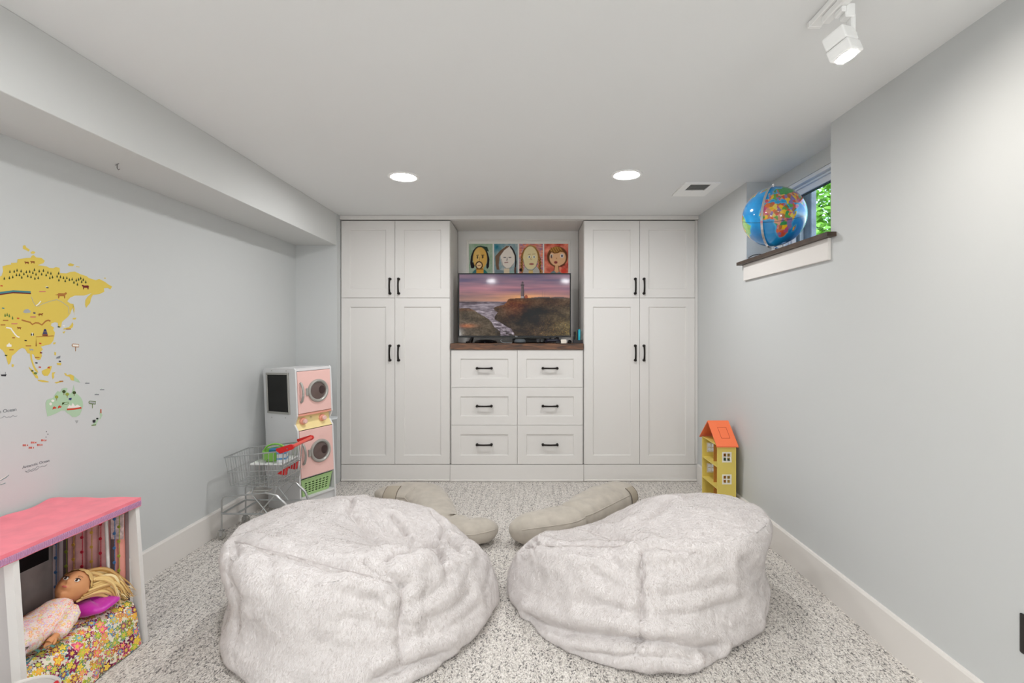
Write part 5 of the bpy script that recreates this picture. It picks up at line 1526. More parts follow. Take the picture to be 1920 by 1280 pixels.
MB().box((HX1 - 0.006, HY0 + 0.007, 0.004), (HX1, HY1 - 0.007, HZE)).build('back_wall', m_dy, dh, world=True)
for z in (0.004, 0.064, 0.209, 0.356, HZE - 0.004):
    MB().box((HX0 + 0.002, HY0 + 0.007, z), (HX1 - 0.006, HY1 - 0.007, z + 0.007)).build('floor_board', m_dy, dh, world=True)
YM = (HY0 + HY1) / 2
for z0, z1 in ((0.071, 0.209), (0.216, 0.356), (0.363, HZE - 0.004)):
    MB().box((HX0 + 0.03, YM - 0.003, z0), (HX1 - 0.006, YM + 0.003, z1)).build('partition', mat('dollhouse_inner_shade', (206, 140, 66), 0.6), dh, world=True)  # tan puts the shading inside the rooms into the colour
def roof(ya, yb):
    """sloping board from the eave ya to the ridge yb"""
    x0, x1 = HX0 - 0.012, HX1 + 0.008
    ze, zr, th_ = HZE - 0.008, HZR, 0.008
    b = MB()
    b.faces([(x0, ya, ze), (x1, ya, ze), (x1, yb, zr), (x0, yb, zr), (x0, ya, ze + th_), (x1, ya, ze + th_), (x1, yb, zr + th_), (x0, yb, zr + th_)],
            [(0, 1, 2, 3), (4, 7, 6, 5), (0, 4, 5, 1), (1, 5, 6, 2), (2, 6, 7, 3), (3, 7, 4, 0)])
    return b
rf = roof(HY0 - 0.02, YM + 0.002).build('roof_board', m_do, dh, world=True)
roof(HY1 + 0.02, YM + 0.002).build('roof_board', m_do, dh, world=True)
b = MB(); b.prism([(HY0 + 0.02, HZE + 0.004), (HY1 - 0.02, HZE + 0.004), (YM, HZR - 0.012)], 0.004, Matrix(((0, 0, 1, HX1 - 0.012), (1, 0, 0, 0), (0, 1, 0, 0), (0, 0, 0, 1))))
b.build('attic_back', m_dr, dh, world=True)
def slope_pt(x, f, up=0.0085):
    y = HY0 - 0.02 + (YM + 0.002 - HY0 + 0.02) * f
    return (x, y, HZE - 0.008 + (HZR - HZE + 0.008) * f + up)
sk = MB()
for a, b_ in (((1.302, 0.3), (1.302, 0.72)), ((1.302, 0.72), (1.36, 0.72)), ((1.36, 0.72), (1.36, 0.3)), ((1.302, 0.3), (1.36, 0.3))):
    sk.tube([slope_pt(*a), slope_pt(*b_)], 0.0012, 5)
sk.build('skylight_groove', mat('roof_groove', (176, 66, 44), 0.7), rf, world=True)
t = thing('toy_bunk', 'tiny green and grey doll furniture inside the dollhouse upper room', 'doll furniture', (1.33, HY0 + 0.06, 0.3635))
MB().box((-0.02, -0.04, 0), (0.03, 0.04, 0.03), 0.003).build('bed_box', mat('bunk_grey', (84, 92, 96), 0.6), t)
MB().box((-0.018, -0.036, 0.03), (0.028, 0.036, 0.042), 0.005, 2).build('mattress', mat('bunk_green', (60, 96, 78), 0.7), t)
# ------------------------------------------------------------------ world map stickers on the left wall
def wpt(px, py):
    Y = FPX * (-XL) / (CX - px)
    return (Y, CAMH + (CY - py) / FPX * Y)
def WM(off): return Matrix(((0, 0, 1, XL + off), (1, 0, 0, 0), (0, 1, 0, 0), (0, 0, 0, 1)))
def c1(p_): return [(a / 4.572, 420 + b_ / 4.571) for a, b_ in p_]
def c2(p_): return [(a / 4.922, 680 + b_ / 4.923) for a, b_ in p_]
def sticker(mb, pts, off=0.0004, th=0.0003):
    w_ = [wpt(*q) for q in pts]
    ar = sum(a[0] * b_[1] - b_[0] * a[1] for a, b_ in zip(w_, w_[1:] + w_[:1]))
    if ar < 0: w_ = w_[::-1]
    mb.prism(w_, th, WM(off), both=False)
    return mb
def disc(px, py, rx, ry=None, n=12):
    ry = ry or rx
    return [(px + rx * math.cos(2 * PI * k / n), py + ry * math.sin(2 * PI * k / n)) for k in range(n)]
def strip(pts, w):
    up_, dn = [], []
    for i, (x, y) in enumerate(pts):
        a, b_ = pts[max(0, i - 1)], pts[min(len(pts) - 1, i + 1)]
        dx, dy = b_[0] - a[0], b_[1] - a[1]; L_ = math.hypot(dx, dy) or 1
        up_.append((x - dy / L_ * w, y + dx / L_ * w)); dn.append((x + dy / L_ * w, y - dx / L_ * w))
    return up_ + dn[::-1]
def rect(px, py, w, h): return [(px - w, py - h), (px + w, py - h), (px + w, py + h), (px - w, py + h)]
mm = {k: mat('sticker_' + k, v, 0.6, spec=0.3) for k, v in dict(yellow=(220, 194, 88), ochre=(206, 160, 60), green=(176, 204, 172), dark_green=(62, 74, 36), mid_green=(104, 128, 60), leaf=(150, 160, 66), brown=(136, 72, 30), tan=(176, 116, 56), red=(200, 70, 50), white=(236, 232, 224), grey=(168, 170, 170), black=(44, 44, 48), navy=(52, 56, 104), teal=(72, 130, 136), orange=(226, 140, 60), rose=(206, 120, 110), maroon=(112, 30, 36), ink=(128, 132, 136)).items()}
def centre(pts):
    a = wpt(sum(q[0] for q in pts) / len(pts), sum(q[1] for q in pts) / len(pts))
    return (XL, a[0], a[1])
ASIA = [(-330, 1010), (-430, 905), (-360, 830), (-400, 760), (-330, 700), (-430, 620), (-420, 530), (-300, 500), (-160, 480), (-60, 440), (-10, 455), (14, 440), (26, 402), (20, 362), (60, 350), (96, 345), (92, 332), (146, 330), (150, 300), (225, 290), (262, 288), (270, 272), (285, 264), (310, 285), (355, 290), (383, 315), (370, 335), (322, 352), (400, 362), (420, 375), (455, 378), (478, 368), (510, 375), (513, 420), (570, 422), (600, 410), (640, 406), (690, 430), (740, 445), (760, 462), (820, 480), (850, 470), (900, 495), (925, 515), (960, 535), (945, 560), (925, 545), (890, 550), (893, 580), (850, 600), (795, 606), (778, 640), (772, 675), (750, 700), (738, 718), (728, 690), (732, 650), (748, 625), (785, 590), (745, 605), (720, 612), (640, 612), (600, 630), (575, 660), (600, 680), (630, 685), (628, 710), (610, 740), (600, 770), (575, 800), (550, 820), (530, 838), (522, 885), (500, 882), (495, 846), (470, 840), (440, 850), (435, 870), (462, 885), (455, 905), (470, 930), (465, 960), (455, 1000), (430, 1030), (380, 1040), (350, 1050), (366, 1075), (350, 1090), (358, 1130), (345, 1160), (325, 1165), (300, 1150), (290, 1120), (272, 1112), (274, 1150), (287, 1195), (303, 1230), (322, 1258), (326, 1275), (300, 1258), (280, 1215), (262, 1160), (255, 1110), (235, 1105), (215, 1070), (190, 1060), (160, 1075), (130, 1105), (100, 1130), (95, 1160), (85, 1195), (70, 1205), (60, 1170), (48, 1125), (35, 1100), (20, 1080), (-10, 1060), (-60, 1040), (-160, 1030), (-200, 1045), (-250, 965)]
asia = thing('asia_map_sticker', 'large yellow wall sticker map of Asia with tiny animals and trees', 'wall sticker', centre(c1(ASIA)))
def part(name, mk, polys, parent, off=0.0004):
    b = MB()
    for q in polys: sticker(b, q, off)
    return b.build(name, mm[mk], parent, world=True)
part('mainland', 'yellow', [c1(ASIA)], asia)
isl = [c1(q) for q in ([(195, 185), (215, 180), (225, 200), (255, 220), (245, 235), (215, 220), (195, 210)], [(262, 240), (280, 230), (303, 240), (290, 255), (265, 252)], [(580, 345), (600, 335), (635, 345), (625, 360), (590, 360)], [(650, 360), (682, 365), (680, 371), (652, 367)], [(890, 458), (908, 460), (900, 472)], [(628, 690), (638, 720), (635, 760), (640, 780), (628, 745), (624, 710)], [(625, 805), (655, 800), (645, 818), (620, 815)], [(620, 840), (628, 860), (622, 885), (590, 902), (540, 902), (545, 893), (590, 882), (608, 862)], [(535, 925), (560, 915), (548, 938)], [(455, 1015), (478, 1012), (472, 1028), (458, 1030)], [(465, 1095), (480, 1100), (478, 1125), (465, 1120)], [(485, 1190), (525, 1188), (522, 1210), (490, 1206)], [(100, 1198), (120, 1204), (112, 1226), (98, 1220)])]
isl += [c2(q) for q in ([(262, 35), (290, 58), (322, 92), (348, 122), (352, 146), (330, 140), (300, 97), (275, 62)], [(345, 155), (400, 160), (450, 172), (445, 180), (390, 178), (350, 166)], [(385, 75), (400, 65), (430, 55), (450, 30), (478, 30), (470, 60), (460, 90), (440, 120), (405, 120), (388, 100)], [(480, 90), (510, 84), (495, 110), (500, 130), (486, 152), (478, 125)], [(500, 182), (540, 172), (578, 167), (575, 174), (520, 190)], [(590, 95), (610, 98), (616, 113), (650, 105), (680, 120), (680, 165), (655, 160), (640, 130), (605, 118)])]
for q in isl: part('island', 'yellow', [q], asia)
part('island', 'green', [c2([(680.5, 118), (700, 140), (722, 155), (738, 184), (700, 172), (680.5, 165)])], asia)
TR = [(178, 580), (258, 575), (310, 555), (385, 568), (482, 585), (543, 578), (602, 600), (632, 545), (660, 628), (720, 568), (765, 625), (797, 560), (848, 642), (880, 595), (935, 612), (965, 680), (915, 695), (1077, 610), (1050, 665), (1083, 735), (1112, 675), (1168, 692), (1200, 750), (1230, 695), (75, 705), (168, 695), (230, 678), (300, 640), (355, 638), (397, 685), (436, 622), (507, 660), (568, 675), (640, 705), (700, 695)]
TP = [(a / 9.846, 450 + b_ / 9.846) for a, b_ in TR] + c1([(593, 475), (617, 470), (632, 498), (652, 480), (672, 473), (662, 515), (690, 463), (698, 492), (712, 475), (733, 495)])
for x, y in TP: part('fir_tree', 'dark_green', [[(x, y - 3.2), (x + 1.7, y + 2.0), (x + 0.5, y + 2.0), (x + 0.5, y + 3), (x - 0.5, y + 3), (x - 0.5, y + 2.0), (x - 1.7, y + 2.0)]], asia, 0.0009)
for x, y in ((9.1, 591), (13, 590), (17, 592), (23, 596)): part('poplar', 'mid_green', [[(x, y - 4), (x + 1.4, y), (x + 1.4, y + 2.6), (x - 1.4, y + 2.6), (x - 1.4, y)]], asia, 0.0009)
def beast(name, mk, x, y, s, flip=1, tail=True):
    f = lambda a, b_: (x + flip * a * s, y + b_ * s)
    part(name, mk, [[f(-4, -1), f(-3, -2.2), f(2.5, -2), f(4, -3), f(5.2, -2.4), f(5, -1.2), f(3.6, -0.4), f(3.4, 3), f(2.6, 3), f(2.2, 0.8), f(-2, 0.9), f(-2.4, 3), f(-3.3, 3), f(-3.6, 0.6)]] + ([[f(-4, -1.2), f(-5.6, -0.6), f(-6.6, -0.8), f(-5.4, -0.1), f(-3.8, -0.4)]] if tail else []), asia, 0.0009)
beast('deer', 'brown', 50, 492.5, 0.9, -1, False); beast('deer', 'brown', 61, 491.5, 0.9, -1, False)
beast('tiger', 'tan', 115, 553.5, 1.9); beast('bear', 'maroon', 160.5, 538, 1.45, -1, False)
beast('horse', 'brown', 75.5, 589.5, 0.95); beast('elephant', 'grey', 58.5, 655.5, 0.8, -1)
beast('yak', 'brown', 35.5, 615, 0.8, -1)
part('train', 'teal', [strip([(-4, 549.5), (10, 547.5), (24, 545.8), (40, 546.6), (57, 547.5)], 1.8)], asia, 0.0009)
part('train_base', 'maroon', [strip([(-4, 552.4), (10, 550.4), (24, 548.4), (40, 549.2), (57.5, 550.2)], 1.1)], asia, 0.0009)
part('great_wall', 'tan', [strip([(40, 599.5), (48, 602), (56, 604), (60, 608), (66, 605), (72, 605.5), (78, 609), (85, 602), (90, 600), (94, 602)], 1.3)], asia, 0.0009)
for k, (w_, h_) in enumerate(((5.4, 626.2), (4.6, 623.6), (3.6, 621), (2.4, 618.8))): part('pagoda_roof', 'navy', [[(84 - w_, h_), (84 - w_ * 0.6, h_ - 2.2), (84 + w_ * 0.6, h_ - 2.2), (84 + w_, h_)]], asia, 0.0009)
part('pagoda_base', 'maroon', [rect(84, 628, 5, 1.4)], asia, 0.0009)
part('paving', 'tan', [strip([(67, 631.5), (84, 630.5), (100, 629.5)], 0.7)], asia, 0.0009)
part('mountain', 'grey', [[(42.5, 585), (46, 580), (52, 579), (57, 583), (56, 586), (47, 587)]], asia, 0.0009)
part('mountain', 'white', [strip([(11, 614), (16, 614.5), (20, 615.5), (22, 619), (25, 623), (28, 627), (32, 631), (36, 632)], 1.2)], asia, 0.0009)
part('taj_palace', 'white', [[(12, 650), (12, 646), (15, 645), (16.5, 642), (18, 645), (21, 646), (21, 650)]], asia, 0.0009)
part('panda', 'white', [disc(60, 626.5, 2.6, 3)], asia, 0.0009); part('panda_patch', 'black', [disc(58.2, 627, 1, 2.4), disc(61.8, 627, 1, 2.4)], asia, 0.0013)
part('tower', 'brown', [[(66.4, 649), (67.3, 634), (68.2, 649)]], asia, 0.0009)
part('river', 'grey', [strip([(58.5, 556), (61, 564), (66, 573), (71, 574), (78, 570), (92, 565), (106, 561.5), (116, 566), (128, 575), (129, 588)], 0.45)], asia, 0.0009)
part('lake', 'white', [strip([(67, 573), (72, 569.5), (76, 564)], 1.0)], asia, 0.0012)
for x, y, k in ((87.5, 538, 'white'), (88.5, 539, 'black'), (5.6, 577.5, 'teal'), (64, 586.5, 'navy'), (33.6, 596.5, 'red'), (75, 643.5, 'red'), (2.5, 535.5, 'red'), (47.8, 638, 'black'), (76.6, 661, 'maroon'), (110, 612.5, 'dark_green'), (119, 610.5, 'white'), (68, 680, 'black'), (112, 677, 'black'), (91, 689, 'red'), (74.5, 688, 'red'), (11, 666, 'dark_green')):
    part('flag', k, [[(x - 2.1, y - 1.3), (x + 2.1, y - 0.7), (x + 1.8, y + 1.5), (x - 2.4, y + 0.9)]], asia, 0.0010)
for x, y, w_ in ((79, 546.3, 6), (26.5, 606.7, 5.6), (61.5, 594, 5.2), (10, 600.4, 5), (5, 608.9, 4.4), (52.8, 648.1, 5), (21, 655.5, 4), (69.5, 669.8, 4), (128, 616.6, 4.5), (91, 602, 0.1), (114.5, 714.5, 3.6), (25, 633, 2.6)):
    if w_ > 1: part('place_name', 'rose' if w_ > 5 else 'tan', [rect(x, y, w_, 1.0)], asia, 0.0010)
part('boat', 'ink', [[(106, 669), (113, 666.5), (112, 671.5), (105, 672)]], asia, 0.0010)
part('palm', 'mid_green', [disc(66, 699.5, 3.4, 2.2, 8)], asia, 0.0010); part('palm', 'dark_green', [disc(60, 695, 2.2, 1.6, 8)], asia, 0.0010)

AUS = [(420, 370), (430, 345), (460, 330), (490, 325), (500, 300), (530, 260), (555, 270), (570, 240), (600, 230), (622, 235), (615, 265), (650, 285), (665, 265), (672, 235), (678, 205), (685, 235), (695, 275), (720, 295), (745, 320), (762, 355), (766, 400), (752, 440), (735, 480), (700, 500), (665, 500), (640, 475), (615, 460), (600, 440), (565, 440), (520, 465), (470, 485), (435, 495), (430, 460), (422, 420)]
au = thing('australia_map_sticker', 'pale green wall sticker map of Australia below the yellow map', 'wall sticker', centre(c2(AUS)))
part('mainland', 'green', [c2(AUS)], au)
part('island', 'grey', [c2([(692, 532), (722, 530), (714, 552), (702, 558)])], au)
for x, y, k in ((588, 265, 'dark_green'), (683, 275, 'dark_green'), (520, 315, 'leaf'), (618, 290, 'leaf')):
    q = c2([(x, y)])[0]
    part('tree_crown', k, [disc(q[0], q[1], 3.4, 3.0, 9)], au, 0.0009); part('tree_trunk', 'brown', [rect(q[0], q[1] + 4.2, 0.4, 2.2)], au, 0.0009)
for x, y in ((500, 417), (548, 408)):
    q = c2([(x, y)])[0]; part('kangaroo', 'red', [[(q[0] - 3.4, q[1] + 3), (q[0] - 2.6, q[1] - 1.4), (q[0], q[1] - 3.2), (q[0] + 2, q[1] - 1.6), (q[0] + 4.4, q[1] - 0.4), (q[0] + 1.8, q[1] + 1.2), (q[0] - 1, q[1] + 1.4)]], au, 0.0009)
part('sheep', 'white', [disc(98.4, 751, 3, 2.2), disc(94.4, 757, 2.6, 2.8)], au, 0.0009)
part('opera_house', 'white', [c2([(622, 408), (640, 385), (655, 400), (668, 368), (690, 398), (712, 385), (742, 402), (735, 412), (622, 418)])], au, 0.0009)
part('harbour_base', 'red', [strip(c2([(615, 430), (680, 425), (748, 415)]), 1.5)], au, 0.0012)
part('flag', 'navy', [c2([(634, 325), (660, 322), (655, 345), (632, 342)])], au, 0.0009)
part('place_name', 'mid_green', [strip(c2([(572, 368), (600, 365), (630, 361), (629, 378), (600, 383), (573, 387), (572, 368)]), 0.4)], au, 0.0009)
NZ = [(925, 425), (935, 430), (937, 470), (945, 480), (935, 500), (925, 520), (918, 515), (925, 490), (918, 470)]
nz = thing('new_zealand_map_sticker', 'small New Zealand wall sticker right of the green Australia map', 'wall sticker', centre(c2(NZ)))
part('island', 'green', [c2(NZ), c2([(905, 505), (910, 520), (890, 565), (870, 580), (845, 580), (860, 562), (880, 545)])], nz)
part('flag', 'black', [c2([(853, 528), (880, 525), (878, 550), (855, 552)])], nz, 0.0009)
part('totem', 'red', [c2([(925, 428), (934, 428), (934, 465), (925, 465)])], nz, 0.0009)
part('place_name', 'mid_green', [c2([(842, 572), (886, 568), (885, 576), (843, 581)])], nz, 0.0009)
part('kiwi', 'black', [disc(182, 784.5, 2, 1.6)], nz, 0.0009)
for (x, y, mk, s), lab in zip(((141, 648, 'tan', 1.0), (172.5, 755, 'mid_green', 1.0)), ('brown outlined signpost wall sticker right of the yellow map', 'green outlined signpost wall sticker right of Australia')):
    q = thing('signpost_sticker', lab, 'wall sticker', centre([(x, y)]), group='signpost wall stickers')
    part('board', 'white' if mk == 'tan' else 'grey', [[(x - 6.4, y - 1.4), (x - 4.6, y - 3.6), (x + 6.4, y - 2.6), (x + 6.4, y + 2.2), (x - 4.6, y + 1.6)]], q)
    part('outline', mk, [strip([(x - 6.4, y - 1.4), (x - 4.6, y - 3.6), (x + 6.4, y - 2.6), (x + 6.4, y + 2.2), (x - 4.6, y + 1.6), (x - 6.4, y - 1.4)], 0.55)], q, 0.0009)
    part('post', mk, [rect(x + 0.5, y + 6, 0.5, 4.2)], q, 0.0009)
for x, y, lab in ((228, 760, 'leftmost red striped fish sticker above the lettering'), (305, 735, 'upper middle red striped fish wall sticker'), (398, 715, 'rightmost red striped fish wall sticker'), (283, 783, 'lowest red striped fish wall sticker'), (362, 757, 'red striped fish sticker second from the right')):
    q0 = c2([(x, y)])[0]
    q = thing('fish_sticker', lab, 'wall sticker', centre([q0]), group='red fish wall stickers')
    part('body', 'white', [disc(q0[0] - 0.5, q0[1], 4.2, 2.1, 10) ], q)
    for d in (-3.4, -1.2, 1.2): part('stripe', 'red', [rect(q0[0] + d, q0[1], 0.75, 1.8)], q, 0.0009)
    part('tail', 'red', [[(q0[0] + 3, q0[1]), (q0[0] + 5.4, q0[1] - 1.8), (q0[0] + 5.4, q0[1] + 1.8)]], q, 0.0009)
def lettering(txt, px0, px1, py, lab, waves):
    a, b_ = wpt(px0, py), wpt(px1, py)
    w = b_[0] - a[0]
    q = thing('ocean_lettering', lab, 'wall sticker', (XL, (a[0] + b_[0]) / 2, (a[1] + b_[1]) / 2))
    o = text_mesh(txt, 0.02, mm['ink'], Matrix.Identity(4), 'lettering', q, world=False)
    xs = [v.co.x for v in o.data.vertices]; s = w / (max(xs) - min(xs))
    zz = CAMH + (CY - py) / FPX * FPX * (-XL) / (CX - (px0 + px1) / 2)
    o.data.transform(ROOT[q.name].inverted() @ Matrix.Translation((XL + 0.0006, (a[0] + b_[0]) / 2, zz)) @ Matrix(((0, 0, 1, 0), (1, 0, 0, 0), (0, 1, 0, 0), (0, 0, 0, 1))) @ Matrix.Scale(s, 4))
    for pts in waves:
        pp = []
        for (x1_, y1_), (x2_, y2_) in zip(pts, pts[1:]):
            for k in range(6):
                f = k / 6; pp.append((x1_ + (x2_ - x1_) * f, y1_ + (y2_ - y1_) * f + 2.2 * math.sin(PI * f)))
        pp.append(pts[-1])
        part('wave_line', 'ink', [strip(pp, 0.35)], q)
lettering('Antarctic Ocean', 42, 92.5, 869.5, 'grey Antarctic Ocean lettering with a wave line on the left wall', [[(47, 882.5), (54, 880), (62, 878), (70, 873.5), (79, 873), (88, 870.5)], [(48, 884), (56, 882), (64, 880), (72, 877)]])
lettering('Indian Ocean', -22, 30.5, 771, 'grey Indian Ocean lettering with a wave line at the left picture edge', [[(-14, 784), (-3, 783), (8, 779.5), (16, 781), (24, 778), (32, 779)]])
q = thing('iceberg_sticker', 'white iceberg wall sticker at the left picture edge above the doll tent', 'wall sticker', centre([(6, 898)]))
part('ice', 'white', [c2([(-60, 1060), (0, 1075), (78, 1032), (60, 1048), (0, 1085), (-60, 1075)]), c2([(-60, 1110), (0, 1122), (48, 1104), (20, 1112), (0, 1116)])], q)
part('waterline', 'teal', [strip(c2([(0, 1087), (50, 1060), (78, 1036)]), 0.4), strip(c2([(0, 1126), (30, 1116), (48, 1108)]), 0.4)], q, 0.0009)
q = thing('seabird_stickers', 'three tiny dark seabird stickers above the red fish', 'wall sticker', centre([(87.5, 813)]))
for x, y in ((427, 635), (441, 658), (424, 685)):
    p_ = c2([(x, y)])[0]; part('seabird', 'black', [disc(p_[0], p_[1], 0.9, 1.0, 6)], q)
for x, y, lab in ((805, 188, 'tiny grey island name sticker right of New Guinea'), (942, 248, 'highest tiny grey island name sticker at far right of the map'), (893, 293, 'tiny green island name sticker above the green signpost')):
    p_ = c2([(x, y)])[0]; q = thing('island_name_sticker', lab, 'wall sticker', centre([p_]), group='island name stickers')
    part('name_bar', 'ink', [rect(p_[0], p_[1], 4, 0.9)], q); part('islet', 'green', [disc(p_[0] - 1, p_[1] - 2.2, 0.8, 0.6, 6)], q)
q = thing('ship_sticker', 'tiny dark ship sticker below India on the map', 'wall sticker', centre([(7, 703)]))
part('hull', 'black', [c2([(6, 108), (60, 106), (52, 124), (12, 122)])], q); part('mast', 'ink', [rect(10, 699.5, 0.3, 2.5)], q)
# ------------------------------------------------------------------ doll tent with bed, doll and bedding
def floral(name, scale, ground, pal, centre_col, size=0.46, petals=6.0):
    """printed flowers: one per cell, with petals and a coloured eye"""
    m = bpy.data.materials.new(name); m.use_nodes = True
    nt = m.node_tree; N = nt.nodes; L = nt.links; b_ = N['Principled BSDF']; b_.inputs['Roughness'].default_value = 0.85; b_.inputs['Specular IOR Level'].default_value = 0.15
    tc = N.new('ShaderNodeTexCoord')
    def mth(op, a, bb=None):
        k = N.new('ShaderNodeMath'); k.operation = op
        for i, q in enumerate((a, bb)):
            if q is None: continue
            if isinstance(q, (int, float)): k.inputs[i].default_value = q
            else: L.new(q, k.inputs[i])
        return k.outputs[0]
    prev = None
    for lay, (sc, off, sz) in enumerate(((scale * 1.7, 5.2, size * 0.85), (scale, 0.0, size))):
        mp = N.new('ShaderNodeMapping'); mp.inputs['Scale'].default_value = (sc, sc, sc); mp.inputs['Location'].default_value = (off, off * 0.7, 0)
        L.new(tc.outputs['UV'], mp.inputs['Vector'])
        v = N.new('ShaderNodeTexVoronoi'); v.voronoi_dimensions = '2D'; v.inputs['Scale'].default_value = 1.0; v.inputs['Randomness'].default_value = 0.75
        L.new(mp.outputs['Vector'], v.inputs['Vector'])
        sub = N.new('ShaderNodeVectorMath'); sub.operation = 'SUBTRACT'
        L.new(mp.outputs['Vector'], sub.inputs[0]); L.new(v.outputs['Position'], sub.inputs[1])
        sx = N.new('ShaderNodeSeparateXYZ'); L.new(sub.outputs[0], sx.inputs[0])
        ang = mth('ARCTAN2', sx.outputs['Y'], sx.outputs['X'])
        sep = N.new('ShaderNodeSeparateColor'); L.new(v.outputs['Color'], sep.inputs['Color'])
        npet = mth('ADD', mth('FLOOR', mth('MULTIPLY', sep.outputs[1], 4.0)), petals - 1)
        wob = mth('ADD', mth('MULTIPLY', mth('COSINE', mth('MULTIPLY', ang, npet)), 0.24), 0.76)
        rad = mth('MULTIPLY', mth('MULTIPLY', wob, sz), mth('ADD', mth('MULTIPLY', sep.outputs[2], 0.5), 0.7))
        ins = mth('LESS_THAN', v.outputs['Distance'], rad)
        eye = mth('LESS_THAN', v.outputs['Distance'], mth('MULTIPLY', rad, 0.36))
        ringm = mth('LESS_THAN', v.outputs['Distance'], mth('MULTIPLY', rad, 0.62))
        ramp = N.new('ShaderNodeValToRGB'); ramp.color_ramp.interpolation = 'CONSTANT'
        e = ramp.color_ramp.elements
        while len(e) < len(pal): e.new(0.5)
        for i, c in enumerate(pal): e[i].position = i / len(pal); e[i].color = lin(c)
        L.new(sep.outputs[0], ramp.inputs['Fac'])
        ramp2 = N.new('ShaderNodeValToRGB'); ramp2.color_ramp.interpolation = 'CONSTANT'
        e = ramp2.color_ramp.elements
        pal2 = pal[2:] + pal[:2]
        while len(e) < len(pal2): e.new(0.5)
        for i, c in enumerate(pal2): e[i].position = i / len(pal2); e[i].color = lin([min(255, q * 1.1 + 18) for q in c])
        L.new(sep.outputs[1], ramp2.inputs['Fac'])
        def mix(fac, a, bb):
            k = N.new('ShaderNodeMix'); k.data_type = 'RGBA'
            L.new(fac, k.inputs[0])
            for sk, q in ((6, a), (7, bb)):
                if isinstance(q, tuple): k.inputs[sk].default_value = q
                else: L.new(q, k.inputs[sk])
            return k.outputs[2]
        col = mix(ringm, ramp.outputs['Color'], ramp2.outputs['Color'])
        col = mix(eye, col, lin(centre_col))
        prev = mix(ins, lin(ground) if prev is None else prev, col)
    L.new(prev, b_.inputs['Base Color'])
    return m
m_floral = floral('floral_bedspread', 30.0, (236, 226, 206), [(150, 40, 96), (86, 150, 178), (226, 186, 60), (220, 100, 120), (232, 140, 62), (120, 150, 96), (110, 36, 70), (160, 180, 60)], (236, 200, 90), 0.62)
m_pyj = floral('floral_pyjama', 62.0, (240, 222, 214), [(240, 130, 140), (236, 196, 110), (214, 190, 226), (244, 160, 120), (210, 214, 150), (240, 180, 190)], (250, 226, 160), 0.46)

def uv_grid(name, Pf, nu, nv, m, parent, world=True, wrap=False, uvs=(1, 1), smooth=True):
    """surface from a function of (u, v) with UVs in metres"""
    us = np.linspace(0, 1, nu); vs_ = np.linspace(0, 1, nv)
    V = np.array([Pf(u, v) for v in vs_ for u in us], dtype=float)
    F = grid_faces(nu, nv)
    o = np_mesh(name, V, F, m, parent, smooth, world=world)
    uvl = o.data.uv_layers.new(name='UVMap')
    k = 0
    for p_ in o.data.polygons:
        for li in p_.loop_indices:
            vi = o.data.loops[li].vertex_index
            uvl.data[li].uv = (us[vi % nu] * uvs[0], vs_[vi // nu] * uvs[1])
    return o

m_tw = mat('tent_white', (228, 224, 220), 0.5)
m_roofp = mat('tent_roof_pink', (246, 132, 146), 0.75, sheen=0.2, var=(20, 0.03))
m_cpink = mat('curtain_pink', (244, 188, 186), 0.8, var=(30, 0.05))
TX0, TX1, TXT, TY0, TY1, TZ = -1.935, -1.565, -1.605, 1.50, 1.985, 0.575
tn = thing('doll_tent', 'white framed doll tent with a pink fabric roof and beaded curtains', 'doll tent', ((TX0 + TX1) / 2, (TY0 + TY1) / 2, 0))
def post(xb, xt, y0, y1, w):
    b = MB()
    b.faces([(xb - w, y0, 0.001), (xb, y0, 0.001), (xb, y1, 0.001), (xb - w, y1, 0.001), (xt - w, y0, TZ), (xt, y0, TZ), (xt, y1, TZ), (xt - w, y1, TZ)],
            [(3, 2, 1, 0), (4, 5, 6, 7), (0, 1, 5, 4), (1, 2, 6, 5), (2, 3, 7, 6), (3, 0, 4, 7)])
    return b.build('post', m_tw, tn, world=True)
post(TX1, TXT, TY1 - 0.018, TY1, 0.036); post(TX1, TXT, TY0, TY0 + 0.018, 0.030)
post(TX0 + 0.02, TX0 + 0.02, TY1 - 0.018, TY1, 0.018); post(TX0 + 0.02, TX0 + 0.02, TY0, TY0 + 0.018, 0.018)
for y0, y1 in ((TY0 + 0.002, TY0 + 0.016), (TY1 - 0.016, TY1 - 0.002)):
    MB().box((TX0 + 0.02, y0, TZ - 0.02), (TXT - 0.03, y1, TZ)).build('top_rail', m_tw, tn, world=True)
MB().box((TXT - 0.016, TY0 + 0.018, TZ - 0.016), (TXT, TY1 - 0.018, TZ)).build('front_rail', m_tw, tn, world=True)
# fabric roof: sags a little, pulled up at the back corner
def roof_pt(u, v):
    x = TX0 - 0.0 + (TXT + 0.006 - TX0) * u
    y = TY0 - 0.085 + (TY1 + 0.004 - TY0 + 0.085) * v
    sag = -0.006 * math.sin(PI * u) * math.sin(PI * min(1, max(0, v)))
    wr = 0.0035 * math.sin(9 * u + 7 * v) * math.sin(PI * u) + 0.006 * math.exp(-((u - 0.02) / 0.1) ** 2 - ((v - 0.93) / 0.05) ** 2)
    wr += 0.003 * math.sin(22 * (u * 0.6 + v)) * (1 - u)
    return (x, y, TZ + 0.009 + sag + wr * (1 - 0.5 * u))
uv_grid('roof_cloth', roof_pt, 36, 44, m_roofp, tn)
uv_grid('roof_valance', lambda u, v: (TXT + 0.006 + 0.001 * math.sin(40 * u), TY0 - 0.085 + (TY1 + 0.004 - TY0 + 0.085) * u, TZ + 0.0095 - 0.036 * v), 60, 4, m_roofp, tn)
m_braid = mat('braid_lilac', (222, 168, 200), 0.7)
m_braid2 = mat('braid_mauve', (190, 140, 178), 0.7)
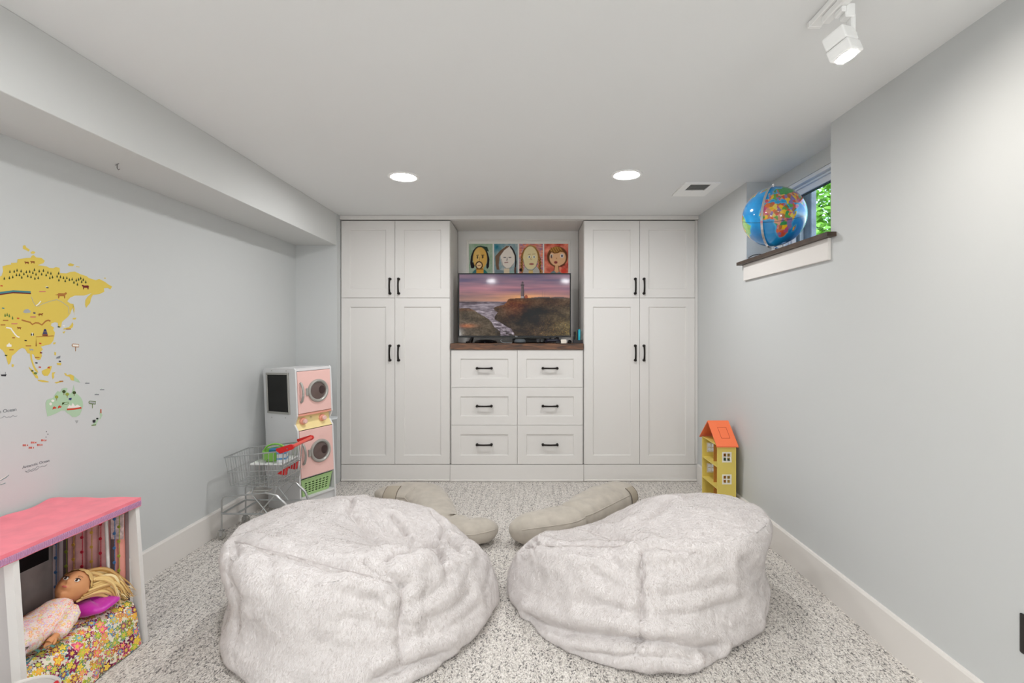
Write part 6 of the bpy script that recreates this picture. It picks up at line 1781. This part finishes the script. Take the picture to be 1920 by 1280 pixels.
brd = uv_grid('braid_trim', lambda u, v: (TXT + 0.0085, TY0 - 0.085 + (TY1 + 0.004 - TY0 + 0.085) * u, TZ - 0.002 - 0.021 * v), 60, 3, m_braid, tn)
b = MB()
yl = TY1 + 0.004 - TY0 + 0.085
for k in range(86):
    y = TY0 - 0.083 + yl * k / 86.5
    b.tube([(TXT + 0.0095, y, TZ - 0.003), (TXT + 0.0105, y + 0.002, TZ - 0.012), (TXT + 0.0095, y, TZ - 0.022)], 0.0013, 5)
ob = b.build('braid_stitches', m_braid2, brd, world=True); ob['kind'] = 'stuff'
# cloth sides
uv_grid('end_panel', lambda u, v: (TX0 + 0.02 + (TX1 - 0.03 - 0.042 * v - TX0 - 0.02) * u, TY0 + 0.008 + 0.003 * math.sin(12 * u), 0.01 + (TZ - 0.02) * v), 12, 8, mat('tent_grey_cloth', (196, 190, 188), 0.85), tn)
uv_grid('back_panel', lambda u, v: (TX0 + 0.004 + 0.003 * math.sin(14 * u + 3 * v), TY0 + 0.018 + (TY1 - TY0 - 0.036) * u, 0.01 + (TZ - 0.02) * v), 24, 12, mat('tent_back_cloth', (176, 168, 164), 0.85, var=(12, 0.1)), tn)
MB().box((TX0 + 0.008, 1.66, 0.352), (TX0 + 0.011, 1.935, 0.56)).build('window_patch', mat('patch_black', (26, 22, 24), 0.7), tn, world=True)
def curtain(name, x0, x1, y, z0, z1, folds, amp, m, lean=0.0):
    return uv_grid(name, lambda u, v: (x0 + (x1 - x0) * u + lean * v, y + amp * math.sin(folds * 2 * PI * u), z0 + (z1 - z0) * v), 40, 4, m, tn)
curtain('curtain', -1.928, -1.886, 1.955, 0.03, 0.56, 1.0, 0.004, mat('curtain_white', (226, 212, 214), 0.8))
curtain('curtain', -1.862, -1.690, 1.950, 0.03, 0.56, 3.5, 0.006, m_cpink)
curtain('curtain', -1.672, -1.628, 1.955, 0.03, 0.56, 1.5, 0.005, mat('curtain_coral', (240, 166, 152), 0.8), -0.01)
curtain('curtain_lining', -1.925, -1.62, 1.964, 0.02, 0.56, 2.0, 0.002, mat('lining_dark', (150, 128, 128), 0.9), -0.01)
MB().tube([(-1.668, 1.93, 0.03), (-1.692, 1.93, 0.55)], 0.006, 10).build('inner_rod', m_tw, tn, world=True)
MB().tube([(-1.69, 1.935, 0.548), (-1.625, 1.938, 0.556)], 0.006, 8).build('yellow_rail', mat('rail_yellow', (240, 206, 110), 0.6), tn, world=True)
b = MB(); b.prism([(-1.684, 0.43), (-1.634, 0.43), (-1.632, 0.53), (-1.686, 0.54)], 0.001, Matrix(((1, 0, 0, 0), (0, 0, -1, 1.946), (0, 1, 0, 0), (0, 0, 0, 1))))
b.build('print_panel', mat('print_patch', (224, 200, 200), 0.8, var=(60, 0.15)), tn, world=True)
for x, y, col, nm, z0 in ((-1.905, 1.946, (74, 122, 176), 'blue', 0.53), (-1.855, 1.938, (150, 160, 60), 'green', 0.50), (-1.826, 1.938, (222, 170, 76), 'amber', 0.47), (-1.790, 1.936, (212, 50, 72), 'red', 0.50), (-1.752, 1.936, (236, 190, 90), 'yellow', 0.52), (-1.716, 1.936, (214, 46, 70), 'red', 0.495), (-1.662, 1.938, (70, 130, 180), 'blue', 0.515), (-1.637, 1.930, (150, 176, 60), 'green', 0.545)):
    g = MB().tube([(x, y, 0.05), (x, y, 0.56)], 0.0011, 5).build('bead_string', mat('bead_' + nm, col, 0.35), tn, world=True)
    z = z0
    while z > 0.2:
        MB().lathe([(0, -0.0022), (0.0058, -0.0016), (0.0064, 0.0), (0.0058, 0.0016), (0.002, 0.0022), (0, 0.0012)], 14, Matrix.Translation((x, y - 0.003, z)) @ Matrix.Rotation(PI / 2, 4, 'X')).build('button_bead', mat('bead_' + nm), g, world=True)
        z -= 0.058
    sb_ = MB()
    z = z0 + 0.03
    while z > 0.2:
        sb_.sphere((x, y - 0.001, z), 0.0019, 6); z -= 0.0062
    so = sb_.build('seed_beads', mat('bead_' + nm), g, world=True); so['kind'] = 'stuff'

# bed: box with a draped printed spread
bd = thing('doll_bed', 'doll bed under a multicoloured floral spread inside the doll tent', 'doll bed', (-1.75, 1.74, 0))
MB().box((-1.915, 1.535, 0.012), (-1.592, 1.92, 0.165), 0.008, 2).build('bed_base', m_tw, bd, world=True)
_prof = [(-1.918, 0.188), (-1.80, 0.196), (-1.68, 0.196), (-1.62, 0.190), (-1.596, 0.174), (-1.584, 0.145), (-1.578, 0.09), (-1.572, 0.04), (-1.566, 0.006)]
_len = [0]
for a, b_ in zip(_prof, _prof[1:]): _len.append(_len[-1] + math.hypot(b_[0] - a[0], b_[1] - a[1]))
def spread_pt(u, v):
    s = u * _len[-1]
    i = max(0, min(len(_len) - 2, int(np.searchsorted(_len, s) - 1)))
    f = (s - _len[i]) / (_len[i + 1] - _len[i])
    x = _prof[i][0] + (_prof[i + 1][0] - _prof[i][0]) * f; z = _prof[i][1] + (_prof[i + 1][1] - _prof[i][1]) * f
    y = 1.528 + (1.948 - 1.528) * v
    n = float(fbm(np.array([x * 14, y * 14, 1.7]), 3))
    drop = max(0, (0.17 - z) / 0.17)
    return (x + 0.004 * drop * math.sin(34 * y) + 0.003 * n, y + 0.012 * drop * (v - 0.5), max(0.004, z + 0.005 * n * (1 - drop)))
uv_grid('floral_spread', spread_pt, 60, 70, m_floral, bd, uvs=(_len[-1], 0.42))

pl_ = thing('doll_pillow', 'shiny magenta doll pillow under the doll\'s head', 'pillow', (-1.67, 1.83, 0.2))
def pil(u, v):
    a, q = u * 2 * PI, (v - 0.5) * PI
    c_, s_ = math.cos(q), math.sin(q)
    ex_ = lambda w: abs(w) ** 0.55 * (1 if w > 0 else -1)
    return (-1.668 + 0.085 * ex_(math.cos(a)) * abs(c_) ** 0.6, 1.835 + 0.062 * ex_(math.sin(a)) * abs(c_) ** 0.6, 0.228 + 0.026 * s_ * (1 - 0.3 * abs(math.cos(a))) + 0.002 * math.sin(5 * a))
uv_grid('cushion', pil, 48, 24, mat('satin_magenta', (196, 44, 168), 0.35, sheen=0.5, bump=(60, 0.5, 0.004)), pl_)

# the doll
m_skin = mat('doll_skin', (214, 152, 104), 0.5, spec=0.4)
dl = thing('doll', 'blonde doll in pale floral pyjamas lying on the floral bed, head on the pillow', 'doll', (-1.68, 1.68, 0.2))
HC = Vector((-1.698, 1.800, 0.315))
cz_ = Vector((0.05, 0.78, 0.60)).normalized()
fy_ = Vector((0.30, -0.60, 0.72)); fy_ = (fy_ - cz_ * fy_.dot(cz_)).normalized()
lx_ = fy_.cross(cz_).normalized()
HMx = Matrix((lx_, fy_, cz_)).transposed().to_4x4(); HMx.translation = HC
def head_pt(u, v):
    a, q = u * 2 * PI, (v - 0.5) * PI
    d = np.array((math.cos(q) * math.sin(a), math.cos(q) * math.cos(a), math.sin(q)))
    p_ = d * np.array((0.049, 0.053, 0.057))
    x, y, z = d
    if y > 0:
        p_[1] += 0.011 * math.exp(-((x) / 0.16) ** 2 - ((z + 0.08) / 0.13) ** 2)          # nose
        p_[1] += 0.006 * math.exp(-((x) / 0.25) ** 2 - ((z + 0.42) / 0.10) ** 2)          # lips
        p_[1] -= 0.004 * math.exp(-((x) / 0.3) ** 2 - ((z + 0.56) / 0.07) ** 2)
        p_[1] += 0.007 * math.exp(-((x) / 0.28) ** 2 - ((z + 0.75) / 0.14) ** 2)          # chin
        p_[1] -= 0.005 * (math.exp(-((x - 0.36) / 0.16) ** 2 - ((z - 0.10) / 0.12) ** 2) + math.exp(-((x + 0.36) / 0.16) ** 2 - ((z - 0.10) / 0.12) ** 2))   # eye sockets
        p_[1] += 0.004 * (math.exp(-((x - 0.45) / 0.2) ** 2 - ((z + 0.3) / 0.2) ** 2) + math.exp(-((x + 0.45) / 0.2) ** 2 - ((z + 0.3) / 0.2) ** 2))        # cheeks
    if z < -0.3: p_[0] *= 1 - 0.22 * (-z - 0.3)
    for s in (-1, 1):
        e_ = math.exp(-((y + 0.02) / 0.14) ** 2 - ((z + 0.05) / 0.16) ** 2) * (1 if s * x > 0.6 else 0)
        p_[0] += s * 0.006 * e_
    return tuple(HMx @ Vector(p_))
hd_ = uv_grid('head', head_pt, 72, 48, m_skin, dl)
for s in (-1, 1):
    e_ = MB().sphere((0, 0, 0), 0.0075, 14, (1.15, 0.45, 0.75), HMx @ Matrix.Translation((s * 0.0185, 0.0478, 0.006))).build('eye', mat('doll_eye_white', (236, 232, 226), 0.2), hd_, world=True)
    MB().sphere((0, 0, 0), 0.0046, 12, (1, 0.5, 1), HMx @ Matrix.Translation((s * 0.0185, 0.0500, 0.006))).build('iris', mat('doll_iris', (66, 44, 34), 0.15), hd_, world=True)
    MB().tube([tuple(HMx @ Vector((s * (0.0185 + d), 0.0515 - abs(d) * 0.25 - (0.0 if s * d < 0 else 0.0015), 0.0122 - 28 * d * d))) for d in np.linspace(-0.010, 0.011, 7)], 0.0013, 6).build('eyelash', mat('doll_lash', (48, 30, 24), 0.6), hd_, world=True)
    MB().tube([tuple(HMx @ Vector((s * (0.0185 + d), 0.0500 - abs(d) * 0.35, 0.0215 - 20 * d * d))) for d in np.linspace(-0.010, 0.011, 6)], 0.0011, 6).build('eyebrow', mat('doll_brow', (168, 120, 76), 0.7), hd_, world=True)
MB().sphere((0, 0, 0), 0.0085, 14, (1, 0.3, 0.38), HMx @ Matrix.Translation((0, 0.0560, -0.0235))).build('lips', mat('doll_lips', (204, 104, 92), 0.35), hd_, world=True)
MB().tube([tuple(HMx @ Vector((0, -0.006, -0.044))), (-1.693, 1.765, 0.280), (-1.690, 1.742, 0.272)], [0.022, 0.022, 0.026], 16).build('neck', m_skin, dl, world=True)
def limb(name, pts, rads, m, seg=20, flat=0.8, n=26, ripple=0.0015, parent=None, taper=True):
    pts = [np.array(p_, dtype=float) for p_ in pts]
    def at(tab, t):
        q = t * (len(tab) - 1); i = min(int(q), len(tab) - 2); f = q - i
        p0, p1, p2, p3 = tab[max(0, i - 1)], tab[i], tab[i + 1], tab[min(len(tab) - 1, i + 2)]
        return 0.5 * (2 * p1 + (p2 - p0) * f + (2 * p0 - 5 * p1 + 4 * p2 - p3) * f * f + (3 * p1 - p0 - 3 * p2 + p3) * f ** 3)
    L_ = sum(np.linalg.norm(b_ - a) for a, b_ in zip(pts, pts[1:]))
    def fn(u, v):
        c_ = at(pts, v); d = at(pts, min(1, v + 0.02)) - at(pts, max(0, v - 0.02)); d /= np.linalg.norm(d)
        x = np.cross(d, (0, 0, 1)); x /= np.linalg.norm(x); z = np.cross(x, d)
        r_ = at(rads, v)
        if taper and v > 0.985: r_ *= 0.2
        if taper and v < 0.015: r_ *= 0.3
        a = u * 2 * PI
        r_ += ripple * math.sin(31 * v + 2 * a) + ripple * 0.7 * math.sin(17 * v - 3 * a)
        return tuple(c_ + x * r_ * math.cos(a) + z * r_ * flat * math.sin(a))
    return uv_grid(name, fn, seg + 1, n, m, parent or dl, uvs=(2 * PI * max(rads), L_))
limb('pyjama_top', [(-1.692, 1.758, 0.268), (-1.690, 1.735, 0.270), (-1.688, 1.70, 0.262), (-1.685, 1.65, 0.254), (-1.680, 1.60, 0.250), (-1.678, 1.575, 0.248)], [0.030, 0.052, 0.060, 0.062, 0.068, 0.070], m_pyj, 28, 0.72, 34, 0.0016)
b = MB(); b.tube([(-1.692 + 0.029 * math.cos(a), 1.757 + 0.010 * math.sin(a), 0.270 + 0.022 * math.sin(a)) for a in np.linspace(0, 2 * PI, 25)[:-1]], 0.0026, 6, closed=True); b.build('collar', mat('pyjama_piping', (240, 178, 180), 0.7), dl, world=True)
for s, hip, knee, foot in ((1, (-1.650, 1.592, 0.245), (-1.628, 1.540, 0.262), (-1.642, 1.548, 0.216)), (-1, (-1.712, 1.592, 0.245), (-1.726, 1.540, 0.268), (-1.742, 1.552, 0.218))):
    limb('pyjama_leg', [hip, ((hip[0] + knee[0]) / 2, (hip[1] + knee[1]) / 2, (hip[2] + knee[2]) / 2 + 0.006), knee, ((knee[0] + foot[0]) / 2, (knee[1] + foot[1]) / 2, (knee[2] + foot[2]) / 2), foot], [0.040, 0.036, 0.028, 0.024, 0.016], m_pyj, 18, 1.0, 24)
limb('sleeve', [(-1.652, 1.738, 0.268), (-1.630, 1.715, 0.258), (-1.616, 1.685, 0.246), (-1.608, 1.662, 0.238), (-1.606, 1.642, 0.232)], [0.022, 0.027, 0.025, 0.023, 0.022], m_pyj, 18, 0.95, 26, 0.0012)
limb('sleeve', [(-1.728, 1.738, 0.266), (-1.752, 1.712, 0.252), (-1.765, 1.675, 0.238), (-1.765, 1.64, 0.228)], [0.022, 0.026, 0.023, 0.021], m_pyj, 18, 0.95, 22, 0.0012)
def hand(wrist, dr, thumb_side):
    w = Vector(wrist); d = Vector(dr).normalized(); sd = d.cross(Vector((0, 0, 1))).normalized(); up_ = sd.cross(d)
    b = MB()
    b.tube([w - d * 0.012, w, w + d * 0.010, w + d * 0.020], [0.0105, 0.0105, 0.0125, 0.0115], 12)
    for k, (o_, L_) in enumerate(((-0.0078, 0.015), (-0.0026, 0.018), (0.0026, 0.017), (0.0078, 0.013))):
        p0 = w + d * 0.018 + sd * o_
        b.tube([p0, p0 + d * L_ * 0.5 - up_ * 0.001, p0 + d * L_ - up_ * 0.005], [0.0034, 0.0032, 0.0026], 8)
    p0 = w + d * 0.006 + sd * 0.010 * thumb_side
    b.tube([p0, p0 + d * 0.008 + sd * 0.006 * thumb_side, p0 + d * 0.016 + sd * 0.007 * thumb_side - up_ * 0.003], [0.0042, 0.0038, 0.003], 8)
    return b.build('hand', m_skin, dl, world=True)
hand((-1.606, 1.634, 0.230), (-0.02, -0.9, -0.35), -1)
hand((-1.765, 1.632, 0.226), (0.2, -0.9, -0.3), 1)
# hair: a cap and loose locks falling to the bed's front corner
m_h = [mat('hair_gold', (228, 194, 128), 0.35, spec=0.5), mat('hair_pale', (244, 222, 168), 0.35, spec=0.5), mat('hair_honey', (200, 158, 96), 0.4, spec=0.5)]
def cap_pt(u, v):
    a, q = u * 2 * PI, (v * 0.48 + 0.52 - 0.5) * PI
    d = Vector((math.cos(q) * math.sin(a), math.cos(q) * math.cos(a), math.sin(q)))
    d = Matrix.Rotation(math.radians(42), 3, 'X') @ d          # tip the cap to the back of the head
    p_ = Vector((d.x * 0.0535, d.y * 0.0575, d.z * 0.0615)) * (1 + 0.02 * math.sin(16 * a))
    return tuple(HMx @ p_)
hc = uv_grid('hair', cap_pt, 60, 26, m_h[0], dl)
rh = random.Random(12)
for k in range(74):
    a = rh.uniform(-0.6, PI + 0.6); lift = rh.uniform(-0.5, 0.9)
    d = Vector((math.cos(a) * 0.9, -0.35 + rh.uniform(-0.5, 0.35), lift)).normalized()
    p0 = HMx @ Vector((d.x * 0.054, d.y * 0.056, d.z * 0.060))
    q = rh.random()
    end = Vector((-1.586 - 0.055 * rh.random() ** 1.3, 1.868 + 0.085 * q, 0.205 + 0.012 * rh.random() - 0.028 * (rh.random() < 0.3)))
    mid = p0.lerp(end, 0.42) + Vector((0.012, 0.03, 0.055 * (0.4 + 0.8 * rh.random()) + 0.01))
    mid2 = p0.lerp(end, 0.78) + Vector((0.010 * rh.uniform(-1, 1), 0.024 * rh.random(), 0.034 * rh.random() + 0.014))
    pts = []
    ph = rh.uniform(0, 6.28)
    sq = rh.uniform(-1, 1)
    for i in range(17):
        t_ = i / 16; s_ = 1 - t_
        p_ = p0 * s_ ** 3 + mid * 3 * s_ * s_ * t_ + mid2 * 3 * s_ * t_ * t_ + end * t_ ** 3
        p_ += Vector((math.sin(8 * t_ + ph), math.cos(9 * t_ + ph), 0.4 * math.sin(7 * t_ + ph))) * 0.0045 * t_
        if t_ > 0.8: p_ += Vector((0, -0.022 * sq * (t_ - 0.8) / 0.2, 0.006 * abs(sq)))
        p_.z = max(p_.z, 0.2025)
        pts.append(tuple(p_))
    MB().tube(pts, [0.0042 + 0.0028 * math.sin(PI * min(1, i / 10)) - 0.0042 * max(0, (i - 9) / 7) for i in range(17)], 7).build('hair_lock', m_h[k % 3], hc, world=True)

# teal ribbon by the doll's hand
t = thing('ribbon', 'crumpled pale teal ribbon beside the doll\'s hand', 'ribbon', (-1.60, 1.59, 0.2))
for k, (x0, y0, x1, y1, h) in enumerate(((-1.597, 1.625, -1.600, 1.545, 0.020), (-1.612, 1.612, -1.596, 1.535, 0.012), (-1.622, 1.60, -1.625, 1.55, 0.016))):
    uv_grid('ribbon_loop', lambda u, v: (x0 + (x1 - x0) * u + 0.008 * (v - 0.5), y0 + (y1 - y0) * u, 0.201 + h * math.sin(PI * u) + 0.006 * v + 0.003 * math.sin(9 * u)), 20, 4, mat('ribbon_teal', (112, 186, 186), 0.45), t)

# ------------------------------------------------------------------ pale tub with a red bar at the picture's bottom left corner
tb = thing('toy_tub', 'pale grey round toy tub with a red bar in the bottom left corner', 'tub', (-1.395, 1.315, 0))
MB().lathe([(0, 0.001), (0.066, 0.001), (0.070, 0.006), (0.0835, 0.255), (0.0875, 0.258), (0.0875, 0.267), (0.083, 0.270), (0.080, 0.266), (0.079, 0.256), (0.066, 0.012), (0, 0.010)], 48).build('tub_wall', mat('tub_grey', (206, 200, 194), 0.45), tb)
MB().lathe([(0.0795, 0.258), (0.078, 0.263), (0.04, 0.265), (0, 0.266)], 40).build('lid', mat('lid_grey', (190, 185, 180), 0.5), tb)
MB().tube([(0.062, 0.046, 0.274), (0.085, 0.030, 0.272), (0.120, 0.005, 0.262), (0.150, -0.02, 0.245)], 0.006, 10).build('red_bar', mat('tub_red', (196, 40, 50), 0.35), tb)
